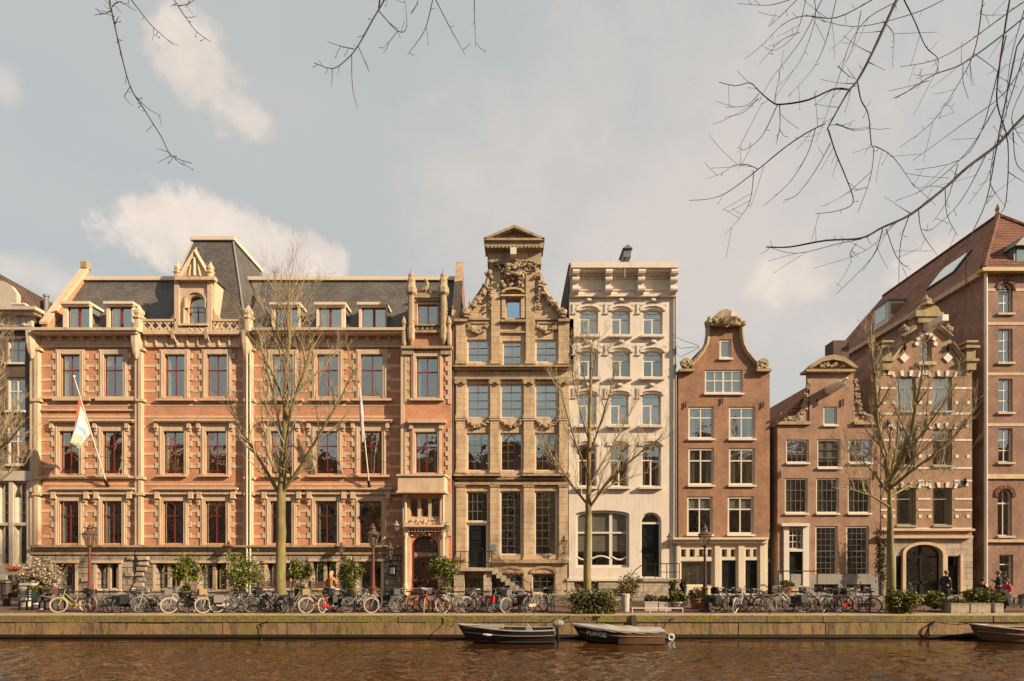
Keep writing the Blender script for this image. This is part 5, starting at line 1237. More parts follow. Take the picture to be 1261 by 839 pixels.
MB().box(p0.x-.2, p0.x+1.9, Yq-.1, Yq+1.8, p0.z+1.55, p0.z+1.68).build('dormer_top', GREYPIPE, sd)
# row of houses on the near bank behind the viewpoint (seen in panes and water)
ORD = 'one two three four five six seven eight nine ten eleven twelve thirteen fourteen fifteen sixteen seventeen'.split()
for i in range(17):
    x0 = -80+i*9.4; w = 9.2; h = [17, 15.5, 18, 16, 17.5, 15, 18, 16.5, 17][i % 9]
    t = thing('near_bank_house', ['brown', 'red brown', 'pale brown'][i % 3]+' brick house on the near bank behind the viewpoint, number '+ORD[i]+' from the left', 'house', (x0+w/2, -13, 0), 'houses on the near bank')
    m_ = [BBRICK, B7BRICK, B5BRICK][i % 3]
    MB().box(x0, x0+w, -25, -13, 0, h).build('wall', m_, t); MB().prism([[(x0, h), (x0+w, h), (x0+w/2, h+3.2)]], -25, -12.9).build('roof', TILE, t)
    for r_ in range(4):
        for c_ in range(3):
            xx = x0+1.1+c_*2.6; zz = 1.2+r_*3.3
            wf = MB().prism([[(xx, zz), (xx+1.5, zz), (xx+1.5, zz+2.2), (xx, zz+2.2)], [(xx+.12, zz+.12), (xx+1.38, zz+.12), (xx+1.38, zz+2.08), (xx+.12, zz+2.08)]], -12.99, -12.9).build('window', WHITE, t)
            MB().box(xx+.1, xx+1.4, -12.985, -12.95, zz+.1, zz+2.1).build('pane', DKWOOD, wf)
# ================================================================ BARE STREET TREES
BARK = mat('mossy_bark', (.25, .195, .075), .9, .4, 3, .8, 16, dirt=.5, dirtcol=(.06, .045, .03))
TWIG = mat('pale_twig', (.40, .31, .19), .85, .25, 3, .2, spec=.2)
NEARBARK = mat('dark_branch_bark', (.06, .042, .032), .85, .3, 4, .3)
def rot_dir(d, ang, roll, r):
    d = d.normalized(); a = d.orthogonal().normalized(); b = d.cross(a)
    s = a*math.cos(roll)+b*math.sin(roll)
    return (d*math.cos(ang)+s*math.sin(ang)).normalized()
def grow(mb, tw, p, d, L_, rad, lev, r, up=.12, maxlev=4):
    n = 6 if lev < 2 else (5 if lev < 3 else 4)
    pts = [p]; rads = [rad]; q = p.copy(); dd = d.copy()
    for i in range(n):
        dd = (dd+Vector((r.uniform(-1, 1), r.uniform(-1, 1), r.uniform(-.6, .8)))*(.10+.025*lev)+Vector((0, 0, up))).normalized()
        q = q+dd*(L_/n); pts.append(q.copy()); rads.append(rad*(1-.78*(i+1)/n)+.0016)
    (mb if lev < 2 else tw).tube(pts, rads, 7 if lev < 1 else (5 if lev < 2 else 3), cap=False)
    if lev >= maxlev: return
    k = {0: 9, 1: 7, 2: 5, 3: 4}[lev]
    for j in range(k):
        t = .18+.8*(j+r.random()*.8)/k
        i = min(n-1, int(t*n)); f = t*n-i
        pp = pts[i].lerp(pts[i+1], min(1, f)); rr_ = rads[i]*(1-f)+rads[i+1]*f
        nd = rot_dir(pts[i+1]-pts[i], R(r.uniform(24, 52)), r.uniform(0, 6.28), r)
        nd = (nd+Vector((0, 0, .18))).normalized()
        grow(mb, tw, pp, nd, L_*r.uniform(.36, .58)*(1.15-.4*t), max(.003, rr_*.58), lev+1, r, up*.9, maxlev)
def street_tree(label, px, pybase, Y, rb, trunk, limbs, seed, leader):
    r = random.Random(seed); x0 = X(px, Y)
    t = thing('bare_tree', label, 'tree', (x0, Y, 0), 'bare trees along the quay')
    mb = MB(); tw = MB()
    P3 = lambda a, b, dy=0: Vector((X(a, Y+dy), Y+dy, Z(b, Y+dy)))
    pts = [Vector((x0, Y, -.05)), Vector((x0, Y, .12))]+[P3(*q) for q in trunk]
    n = len(pts); rads = [rb*1.35, rb*1.08]+[rb*(1-.78*(i+1)/(n-2)) for i in range(n-2)]
    # finer trunk with slight wobble
    P2, R2 = [], []
    for i in range(n-1):
        for k in range(3):
            f = k/3; P2.append(pts[i].lerp(pts[i+1], f)+(Vector((r.uniform(-1, 1), r.uniform(-1, 1), 0))*.018 if i > 0 else Vector())); R2.append((rads[i]*(1-f)+rads[i+1]*f)*r.uniform(.96, 1.05))
    P2.append(pts[-1]); R2.append(rads[-1])
    mb.tube(P2, R2, 12)
    for (s, pth, rad) in limbs:
        pp = [P3(*s)]+[P3(*q) for q in pth]
        rr_ = [rad*(1-.75*i/len(pth))+.004 for i in range(len(pp))]
        mb.tube(pp, rr_, 6, cap=False)
        for i in range(len(pp)-1):
            for k in range(4):
                f = (k+r.random())/4
                if i == 0 and f < .35: continue
                st = pp[i].lerp(pp[i+1], f); rd = rr_[i]*(1-f)+rr_[i+1]*f
                nd = rot_dir(pp[i+1]-pp[i], R(r.uniform(22, 50)), r.uniform(0, 6.28), r)
                grow(mb, tw, st, (nd+Vector((0, 0, .25))).normalized(), r.uniform(1.2, 2.3)*(1-.12*i), max(.006, rd*.55), 2, r, .13)
    # leaders rising through the crown
    for (s, d, L_, rad) in leader:
        grow(mb, tw, P3(*s), Vector(d).normalized(), L_, rad, 1, r, .10)
    mb.build('trunk', BARK, t, smooth=True, recalc=False)
    tw.build('crown', TWIG, t, recalc=False)
    return t
street_tree('tallest bare tree with mossy yellow trunk, in front of the orange brick building', 345, 752, 25.6, .235,
    [(346, 690), (346, 640), (347, 600), (350, 560), (352, 520), (352, 490), (353, 455), (356, 420), (358, 385)],
    [((346, 612), [(325, 575, .6), (300, 535, .9), (284, 500, 1.2)], .09), ((347, 608), [(372, 572, -.5), (396, 530, -.9), (420, 490, -1.2), (436, 455, -1.4)], .085),
     ((350, 560), [(340, 500, .6), (328, 450, 1), (318, 410, 1.2)], .07), ((352, 525), [(366, 480, -.6), (380, 440, -1), (388, 405, -1.3)], .07),
     ((348, 590), [(352, 550, -1.2), (358, 500, -1.9), (362, 455, -2.2)], .06), ((347, 600), [(330, 560, 1.5), (322, 510, 2.2), (320, 470, 2.6)], .06),
     ((352, 500), [(338, 465, -.4), (322, 432, -.7), (300, 405, -.9)], .05), ((352, 505), [(374, 475, .5), (398, 452, .9), (415, 432, 1.1)], .05)],
    21, [((353, 470), (-.25, .1, 1), 4.0, .05), ((353, 455), (.2, -.1, 1), 4.2, .05), ((355, 430), (-.1, -.2, 1), 3.4, .04), ((356, 420), (.3, .2, 1), 3.2, .035), ((357, 400), (.0, .1, 1), 2.6, .03), ((354, 445), (-.4, -.1, 1), 3.4, .035)])
street_tree('slender bare tree rising from a green bush, in front of the white house', 723, 755, 25.0, .17,
    [(723, 690), (724, 640), (725, 615), (725, 570), (726, 530), (727, 490), (728, 450), (729, 425)],
    [((724, 622), [(706, 600, .5), (690, 575, .8), (676, 560, 1)], .055), ((724, 628), [(745, 598, -.5), (768, 575, -.9), (795, 552, -1.2), (815, 538, -1.3)], .06),
     ((725, 600), [(742, 570, .8), (762, 535, 1.3), (780, 500, 1.6)], .055), ((725, 585), [(710, 550, -.9), (698, 510, -1.3), (690, 475, -1.6)], .05),
     ((726, 560), [(740, 520, -.7), (752, 480, -1), (760, 445, -1.2)], .045), ((726, 545), [(714, 505, .6), (706, 465, .9), (700, 435, 1)], .045),
     ((724, 615), [(742, 603, 1.2), (768, 590, 1.8), (798, 582, 2)], .04)],
    33, [((727, 490), (-.2, .1, 1), 2.6, .035), ((728, 470), (.25, 0, 1), 2.4, .03), ((728, 450), (0, -.2, 1), 2.0, .025)])
street_tree('bare tree with forked dark trunk, in front of the banded brick gable house', 1097, 748, 26.2, .2,
    [(1097, 690), (1096, 640), (1096, 605), (1096, 585)],
    [((1096, 600), [(1090, 560, .3), (1080, 520, .5), (1078, 480, .5), (1074, 440, .6), (1072, 405, .6)], .13), ((1096, 592), [(1110, 565, -.4), (1122, 530, -.6), (1130, 490, -.7), (1136, 455, -.8)], .12),
     ((1096, 610), [(1078, 585, .5), (1060, 565, .9), (1045, 555, 1.2)], .06), ((1096, 602), [(1120, 582, -.6), (1150, 560, -1), (1178, 535, -1.3), (1204, 500, -1.6)], .075),
     ((1096, 612), [(1120, 598, .8), (1148, 590, 1.3), (1180, 575, 1.6)], .06), ((1096, 590), [(1104, 550, 1), (1108, 500, 1.4), (1106, 455, 1.6)], .07),
     ((1096, 625), [(1076, 612, -.4), (1058, 606, -.7), (1040, 600, -1)], .05), ((1110, 565, -.4), [(1135, 535, -1), (1160, 500, -1.5), (1180, 470, -1.7)], .06),
     ((1096, 598), [(1130, 560, -.2), (1165, 528, -.2), (1192, 498, -.1)], .06)],
    45, [((1074, 440), (-.1, 0, 1), 1.6, .03), ((1136, 455), (.2, 0, 1), 1.8, .03)])
street_tree('bare tree beyond the left edge, its twigs reaching over the dark brick house', -45, 752, 25.6, .2,
    [(-45, 690), (-45, 640), (-44, 600), (-42, 550), (-40, 500), (-38, 450)],
    [((-45, 612), [(-20, 570, .6), (0, 530, .9), (20, 500, 1.2)], .09), ((-44, 600), [(-15, 560, -.5), (10, 545, -.9), (30, 520, -1.2)], .085), ((-42, 550), [(-20, 500, .6), (0, 460, 1), (18, 430, 1.2)], .07),
     ((-45, 620), [(-10, 600, .3), (15, 580, .5), (32, 570, .6)], .06), ((-42, 560), [(-60, 520, .6), (-80, 480, 1), (-90, 440, 1.2)], .07)],
    57, [((-38, 450), (.2, .1, 1), 3.0, .04), ((-40, 480), (.5, .1, 1), 3.4, .05)])
# ================================================================ NEAR BANK TREES WITH OVERHANGING BRANCHES
def overhang(polys, org, s, depth, mb, r, w0, twig=True, side=None):
    ends = []
    for pi, (pts, w, dz) in enumerate(polys):
        Y0 = depth+dz; P = []
        sm = []
        for i in range(len(pts)-1):
            a = Vector(pts[i]); b = Vector(pts[i+1]); pm = Vector(pts[i-1]) if i else a; pn = Vector(pts[i+2]) if i+2 < len(pts) else b
            for k in range(4):
                t = k/4; sm.append(.5*((2*a)+(b-pm)*t+(2*pm-5*a+4*b-pn)*t*t+(3*a-pm-3*b+pn)*t**3))
        sm.append(Vector(pts[-1]))
        n = len(sm)
        for i, q in enumerate(sm):
            px = org[0]+q.x/s; py = org[1]+q.y/s; Y = Y0-.25*i/n
            P.append(Vector((X(px, Y), Y, Z(py, Y))))
        rad = [w*(1-.72*i/n)*r.uniform(.9, 1.12) for i in range(n)]
        mb.tube(P, rad, 5, cap=True)
        ends.append(P)
        if twig:
            for i in range(2, n-1):
                if r.random() < .38:
                    d = (P[i+1]-P[i]); nd = rot_dir(d, R(r.uniform(35, 70)), r.uniform(0, 6.28), r)
                    L_ = r.uniform(.03, .16) if (side == 'left' or r.random() < .6) else r.uniform(.2, .5)
                    q1 = P[i]+nd*L_*.5+Vector((0, 0, -.01)); q2 = P[i]+nd*L_+Vector((r.uniform(-.02, .02), 0, r.uniform(-.03, .02)))
                    mb.tube([P[i], q1, q2], [max(.0028, rad[i]*.45), .0026, .0022], 3, cap=False)
                    if r.random() < .2: mb.ball(tuple(q2), .006, 1, 1, 1.4)
    return ends
RT = [([(600, 0), (585, 30), (530, 150), (490, 225), (465, 255), (430, 315), (405, 360)], .021, 0),
 ([(465, 250), (420, 250), (350, 280), (275, 292), (250, 285), (215, 255), (190, 232), (150, 240), (103, 230)], .011, 0),
 ([(215, 262), (180, 295), (120, 300)], .005, 0), ([(212, 275), (170, 315), (118, 328)], .005, 0), ([(265, 295), (240, 350), (215, 390), (175, 418), (155, 412)], .006, 0), ([(272, 292), (273, 350), (262, 405)], .0055, 0), ([(272, 360), (285, 380), (299, 382)], .004, 0),
 ([(400, 345), (350, 370), (290, 410), (210, 475), (130, 535), (80, 555), (20, 560)], .009, 0), ([(210, 472), (180, 460), (145, 462), (110, 485), (65, 500)], .005, 0), ([(200, 480), (190, 560), (160, 610), (120, 655)], .0055, 0),
 ([(408, 362), (430, 430), (455, 490), (478, 565), (430, 590), (372, 597)], .009, 0), ([(415, 400), (370, 480), (320, 545), (285, 558)], .006, 0), ([(372, 360), (350, 430), (300, 510), (225, 578)], .006, 0),
 ([(490, 230), (500, 280), (520, 320), (528, 400), (535, 420), (525, 500), (490, 595)], .008, 0), ([(537, 408), (590, 440), (650, 525)], .006, 0), ([(528, 480), (460, 540), (400, 573)], .004, 0),
 ([(620, 0), (650, 60), (680, 130), (715, 165), (710, 205)], .008, .3), ([(600, 5), (520, 50), (470, 120), (440, 210), (400, 330), (372, 400)], .006, .2),
 ([(530, 0), (430, 50), (340, 45), (280, 70), (225, 125), (175, 165)], .007, .5), ([(390, 0), (340, 100), (290, 170), (250, 220), (215, 285)], .006, .4), ([(430, 0), (400, 120), (360, 200), (295, 270)], .006, .3),
 ([(370, 0), (370, 60), (330, 170), (262, 248)], .0055, .6), ([(320, 0), (260, 60), (240, 75)], .005, .6), ([(300, 0), (240, 15), (155, 10)], .005, .6), ([(500, 30), (480, 120), (445, 200)], .005, .2),
 ([(560, 60), (590, 95), (588, 160)], .005, .1), ([(730, 0), (640, 40), (480, 75), (340, 40)], .006, .2), ([(330, 90), (275, 115), (215, 180)], .005, .4), ([(435, 185), (465, 212), (488, 222)], .005, 0),
 ([(430, 345), (470, 362), (510, 362), (530, 345)], .005, 0), ([(345, 0), (320, 90), (262, 140), (230, 130)], .005, .7), ([(410, 350), (445, 350), (480, 368)], .004, 0)]
RB = [([(1010, 15), (955, 50), (880, 110), (780, 180), (700, 210), (640, 250), (590, 275)], .012, 0), ([(700, 205), (670, 212), (645, 208)], .004, 0), ([(690, 225), (640, 240), (575, 255)], .005, 0),
 ([(1010, -20), (955, 5), (850, 80), (780, 130), (700, 170), (610, 187)], .009, .3),
 ([(1060, 235), (955, 325), (880, 405), (800, 465), (740, 520), (640, 598), (560, 635), (500, 665), (400, 672), (300, 690), (235, 690)], .024, .1),
 ([(500, 668), (440, 680), (320, 708), (240, 690)], .006, .1), ([(487, 680), (470, 705), (474, 735)], .005, .1), ([(570, 640), (600, 720), (640, 755)], .006, .1), ([(660, 585), (670, 650), (712, 712)], .006, .1),
 ([(735, 530), (740, 600), (770, 660)], .006, .1), ([(560, 640), (530, 720), (430, 822)], .007, .1), ([(635, 600), (610, 680), (605, 800)], .007, .1), ([(600, 620), (540, 680), (480, 715), (365, 750)], .005, .1),
 ([(915, 0), (900, 90), (885, 200), (880, 290), (910, 400), (905, 560), (885, 600)], .012, .2), ([(905, 100), (870, 250), (830, 380), (770, 450), (650, 475)], .008, .25), ([(935, 130), (900, 300), (880, 400), (850, 560), (800, 680), (792, 800)], .010, .15),
 ([(840, 0), (820, 130), (780, 220), (700, 340), (608, 412)], .008, .4), ([(975, 140), (900, 260), (780, 350), (645, 448)], .008, .4), ([(880, 290), (800, 420), (690, 520), (600, 560)], .007, .2), ([(955, 240), (920, 330), (955, 400)], .006, .2),
 ([(980, 60), (940, 200), (900, 330), (860, 480), (800, 570)], .008, .5), ([(845, 10), (835, 40), (900, 42)], .005, .4), ([(815, 150), (870, 190), (885, 210)], .005, .4), ([(785, 180), (785, 230), (800, 278)], .005, .1),
 ([(910, 480), (955, 510)], .005, .15), ([(850, 550), (875, 548)], .004, .15), ([(770, 460), (740, 560), (700, 620)], .006, .2), ([(850, 430), (780, 560), (700, 640), (675, 640)], .006, .1), ([(875, 395), (860, 500), (875, 545)], .005, .1), ([(925, 370), (935, 460), (990, 500)], .006, .1),
 ([(955, 30), (915, 180), (905, 330)], .006, .3), ([(990, 330), (930, 360), (890, 380)], .007, .1), ([(730, 525), (700, 520), (655, 525)], .004, .1), ([(720, 300), (745, 295), (760, 320)], .003, .4)]
LT = [([(95, -60), (85, 0), (95, 50), (110, 120), (145, 255), (190, 330), (240, 410), (270, 465), (330, 488)], .0095, 0), ([(148, 258), (130, 290), (155, 318)], .0045, 0), ([(165, 290), (200, 325), (240, 347)], .0045, 0), ([(268, 465), (228, 487)], .004, 0),
 ([(262, 455), (225, 443)], .004, 0), ([(275, 470), (258, 490)], .0035, 0), ([(280, 475), (305, 495)], .0035, 0), ([(92, 30), (75, 40), (55, 40)], .006, 0), ([(93, 20), (105, 8), (122, 5)], .0055, 0), ([(100, 75), (112, 48)], .0045, 0), ([(108, 118), (122, 122)], .006, 0),
 ([(120, -40), (150, 0), (200, 65), (230, 95), (275, 135)], .0065, .1), ([(230, 95), (218, 110)], .0035, .1), ([(265, -20), (278, 0), (310, 50), (345, 95), (388, 126)], .0065, .15), ([(282, 12), (265, 20)], .004, .15), ([(290, 18), (320, 12), (322, 0)], .0045, .15)]
LG = [([(925, -50), (905, 0), (870, 60), (825, 140), (790, 180), (750, 205), (695, 188)], .0105, 0), ([(815, 147), (775, 138), (735, 125)], .005, 0), ([(808, 165), (810, 260), (825, 325)], .005, 0), ([(828, 140), (845, 180), (860, 215)], .005, 0), ([(750, 205), (748, 262)], .0045, 0),
 ([(888, 32), (945, 93), (972, 80), (965, -10)], .0055, .1), ([(945, 93), (920, 125), (897, 147)], .0045, .1), ([(1054, -20), (1030, 80), (1000, 130), (975, 163)], .0065, .2), ([(1054, -10), (1100, 80), (1147, 165)], .006, .2), ([(1174, -20), (1175, 60), (1178, 140)], .006, .3), ([(985, 40), (1005, 5), (990, -20)], .005, .1)]
r = random.Random(77)
def limb(mb, pts, r0, r1):
    P = [Vector(p) for p in pts]; Q = []
    for i in range(len(P)-1):
        pm = P[i-1] if i else P[i]; pn = P[i+2] if i+2 < len(P) else P[i+1]; a, b = P[i], P[i+1]
        for k in range(5):
            t = k/5; Q.append(.5*((2*a)+(b-pm)*t+(2*pm-5*a+4*b-pn)*t*t+(3*a-pm-3*b+pn)*t**3))
    Q.append(P[-1]); n = len(Q)-1
    mb.tube(Q, [r0+(r1-r0)*i/n for i in range(n+1)], 8)
t = thing('near_tree', 'dark branches of a bare tree hanging into the top right corner of the sky', 'tree', (12.5, 4.2-1.8, 0), 'near bank trees')
cr = MB(); tr = MB()
e1 = overhang(RT, (840, 0), 2.268, 7.0, cr, r, 0); e2 = overhang(RB, (840, 0), 2.268, 7.2, cr, r, 0)
tx, ty = 12.5, 2.4
tr.tube([(tx, ty, -.1), (tx, ty, .3), (tx-.1, ty+.1, 3), (tx-.2, ty+.2, 7), (tx-.4, ty+.5, 11), (tx-.8, ty+.8, 14.5)], [.45, .36, .31, .26, .18, .08], 12)
limb(tr, [(tx-.15, ty+.1, 5.2), (tx-2, ty+2, 8.0), (10.2, 6.6, 9.8), tuple(e2[4][0])], .13, .026)
limb(tr, [(tx-.3, ty+.3, 8.6), (tx-2.4, ty+2.2, 11.2), (8.4, 6.6, 11.4), (7.6, 7.1, 10.0), tuple(e2[0][0])], .11, .016)
limb(tr, [(tx-.3, ty+.3, 9.4), (tx-3.5, ty+2.2, 12.4), (6.3, 6.2, 11.6), (5.2, 6.9, 10.2), tuple(e1[0][0])], .12, .022)
def hang(ends, keyidx, hub, mb):
    for i in keyidx:
        p = ends[i][0]; limb(mb, [hub, ((hub[0]+p.x)/2, (hub[1]+p.y)/2+.1, max(hub[2], p.z)+.25), tuple(p)], .03, .008)
hang(e1, [16, 17, 26], (5.9, 6.6, 11.0), tr); hang(e1, [18, 19, 20, 21, 22, 23, 30], (4.3, 6.7, 10.4), tr); limb(tr, [(6.3, 6.2, 11.6), (5.2, 6.4, 11.2), (4.3, 6.7, 10.4)], .06, .03)
hang(e2, [3, 13, 16, 20], (7.9, 6.9, 11.0), tr); hang(e2, [15, 17, 30], (8.5, 7.0, 10.2), tr)
tr.build('trunk', NEARBARK, t, smooth=True, recalc=False); cr.build('branches', NEARBARK, t, smooth=True, recalc=False)
t = thing('near_tree', 'thin dark twigs of another bare tree hanging into the top left of the sky', 'tree', (-3.4, -2.2, 0), 'near bank trees')
cr = MB(); tr = MB(); tx, ty = -3.4, -2.2
f1 = overhang(LT, (100, 0), 2.425, 6.0, cr, r, 0, side='left'); f2 = overhang(LG, (100, 0), 2.425, 6.3, cr, r, 0, side='left')
tr.tube([(tx, ty, -.1), (tx, ty, .3), (tx+.1, ty+.1, 3), (tx+.2, ty+.2, 7), (tx, ty+.5, 11), (tx-.3, ty+.8, 15)], [.42, .34, .3, .24, .16, .06], 12)
limb(tr, [(tx+.15, ty+.2, 6.5), (-3.7, .8, 9.2), (-4.4, 4.0, 10.4), (-4.3, 5.4, 9.6), tuple(f1[0][0])], .11, .011)
limb(tr, [(tx+.2, ty+.2, 7.3), (-2.4, 1.2, 10), (-1.6, 4.4, 10.9), (-1.4, 5.8, 10.0), tuple(f2[0][0])], .11, .012)
hang(f1, [11, 13], (-4.2, 5.4, 9.7), tr); hang(f2, [7, 8, 9, 5], (-1.0, 5.9, 10.0), tr); limb(tr, [(-1.6, 4.4, 10.9), (-1.2, 5.3, 10.6), (-1.0, 5.9, 10.0)], .05, .03)
tr.build('trunk', NEARBARK, t, smooth=True, recalc=False); cr.build('branches', NEARBARK, t, smooth=True, recalc=False)
# two more near bank trees, only reflected
for (x, y) in ((-14, 1.2), (22, 1.0)):
    t = thing('near_tree', 'bare tree on the near bank beyond the '+('left' if x < 0 else 'right')+' edge of the view', 'tree', (x, y, 0), 'near bank trees')
    mb = MB(); tw = MB(); rr2 = random.Random(int(x))
    mb.tube([(x, y, -.1), (x, y, .4), (x+.1, y, 4), (x+.1, y, 8)], [.4, .3, .26, .2], 10)
    for k in range(7): grow(mb, tw, Vector((x+.1, y, 3.5+k*.7)), Vector((math.cos(k*2.4), math.sin(k*2.4), 1.1)).normalized(), 5.5, .1, 1, rr2, .08, 3)
    mb.build('trunk', NEARBARK, t, recalc=False); tw.build('crown', NEARBARK, t, recalc=False)
# ================================================================ LEAFY PLANTS
def leafmat(name, col, isl=.45): return mat(name, col, .55, .35, 2.2, 0, island=isl, spec=.35)
LEAF = leafmat('laurel_leaf', (.085, .105, .012)); LEAFD = leafmat('dark_grey_green_leaf', (.14, .13, .045)); LEAFG = leafmat('bright_leaf', (.13, .145, .02), .6); LEAFY = leafmat('yellow_green_leaf', (.16, .15, .02))
BLOSS = leafmat('pale_blossom', (.38, .30, .22), .25); PINKB = leafmat('orange_pink_flower', (.5, .12, .06), .3); DRYL = leafmat('dry_twiggy_leaf', (.20, .145, .07), .35)
def leaves(mb, c, rad, n, size, r, clumps=14, shell=.55, flat=.45):
    cl = []
    for i in range(clumps):
        d = Vector((r.gauss(0, 1), r.gauss(0, 1), r.gauss(0, 1))).normalized(); k = (shell+(1-shell)*r.random())*.82
        cl.append((Vector((d.x*rad[0]*k, d.y*rad[1]*k, d.z*rad[2]*k)), r.uniform(.22, .42)))
    for i in range(n):
        cc, cr_ = cl[i % clumps] if r.random() < .9 else (Vector(), .8)
        o = Vector((r.gauss(0, .5), r.gauss(0, .5), r.gauss(0, .5)))
        p = Vector(c)+cc+Vector((o.x*rad[0], o.y*rad[1], o.z*rad[2]))*cr_
        a = Vector((r.gauss(0, 1), r.gauss(0, 1), r.gauss(0, 1)+.4)).normalized(); b = a.orthogonal().normalized()
        b = (b*math.cos(r.random()*6.28)+a.cross(b)*math.sin(r.random()*6.28)).normalized(); e = a.cross(b)
        s = size*r.uniform(.6, 1.3); k = len(mb.v)
        mb.v += [tuple(p-b*s), tuple(p+e*s*flat), tuple(p+b*s), tuple(p-e*s*flat)]; mb.f.append((k, k+1, k+2, k+3))
POT = mat('black_pot', (.03, .028, .027), .5, .2, 4); POTW = mat('white_pot', (.48, .42, .36), .6, .15, 4, .05); TERRA = mat('terracotta_pot', (.30, .13, .07), .8, .2, 4); STEM = mat('plant_stem', (.09, .06, .035), .9)
def pot(kind, x, y, r_, h, z=0, parent=None, m=None):
    mb = MB()
    if kind == 'round': mb.lathe((x, y, z), [(r_*.7, 0), (r_*.95, h*.85), (r_*1.08, h*.86), (r_*1.08, h), (r_*.95, h), (r_*.9, h*.9)], 14)
    else: mb.box(x-r_, x+r_, y-r_*.6, y+r_*.6, z, z+h).box(x-r_*1.04, x+r_*1.04, y-r_*.64, y+r_*.64, z+h*.86, z+h*1.003)
    return mb.build('pot', m or POT, parent, recalc=True)
def bay_tree(label, px, ytop, ybot, hw, Y, seed, lm=LEAFG, group='potted laurel trees', lower=True):
    r = random.Random(seed); x = X(px, Y); t = thing('potted_tree', label, 'potted tree', (x, Y, 0), group)
    pot('round', x, Y, .34, .62, 0, t)
    MB().tube([(x, Y, .5), (x+.02, Y, 1.0), (x, Y, Z((ytop+ybot)/2, Y))], [.035, .03, .02], 6).build('stem', STEM, t)
    mb = MB(); zc = Z((ytop+ybot)/2, Y); rz = (Z(ytop, Y)-Z(ybot, Y))/2; rx = hw*Y/F
    leaves(mb, (x, Y, zc+rz*.1), (rx*1.25, rx*.9, rz*1.2), 1900, .08, r, 20, .5)
    if lower: leaves(mb, (x, Y, .8), (.35, .35, .35), 420, .07, r, 8)
    mb.build('foliage', lm, t, recalc=False)
bay_tree('bright round potted laurel second from left, behind the white wheeled bicycle', 228, 690, 722, 17, 30.5, 1)
bay_tree('largest potted laurel with spreading crown, left of the tallest bare tree', 297, 686, 724, 23, 29.5, 2)
bay_tree('slim potted laurel just right of the tallest bare tree', 370, 690, 717, 14, 31, 3)
bay_tree('yellow green potted laurel between the standing woman and the red lamp post', 430, 689, 722, 15, 31, 4)
bay_tree('potted laurel beside the arched red entrance door', 547, 686, 718, 17, 31, 5)
def bush(label, px, ytop, ybot, hw, Y, seed, lm, n=3000, size=.07, z0=None, nm='bush', cat='bush', stems=True, depth=.8):
    r = random.Random(seed); x = X(px, Y); t = thing(nm, label, cat, (x, Y, 0))
    zt, zb = Z(ytop, Y), Z(ybot, Y); rx = hw*Y/F
    mb = MB(); leaves(mb, (x, Y, (zt+zb)/2), (rx*1.2, min(rx, depth), (zt-zb)/2*1.15), n, size, r, 30, .4); mb.build('foliage', lm, t, recalc=False)
    if stems:
        sm = MB()
        for i in range(14):
            a = r.uniform(0, 6.28); sm.tube([(x+.1*math.cos(a), Y+.1*math.sin(a), max(0, zb)), (x+rx*.5*math.cos(a), Y+.2*math.sin(a), (zt+max(0, zb))/2), (x+rx*.8*math.cos(a), Y+.3*math.sin(a), zt-.1)], [.018, .012, .005], 4)
        sm.build('stems', STEM, t)
    return t
def planted(label, px, ytop, ybot, hw, Y, seed, lm, kind, pr, ph, pm, n=900, size=.07, lvl=None):
    t = bush(label, px, ytop, ybot, hw, Y, seed, lm, n, size, nm='potted_plant', cat='potted plant', depth=.4)
    pot(kind, X(px, Y), Y, pr, ph, 0, t, pm); return t
bush('broad grey green bush spilling over the quay edge around the slender tree', 731, 727, 763, 33, 24.45, 11, LEAFD, 5200, .075, depth=.7)
bush('tall airy shrub with pale leaves right of the slender tree', 774, 707, 742, 15, 26.2, 12, DRYL, 1500, .06)
bush('low yellow green bush left of the black clad walker, under the forked tree', 1112, 724, 762, 19, 24.6, 13, LEAFY, 3600, .07, depth=.6)
bush('small round bush between the forked tree bush and the hedge planter', 1150, 728, 750, 14, 25.6, 14, LEAFY, 1600, .07)
bush('white flowering magnolia shrub at the corner of the dark brick house', 50, 690, 724, 24, 31.5, 15, BLOSS, 3200, .075)
bush('green shrub behind the green bench on the left', 42, 722, 734, 15, 29, 16, LEAFY, 1400, .07)
bush('climbing dark vine with bare stems between the neck gable and banded houses', 1085, 640, 735, 7, 34.3, 17, mat('vine_leaf', (.06, .045, .02), .8, .3, 3, 0, island=.4), 1100, .07, cat='climbing plant', nm='climbing_plant', depth=.25)
planted('bushy green potted plant at the right end of the white rail', 834, 727, 745, 10, 26, 18, LEAFG, 'round', .33, .42, POTW)
planted('tall slim yellow leaved plant behind the bushy green pot', 829, 713, 728, 5, 28, 19, LEAFY, 'round', .22, .9, POT, 300)
planted('dark conical potted shrub beside the white house steps', 842, 712, 733, 4, 28.5, 20, leafmat('very_dark_leaf', (.02, .03, .012)), 'round', .25, .5, POT, 500)
planted('dry brown plant in a pale pot, first right of the airy shrub', 801, 733, 742, 8, 26, 21, DRYL, 'box', .3, .42, POTW, 500)
planted('dry brown plant in a white box, middle of the white rail', 818, 734, 742, 7, 26, 22, DRYL, 'box', .28, .4, POTW, 400)
planted('olive potted shrub in front of the curtained shop window', 858, 724, 738, 9, 27, 23, DRYL, 'round', .34, .5, TERRA, 700)
planted('yellow bush in a wooden tub on the neck gable house step', 969, 714, 726, 9, 33.6, 24, LEAFY, 'round', .35, .7, TERRA, 800)
planted('orange and pink flowers in a dark urn at the far left steps', 17, 697, 704, 13, 33, 25, PINKB, 'round', .25, 1.4, POT, 500, .06)
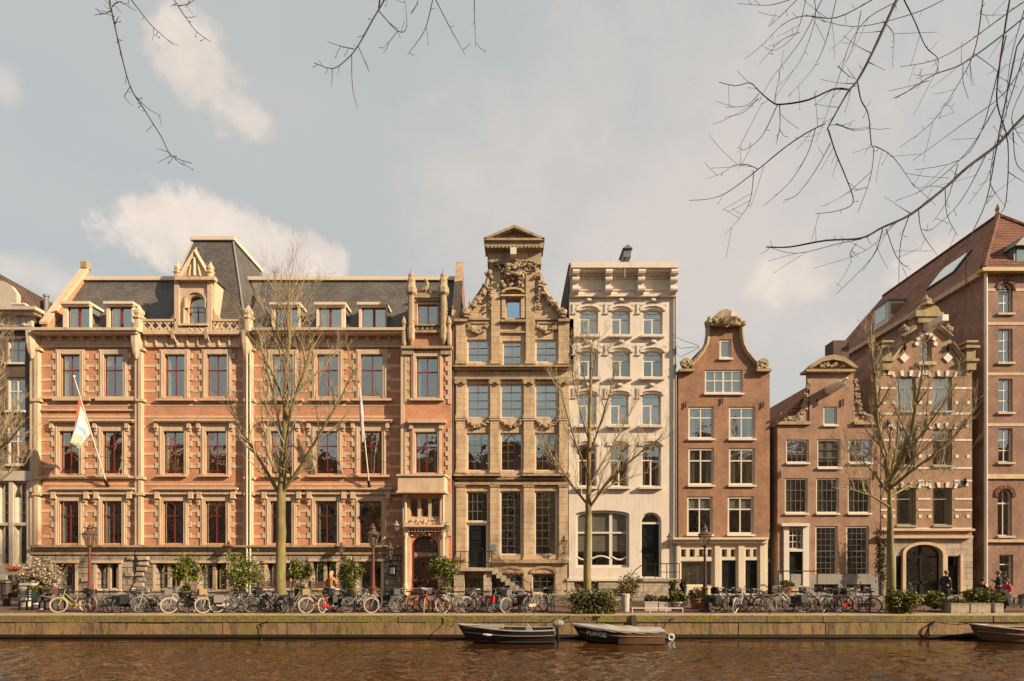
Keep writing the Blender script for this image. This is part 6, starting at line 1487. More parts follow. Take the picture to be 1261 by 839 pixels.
# white low rail in front of the pots
wr = thing('low_rail', 'low white painted rail along the quay edge in front of the flower pots', 'rail', (X(808, 24.9), 24.9, 0))
rm = MB()
rm.tube([(X(778, 24.9), 24.9, .2), (X(841, 24.9), 24.9, .2)], .028, 6); rm.build('rail_bar', WHITE, wr)
for p in (778.5, 800, 820, 840.5): MB().tube([(X(p, 24.9), 24.9, 0), (X(p, 24.9), 24.9, .2)], .025, 6).build('post', WHITE, wr)
tag(MB().lathe((X(770, 25.6), 25.6, 0), [(.17, 0), (.19, .7), (.21, .71), (.21, .78), (.17, .79)], 12).build('planter_column', POTW), 'tall white cylindrical planter left of the low white rail', 'planter')
# hedge planters on the right
for i, (a, b_, lab) in enumerate(((1166, 1188, 'pale stone block planter nearest the walker in black'), (1190, 1214, 'pale stone block planter under the left half of the hedge'), (1219, 1230, 'small pale stone block at the right end of the hedge'))):
    t = thing('stone_planter', lab, 'planter', (X((a+b_)/2, 25), 25, 0), 'stone planters on the right')
    MB().box(X(a, 25), X(b_, 25), 24.75, 25.3, 0, .42).build('trough', BLOCKS, t); MB().box(X(a, 25)+.06, X(b_, 25)-.06, 24.81, 25.24, .4, .44).build('soil', mat('soil', (.05, .035, .025), .95), t)
bush('clipped yellow green hedge standing in the stone planters on the right', 1209, 725, 742, 22, 25.3, 31, LEAFY, 4000, .06, depth=.35, nm='hedge', cat='hedge')
bush('wispy dry grass tuft in the stone planter behind the walker', 1178, 735, 745, 9, 25.1, 32, DRYL, 500, .06, nm='grass_tuft', cat='plant')
# ================================================================ STREET LAMPS
LRED = mat('red_brown_post_paint', (.17, .045, .035), .45, .2, 4, .1); LBR = mat('brown_post_paint', (.075, .035, .025), .45, .2, 4, .1)
LGL = glass_mat('lantern_glass', tint=(1, .95, .85), refl=.25, trans=(.85, .82, .75)); COP = mat('copper_cap', (.14, .08, .055), .5, .3, 4, .1, metal=.3)
def lantern(t, x, y, z, s=1.0, m=COP):
    MB().lathe((x, y, z), [(.06*s, 0), (.13*s, .05*s), (.14*s, .09*s)], 6).build('lantern_base', m, t)
    MB().lathe((x, y, z), [(.135*s, .09*s), (.27*s, .56*s)], 6).build('lantern_glass', LGL, t)
    fr = MB()
    for k in range(6):
        a = 2*math.pi*(k+.5)/6; fr.tube([(x+.138*s*math.cos(a), y+.138*s*math.sin(a), z+.09*s), (x+.275*s*math.cos(a), y+.275*s*math.sin(a), z+.56*s)], .014*s, 4)
    fr.build('lantern_frame', m, t)
    MB().lathe((x, y, z), [(.30*s, .55*s), (.31*s, .59*s), (.24*s, .64*s), (.13*s, .73*s), (.10*s, .80*s), (.14*s, .84*s), (.09*s, .90*s), (.03*s, .98*s), (.015*s, 1.08*s)], 12).build('lantern_cap', m, t)
    MB().lathe((x, y, z), [(.03*s, .1*s), (.03*s, .3*s), (.05*s, .34*s), (.05*s, .42*s), (.02*s, .45*s)], 8).build('bulb', mat('opal_bulb', (.7, .65, .55), .4), t)
def lamp(label, px, Y, ztop, m):
    x = X(px, Y); t = thing('street_lamp', label, 'street lamp', (x, Y, 0), 'street lamps on the quay'); h = ztop-1.08
    MB().lathe((x, Y, 0), [(.24, 0), (.24, .12), (.19, .16), (.17, .5), (.2, .55), (.14, .62), (.12, .95), (.15, 1.0), (.15, 1.06), (.09, 1.12), (.075, 1.5), (.06, h*.75), (.05, h-.35), (.075, h-.32), (.05, h-.26), (.045, h)], 12).build('post', m, t, smooth=False)
    MB().tube([(x-.32, Y, h-.38), (x+.32, Y, h-.38)], .018, 6).ball((x-.33, Y, h-.38), .035).ball((x+.33, Y, h-.38), .035).build('ladder_bar', m, t)
    lantern(t, x, Y, h, 1.0)
lamp('red street lamp on the left, beside the basement door of the orange brick building', 110.5, 25.6, 3.98, LRED)
lamp('red street lamp in front of the orange brick building, left of the red entrance', 459.5, 25.6, 3.98, LRED)
lamp('dark brown street lamp in front of the cream shopfront', 868, 25.4, 3.95, LBR)
def wall_lamp(label, px, py, Y=35.0, side=1, m=IRON, s=1.0, wallY=None, st=COP):
    x, z = X(px, Y), Z(py, Y); t = thing('wall_lamp', label, 'wall lamp', (x, Y-.4, z), 'wall lamps')
    MB().tube([(x+.0, Y+.02, z-.15), (x, Y-.25, z-.35), (x, Y-.42, z-.2), (x, Y-.42, z)], .025*s, 6).build('bracket', m, t); lantern(t, x, Y-.42, z, s*.8, st)
wall_lamp('black wall lantern on the right edge of the sandstone house', 694, 676, 35, m=IRON)
wall_lamp('white wall lantern left of the arched red entrance', 490, 655, 34.8, s=.8, st=mat('verdigris', (.3, .33, .24), .6)); wall_lamp('white wall lantern right of the arched red entrance', 551.5, 655, 34.6, s=.8, st=MATS['verdigris'])
wall_lamp('large wall lantern near the framed menu board', 482, 686, 34.8, s=1.1); wall_lamp('wall lantern above the basement door right of the woman', 423, 683, 34.8, s=.95)
wall_lamp('wall lantern on the plinth above the largest laurel', 286, 682, 34.8, s=.95)
wall_lamp('small wall lantern right of the white house door', 822, 668, 35, s=.7)
t = thing('menu_board', 'small dark framed white menu board on the plinth left of the entrance', 'menu board', (X(482.5, 34.7), 34.7, Z(703, 34.7)))
MB().box(X(478.5, 34.7), X(487.5, 34.7), 34.7, 34.78, Z(709, 34.7), Z(697, 34.7)).build('frame', IRON, t); MB().box(X(480, 34.7), X(486, 34.7), 34.685, 34.699, Z(707, 34.7), Z(699, 34.7)).build('paper', mat('paper', (.6, .55, .48), .8), t)
# ================================================================ FLAGPOLES AND FLAG
def pole(label, bx, by, tx, ty, d):
    p0 = Vector((X(bx, 34.9), 34.85, Z(by, 34.9))); Yt = 34.9-d; p1 = Vector((p0.x, Yt, Z(ty, Yt))); p1.x = X(tx, Yt)
    t = thing('flagpole', label, 'flagpole', tuple(p0)); MB().tube([p0, p1], [.045, .03], 8).build('pole', WHITE, t); MB().ball(tuple(p1), .07, 1, 1, 1.5).build('knob', mat('brass', (.5, .35, .12)), t)
    MB().tube([p0+Vector((0, .1, -.1)), p0+Vector((0, -.25, .28))], [.1, .08], 8).build('socket', IRON, t)
    m_ = p0.lerp(p1, .28); MB().tube([m_, Vector((m_.x-2.0, 34.95, m_.z-.1))], .012, 4).build('stay', IRON, t); MB().tube([m_, Vector((m_.x+1.6, 34.95, m_.z-.25))], .012, 4).build('stay', IRON, t)
    return p0, p1
p0, p1 = pole('white flagpole flying a rainbow flag on the left of the orange brick building', 132.5, 597, 91, 464, 2.7)
pole('bare white flagpole with a furled banner, right part of the orange brick building', 455, 599, 442, 470, 2.3)
def flag():
    a = p1.lerp(p0, .16); b = p1.lerp(p0, .50); nu, nv = 22, 30; me = MB()
    V = []; 
    for i in range(nu+1):
        u = i/nu; s = a.lerp(b, u)
        for j in range(nv+1):
            v = j/nv
            # cloth drapes down in folds and gathers toward the lower left
            L_ = 2.75*(1-.62*u)
            x = s.x-.42*v*(1-.5*u)-.1*v; z = s.z-L_*v*.96; 
            x = x*(1)+(-.30*u*v); y = s.y+.16*math.sin(u*11+v*1.5)*v+.1*math.sin(u*23)*v
            V.append((x, y, z))
    me.v = V
    for i in range(nu):
        for j in range(nv): k = i*(nv+1)+j; me.f.append((k, k+1, k+nv+2, k+nv+1))
    o = me.build('flag', None, None, smooth=True, recalc=False)
    o['label'] = 'limp rainbow flag with white and pastel stripes hanging from the left flagpole'; o['category'] = 'flag'
    cols_ = [(.62, .10, .07), (.72, .50, .42), (.74, .68, .62), (.50, .60, .66), (.33, .48, .62), (.66, .66, .66), (.70, .50, .46), (.56, .58, .36), (.30, .42, .28)]
    for k, c in enumerate(cols_): o.data.materials.append(mat('flag_stripe_%d' % k, c, .8, .06, 5, 0))
    for i, p in enumerate(o.data.polygons):
        j = (i % nv)/nv; u = (i//nv)/nu
        if u < .12 and j < .8: k = 0
        else: k = min(8, int((j*.85+u*.25)*9))
        p.material_index = k
flag()
bn = thing('furled_banner', 'narrow furled white and violet banner tied along the right flagpole', 'banner', (X(446, 33.4), 33.4, Z(540, 33.4)))
MB().tube([(X(443.5, 33), 33.0, Z(478, 33)), (X(445.5, 33.2), 33.15, Z(510, 33.2)), (X(447, 33.6), 33.5, Z(545, 33.6))], [.03, .13, .05], 8).build('cloth', mat('lilac_cloth', (.55, .46, .48), .8), bn)
# ================================================================ BICYCLES
TYRE = mat('black_tyre', (.02, .019, .018), .8, .1, 5, .1); TYREW = mat('cream_tyre', (.46, .38, .28), .7, .1, 5, .1); CHROME = mat('chrome', (.34, .32, .29), .45, .1, 5, 0, metal=.35)
SADB = mat('brown_leather', (.14, .06, .03), .6); SADK = mat('black_saddle', (.02, .02, .02), .5); WICK = mat('wicker', (.34, .22, .11), .85, .3, 20, .6, 60); CRATE = mat('grey_plastic_crate', (.14, .13, .12), .6)
FR = dict(black=mat('black_bike_paint', (.02, .02, .022), .3), silver=mat('silver_bike_paint', (.30, .285, .26), .45, metal=.15), cream=mat('cream_bike_paint', (.42, .35, .26), .4), red=mat('red_bike_paint', (.34, .035, .03), .35), orange=mat('orange_bike_paint', (.55, .16, .04), .35), blue=mat('blue_bike_paint', (.07, .13, .22), .35), green=mat('green_bike_paint', (.05, .11, .06), .35), grey=mat('grey_bike_paint', (.16, .155, .15), .4), yellow=mat('yellow_bike_paint', (.42, .33, .13), .4), white=mat('white_bike_paint', (.66, .60, .52), .4))
WR, WB_ = .335, .54
_bm = {}
def bmesh_part(key, fn, m):
    if key not in _bm:
        mb = MB(); fn(mb); _bm[key] = mb.mesh(key[0], m)
    return _bm[key]
def put(name, me, parent, loc=(0, 0, 0)):
    o = bpy.data.objects.new(name, me); COL.objects.link(o); o.parent = parent; o.location = loc; return o
def make_bike(label, colour, tyre='black', basket=None, sad='black', ladies=True, steer=0.0, rackbox=None):
    t = thing('bicycle', label, 'bicycle', (0, 0, 0), 'bicycles parked along the quay'); fm = FR[colour]
    def frame(mb):
        bb = (-.03, 0, .30); hd = (.36, 0, .86); hd2 = (.40, 0, .72); st_ = (-.17, 0, .78); rh = (-WB_, 0, WR)
        if ladies: mb.tube([hd2, (.14, 0, .40), bb], .021, 6).tube([hd, (.05, 0, .55), (-.10, 0, .52)], .017, 6)
        else: mb.tube([hd, st_], .018, 6).tube([hd2, bb], .02, 6)
        mb.tube([bb, st_], .018, 6).tube([hd, hd2], .022, 6).tube([hd2, (.44, 0, .66)], .02, 6)
        for s in (-1, 1):
            mb.tube([(-.03, s*.03, .30), (-WB_, s*.06, WR)], .012, 5).tube([(-.15, s*.02, .70), (-WB_, s*.06, WR)], .011, 5)
            mb.tube([(.44, s*.05, .67), (.47, s*.055, .5), (WB_, s*.055, WR)], .013, 5)
    put('frame', bmesh_part(('frame', colour, ladies), frame, fm), t)
    tm = TYREW if tyre == 'cream' else TYRE
    def tyref(mb): mb.torus((0, 0, 0), WR-.018, .021, 'y', 28, 6)
    def rimf(mb):
        mb.torus((0, 0, 0), WR-.042, .011, 'y', 28, 4); mb.tube([(0, -.06, 0), (0, .06, 0)], .022, 8)
        for k in range(18):
            a = 2*math.pi*k/18; mb.tube([(0, .02*(-1)**k, 0), ((WR-.045)*math.cos(a), 0, (WR-.045)*math.sin(a))], .0035, 3, cap=False)
    for x in (-WB_, WB_):
        w = put('wheel', bmesh_part(('wheel',), rimf, CHROME), t, (x, 0, WR)); put('tyre', bmesh_part(('tyre', tyre), tyref, tm), w)
        def mud(mb): mb.torus((0, 0, 0), WR+.022, .016, 'y', 14, 4, .25, 2.9)
        put('mudguard', bmesh_part(('mudguard', colour), mud, fm), t, (x, 0, WR))
    def bar(mb): mb.tube([(.36, 0, .86), (.34, 0, 1.0)], .014, 6).tube([(.12, -.29, .98), (.24, -.27, 1.03), (.34, -.1, 1.02), (.34, .1, 1.02), (.24, .27, 1.03), (.12, .29, .98)], .013, 6)
    put('handlebar', bmesh_part(('handlebar',), bar, CHROME), t)
    def grips(mb):
        for s in (-1, 1): mb.tube([(.10, s*.295, .975), (.2, s*.28, 1.01)], .021, 6)
    put('grips', bmesh_part(('grips',), grips, SADK), t)
    def saddle(mb): mb.prism([[(-.32, -.10), (-.18, -.09), (.0, -.025), (.03, 0), (.0, .025), (-.18, .09), (-.32, .10), (-.35, 0)]], .88, .94, 'z').tube([(-.17, 0, .78), (-.19, 0, .89)], .013, 6)
    put('saddle', bmesh_part(('saddle', sad), saddle, SADB if sad == 'brown' else SADK), t)
    def rack(mb):
        for s in (-1, 1): mb.tube([(-.25, s*.06, .74), (-.78, s*.06, .74)], .009, 4).tube([(-.70, s*.06, .74), (-WB_, s*.07, WR)], .008, 4)
        for k in range(4): mb.tube([(-.3-k*.15, -.06, .74), (-.3-k*.15, .06, .74)], .007, 4)
    put('luggage_rack', bmesh_part(('luggage_rack',), rack, CHROME if colour == 'silver' else IRON), t)
    def cg(mb): mb.prism([[(-.60, .28), (-.60, .39), (-.02, .39), (.08, .34), (.08, .26), (-.02, .22)]], -.075, -.05)
    put('chain_guard', bmesh_part(('chain_guard', colour), cg, fm if colour != 'silver' else IRON), t)
    def crank(mb): mb.tube([(-.03, -.09, .30), (.08, -.09, .20)], .011, 5).rbox((.10, -.13, .19), (.09, .08, .02)).tube([(-.03, .09, .30), (-.14, .09, .40)], .011, 5).rbox((-.15, .13, .41), (.09, .08, .02)).tube([(-.03, -.09, .3), (-.03, .09, .3)], .02, 6)
    put('pedals', bmesh_part(('pedals',), crank, IRON), t)
    def lampf(mb): mb.tube([(.44, 0, .76), (.51, 0, .77)], [.028, .04], 8)
    put('headlight', bmesh_part(('headlight',), lampf, CHROME), t)
    if basket:
        def bk(mb): mb.prism([[(.42, -.2), (.72, -.2), (.72, .2), (.42, .2)], [(.44, -.18), (.70, -.18), (.70, .18), (.44, .18)]], .80, 1.05, 'z').box(.42, .72, -.2, .2, .79, .805)
        put('basket' if basket == 'wicker' else 'crate', bmesh_part(('basket' if basket == 'wicker' else 'crate', basket), bk, {'wicker': WICK, 'crate': CRATE, 'black': SADK}[basket]), t)
    if rackbox:
        def bx(mb): mb.box(-.72, -.3, -.26, -.08, .42, .74).box(-.72, -.3, .08, .26, .42, .74)
        put('saddlebags', bmesh_part(('saddlebags', rackbox), bx, {'black': SADK, 'red': FR['red'], 'grey': CRATE}[rackbox]), t)
    return t
BK = [  # px, Y, yaw, lean, colour, tyre, basket, saddle, ladies, bags, label
 (90, 25.1, 200, 8, 'yellow', 'cream', None, 'brown', True, None, 'pale yellow bicycle with cream tyres at the right end of the green bench'),
 (121, 25.0, 165, 6, 'grey', 'black', 'black', 'black', True, None, 'grey bicycle with a black front basket just right of the left red lamp post'),
 (144, 25.8, 100, -5, 'silver', 'black', None, 'black', True, None, 'silver bicycle seen end on between the left lamp post and the double basement window'),
 (161, 25.4, 70, 6, 'black', 'black', None, 'black', False, 'black', 'black bicycle with black saddlebags below the plinth pilaster, end on'),
 (171, 25.7, 110, -5, 'black', 'black', 'crate', 'black', True, None, 'black bicycle with a grey front crate, third bicycle left of the white wheeled one'),
 (188, 25.3, 235, 6, 'silver', 'black', None, 'brown', True, None, 'silver bicycle with a brown saddle, second left of the white wheeled bicycle'),
 (205, 25.9, 80, -6, 'grey', 'black', 'crate', 'black', True, None, 'grey bicycle with a crate, close behind and left of the white wheeled bicycle'),
 (226, 24.95, 215, 6, 'cream', 'cream', 'crate', 'brown', True, None, 'cream bicycle with bright white wheels in front of the second laurel'),
 (247, 25.2, 30, -6, 'black', 'black', None, 'black', False, None, 'black bicycle immediately right of the white wheeled bicycle'),
 (267, 25.1, 222, 5, 'silver', 'cream', 'wicker', 'brown', True, None, 'silver bicycle with a pale wicker basket left of the largest laurel'),
 (284, 25.4, 40, -6, 'cream', 'cream', None, 'black', True, 'grey', 'cream bicycle with grey saddlebags under the largest laurel'),
 (300, 25.2, 60, 6, 'grey', 'black', 'black', 'black', True, None, 'grey bicycle with a black basket, fourth left of the tallest bare tree'),
 (312, 25.7, 240, -6, 'black', 'black', None, 'brown', True, None, 'black bicycle with a brown saddle, third left of the tallest bare tree'),
 (326, 25.1, 28, 9, 'silver', 'black', None, 'black', False, None, 'low leaning silver bicycle, second left of the tallest bare tree'),
 (338, 24.9, 150, -8, 'black', 'black', None, 'black', True, None, 'black bicycle leaning against the trunk of the tallest bare tree'),
 (361, 25.4, 75, 5, 'grey', 'black', None, 'black', True, None, 'narrow grey bicycle seen end on just right of the tallest bare tree'),
 (393, 24.95, 212, 5, 'cream', 'cream', 'wicker', 'brown', True, None, 'cream bicycle with wide cream tyres left of the standing woman'),
 (405, 25.2, 80, -5, 'red', 'cream', None, 'black', True, None, 'red bicycle directly in front of the standing woman'),
 (417, 25.1, 160, 5, 'black', 'black', 'black', 'black', True, None, 'black bicycle with basket just right of the standing woman'),
 (428, 25.6, 35, -6, 'black', 'black', None, 'black', False, 'black', 'black bicycle with saddlebags under the yellow green laurel'),
 (441, 25.1, 50, 6, 'silver', 'black', None, 'brown', True, None, 'silver bicycle just left of the middle red lamp post'),
 (473, 24.95, 200, 6, 'silver', 'cream', None, 'black', True, None, 'silver bicycle with a pale front wheel just right of the middle red lamp post'),
 (487, 25.4, 30, -6, 'black', 'black', None, 'black', True, 'black', 'black bicycle with saddlebags below the framed menu board'),
 (502, 25.2, 220, 6, 'grey', 'black', 'black', 'black', True, None, 'grey bicycle with a black basket left of the red entrance door'),
 (513, 25.6, 70, -5, 'orange', 'black', None, 'black', True, None, 'orange bicycle in front of the red entrance door, left one of two'),
 (523, 25.3, 95, 5, 'orange', 'cream', 'crate', 'black', True, None, 'orange bicycle with a crate and cream tyres in front of the red entrance door'),
 (533, 25.1, 140, -5, 'red', 'black', None, 'black', True, None, 'red bicycle right of the two orange bicycles'),
 (546, 25.6, 60, 6, 'black', 'black', 'wicker', 'brown', True, None, 'black bicycle with wicker basket below the laurel by the entrance'),
 (560, 24.95, 203, 5, 'cream', 'cream', None, 'black', False, None, 'cream bicycle with pale wheels left of the sandstone house basement door'),
 (577, 25.3, 45, -6, 'silver', 'black', None, 'black', True, None, 'silver bicycle below the stair landing of the sandstone house'),
 (592, 25.1, 155, 6, 'silver', 'black', None, 'black', True, 'red', 'silver bicycle with red saddlebags below the stone steps'),
 (606, 25.5, 50, -6, 'grey', 'black', 'black', 'black', True, None, 'grey bicycle with basket right of the one with red saddlebags'),
 (620, 25.1, 30, 5, 'blue', 'black', None, 'black', True, None, 'blue bicycle in front of the arched basement window, sandstone house'),
 (633, 25.3, 225, -5, 'silver', 'cream', 'crate', 'black', True, None, 'silver bicycle with a crate above the bow end of the open boat'),
 (648, 25.6, 70, 8, 'black', 'black', None, 'black', False, 'black', 'black bicycle with saddlebags below the iron stair rail'),
 (661, 25.2, 50, -7, 'cream', 'black', None, 'brown', True, None, 'cream framed bicycle, second left of the broad quay bush'),
 (676, 25.3, 100, 5, 'grey', 'black', 'black', 'black', True, None, 'grey bicycle seen end on, nearest to the broad quay bush'),
 (886, 25.4, 35, 6, 'black', 'black', None, 'black', True, 'black', 'black bicycle right of the dark brown lamp post'),
 (897, 25.7, 150, -5, 'black', 'black', 'black', 'black', True, None, 'black bicycle with a basket in front of the left shop door'),
 (910, 25.1, 50, 6, 'silver', 'cream', None, 'black', True, None, 'silver bicycle with a pale wheel between the two shop doors'),
 (922, 25.6, 130, -6, 'blue', 'black', 'crate', 'black', True, None, 'blue bicycle with a crate in front of the right shop door'),
 (934, 25.1, 120, 6, 'cream', 'cream', None, 'brown', False, None, 'cream bicycle with thick cream tyres at the narrow dark doorway'),
 (958, 25.5, 10, -4, 'grey', 'black', None, 'black', False, None, 'grey bicycle left of the neck gable house door'),
 (975, 25.1, 172, 5, 'silver', 'cream', None, 'black', True, None, 'silver bicycle standing side on below the yellow bush in a tub'),
 (994, 25.3, 30, -6, 'black', 'black', None, 'black', True, 'black', 'black bicycle with saddlebags below the neck gable house railing'),
 (1006, 25.7, 150, 5, 'grey', 'black', 'crate', 'black', True, None, 'grey bicycle with a crate left of the moped sized black bicycle'),
 (1019, 25.1, 40, 6, 'silver', 'black', 'black', 'black', True, None, 'silver bicycle with a black basket below the middle tall window'),
 (1031, 25.2, 75, -6, 'black', 'black', None, 'black', False, None, 'black bicycle seen end on between the two tall windows'),
 (1044, 25.4, 20, 6, 'red', 'black', None, 'black', True, None, 'dark red bicycle below the right tall window'),
 (1058, 25.2, 140, -7, 'silver', 'black', 'crate', 'black', True, None, 'silver bicycle with a crate, second left of the forked tree'),
 (1070, 25.6, 60, 6, 'black', 'black', None, 'black', True, None, 'black bicycle nearest to the forked tree, in its shade'),
]
for (px, Y, yaw, lean, col, ty, bk, sd, ld, bg, lab) in BK:
    o = make_bike(lab, col, ty, bk, sd, ld, 0, bg)
    o.location = (X(px, Y), Y, 0.004 if abs(lean) < 7 else -.0); o.rotation_euler = (R(lean), 0, R(yaw))
SW = ['behind a black bicycle, left part of the quay', 'left of the white wheeled bicycle', 'just right of the white wheeled bicycle', 'below the left edge of the largest laurel', 'below the largest laurel, left of the tallest tree',
 'just right of the trunk of the tallest bare tree', 'behind the red bicycle at the standing woman', 'just left of the middle red lamp post', 'below the menu board, right of the middle red lamp post', 'in front of the right side of the red entrance door',
 'below the open landing of the sandstone house', 'behind the silver bicycle with a crate near the open boat', 'next to the broad quay bush', 'between the two black shop doors', 'in front of the narrow dark doorway', 'below the neck gable house door',
 'below the middle tall window of the neck gable house', 'below the right tall window of the neck gable house']
for i, px in enumerate((152, 197, 240, 277, 300, 352, 410, 450, 494, 540, 585, 640, 667, 904, 946, 985, 1012, 1050)):
    Y = 25.35; x = X(px, Y)
    o = tag(MB().tube([(x-.28, Y, 0), (x-.28, Y, .68), (x-.22, Y, .75), (x+.22, Y, .75), (x+.28, Y, .68), (x+.28, Y, 0)], .024, 6).build('bicycle_stand', GREYPIPE), 'low arched metal bicycle stand '+SW[i], 'bicycle stand', 'bicycle stands')
# ================================================================ BENCHES
GB = mat('dark_green_bench_paint', (.025, .05, .038), .5, .2, 4, .1); BW = mat('brown_bench_wood', (.16, .075, .05), .7, .25, 4, .3)
def bench(label, x0, x1, Y, m, back=True, seat_z=.45, feet=3):
    t = thing('bench', label, 'bench', ((x0+x1)/2, Y, 0), 'benches')
    s = MB()
    for k in range(4): s.box(x0, x1, Y-.22+k*.12, Y-.13+k*.12, seat_z-.035, seat_z)
    s.build('seat', m, t)
    if back:
        b = MB()
        for k in range(4): b.box(x0, x1, Y+.27+k*.02, Y+.31+k*.02, seat_z+.1+k*.11, seat_z+.18+k*.11)
        b.build('backrest', m, t)
    for k in range(feet):
        x = x0+.15+(x1-x0-.3)*k/(feet-1)
        MB().box(x-.03, x+.03, Y-.2, Y-.15, 0, seat_z-.036).box(x-.03, x+.03, Y+.2, Y+.25, 0, seat_z-.036).box(x-.03, x+.03, Y-.15, Y+.2, seat_z-.09, seat_z-.037).build('leg', IRON, t)
        if back: MB().box(x-.025, x+.025, Y+.26, Y+.3, seat_z-.1, seat_z+.55).build('back_post', IRON, t)
bench('dark green slatted bench with a man sitting on it, far left of the quay', X(24, 26.2), X(79, 26.2), 26.2, GB, True, .45, 4)
bench('brown slatted bench against the plinth behind the tallest bare tree', X(313, 33.2), X(361, 33.2), 33.2, BW, True, .5)
bench('brown slatted bench against the plinth behind the standing woman', X(377, 33.2), X(423, 33.2), 33.2, BW, True, .5)
tag(MB().box(X(25, 28), X(32, 28), 28, 28.3, 0, 1.05).box(X(24.5, 28), X(40, 28), 27.95, 28.3, 1.05, 1.15).build('white_cabinet', POTW), 'white utility cabinet behind the green bench', 'cabinet')
mt_ = MB().lathe((X(8, 28.5), 28.5, 0), [(.16, 0), (.16, .5), (.22, .55), (.22, 1.1), (.3, 1.15), (.28, 1.22), (.1, 1.3)], 10); tag(mt_.build('litter_bin', mat('dark_bin_metal', (.05, .035, .03), .5)), 'dark litter bin with domed lid at the far left', 'litter bin')
# ================================================================ PEOPLE
SKIN = mat('skin', (.52, .29, .19), .6, .05, 6, 0)
def skin_mesh(name, pts, edges, rad, m, sub=1):
    me = bpy.data.meshes.new(name); me.from_pydata(pts, edges, []); o = bpy.data.objects.new(name, me); COL.objects.link(o)
    md = o.modifiers.new('s', 'SKIN'); md.use_smooth_shade = True
    for i, v in enumerate(me.skin_vertices[0].data): v.radius = (rad[i], rad[i]); v.use_root = (i == 0)
    ss = o.modifiers.new('u', 'SUBSURF'); ss.levels = sub; ss.render_levels = sub
    dg = bpy.context.evaluated_depsgraph_get(); ev = o.evaluated_get(dg); res = ev.to_mesh()
    v = [tuple(a.co) for a in res.vertices]; f = [tuple(p.vertices) for p in res.polygons]; ev.to_mesh_clear()
    bpy.data.objects.remove(o); bpy.data.meshes.remove(me)
    mb = MB(); mb.v = v; mb.f = f; return mb
def person(label, loc, yaw, pose, top, legs, shoe, hair, hairlen=0, extra=None, coat=0, cat='person'):
    """pose: joints in body space, x forward, y left, z up"""
    t = thing('person', label, cat, (0, 0, 0)); J = pose
    def V(k): return J[k]
    keys = ['pel', 'sp', 'ch', 'nk', 'hd', 'shL', 'elL', 'wrL', 'shR', 'elR', 'wrR', 'hiL', 'knL', 'anL', 'hiR', 'knR', 'anR']
    I = {k: i for i, k in enumerate(keys)}
    E = [('pel', 'sp'), ('sp', 'ch'), ('ch', 'nk'), ('nk', 'hd'), ('ch', 'shL'), ('shL', 'elL'), ('elL', 'wrL'), ('ch', 'shR'), ('shR', 'elR'), ('elR', 'wrR'), ('pel', 'hiL'), ('hiL', 'knL'), ('knL', 'anL'), ('pel', 'hiR'), ('hiR', 'knR'), ('knR', 'anR')]
    rad = [.12, .11, .125, .05, .05, .055, .042, .028, .055, .042, .028, .085, .055, .038, .085, .055, .038]
    body = skin_mesh('body', [V(k) for k in keys], [(I[a], I[b]) for a, b in E], rad, SKIN)
    h = Vector(V('hd')); hz = h+Vector((.01, 0, .09))
    n0 = len(body.v)
    body.lathe((hz.x, hz.y, hz.z-.12), [(.035, 0), (.062, .03), (.078, .08), (.085, .13), (.078, .18), (.05, .22), (.01, .235)], 12, sx=1.12, sy=.9)
    body.tube([(hz.x+.085, hz.y, hz.z+.02), (hz.x+.115, hz.y, hz.z-.015), (hz.x+.085, hz.y, hz.z-.025)], [.008, .014, .01], 5)
    for s in (-1, 1): body.ball((hz.x-.005, hz.y+s*.08, hz.z), .022, .7, .4, 1.2)
    for s, w, e in ((1, 'wrL', 'elL'), (-1, 'wrR', 'elR')):     # hands: palm, four fingers, thumb
        W = Vector(V(w)); d = (W-Vector(V(e))).normalized(); side = d.cross(Vector((0, s, .2))).normalized(); up = side.cross(d)
        body.tube([W, W+d*.05, W+d*.09], [.026, .034, .03], 6)
        for k in range(4):
            b0 = W+d*.085+side*(.024-.016*k); L_ = (.055, .065, .06, .045)[k]
            body.tube([b0, b0+d*L_*.6-up*.008*s, b0+d*L_-up*.02*s], [.0085, .008, .0065], 5)
        body.tube([W+d*.03+side*.025, W+d*.06+side*.05, W+d*.085+side*.052], [.011, .009, .007], 5)
    ob = [body.build('body', SKIN, t, smooth=True)]
    ob.append(skin_mesh('top', [V(k) for k in ('sp', 'ch', 'nk', 'shL', 'elL', 'wrL', 'shR', 'elR', 'wrR', 'pel')], [(0, 1), (1, 2), (1, 3), (3, 4), (4, 5), (1, 6), (6, 7), (7, 8), (0, 9)],
              [.145, .155, .065, .075, .06, .045, .075, .06, .045, .145+coat], top).build('jacket', top, t, smooth=True))
    if coat:
        p = Vector(V('pel')); ob.append(MB().lathe((p.x, p.y, p.z-.45), [(.21, 0), (.19, .3), (.16, .5)], 14, sy=1.1).build('coat_skirt', top, t, smooth=True))
    ob.append(skin_mesh('legs', [V(k) for k in ('pel', 'hiL', 'knL', 'anL', 'hiR', 'knR', 'anR')], [(0, 1), (1, 2), (2, 3), (0, 4), (4, 5), (5, 6)], [.13, .105, .07, .055, .105, .07, .055], legs).build('trousers', legs, t, smooth=True))
    for a in ('anL', 'anR'):
        A = Vector(V(a)); ob.append(MB().tube([A+Vector((-.05, 0, -.03)), A+Vector((.06, 0, -.045)), A+Vector((.17, 0, -.06))], [.05, .045, .032], 8).build('shoe', shoe, t, smooth=True))
    hr = MB(); hr.lathe((hz.x-.015, hz.y, hz.z-.02), [(.088, 0), (.094, .05), (.09, .1), (.06, .14), (.01, .155)], 12, sx=1.1, sy=.98)
    if hairlen: hr.tube([(hz.x-.06, hz.y, hz.z+.06), (hz.x-.1, hz.y, hz.z-.06), (hz.x-.1, hz.y, hz.z-.1-hairlen)], [.07, .085, .04], 8)
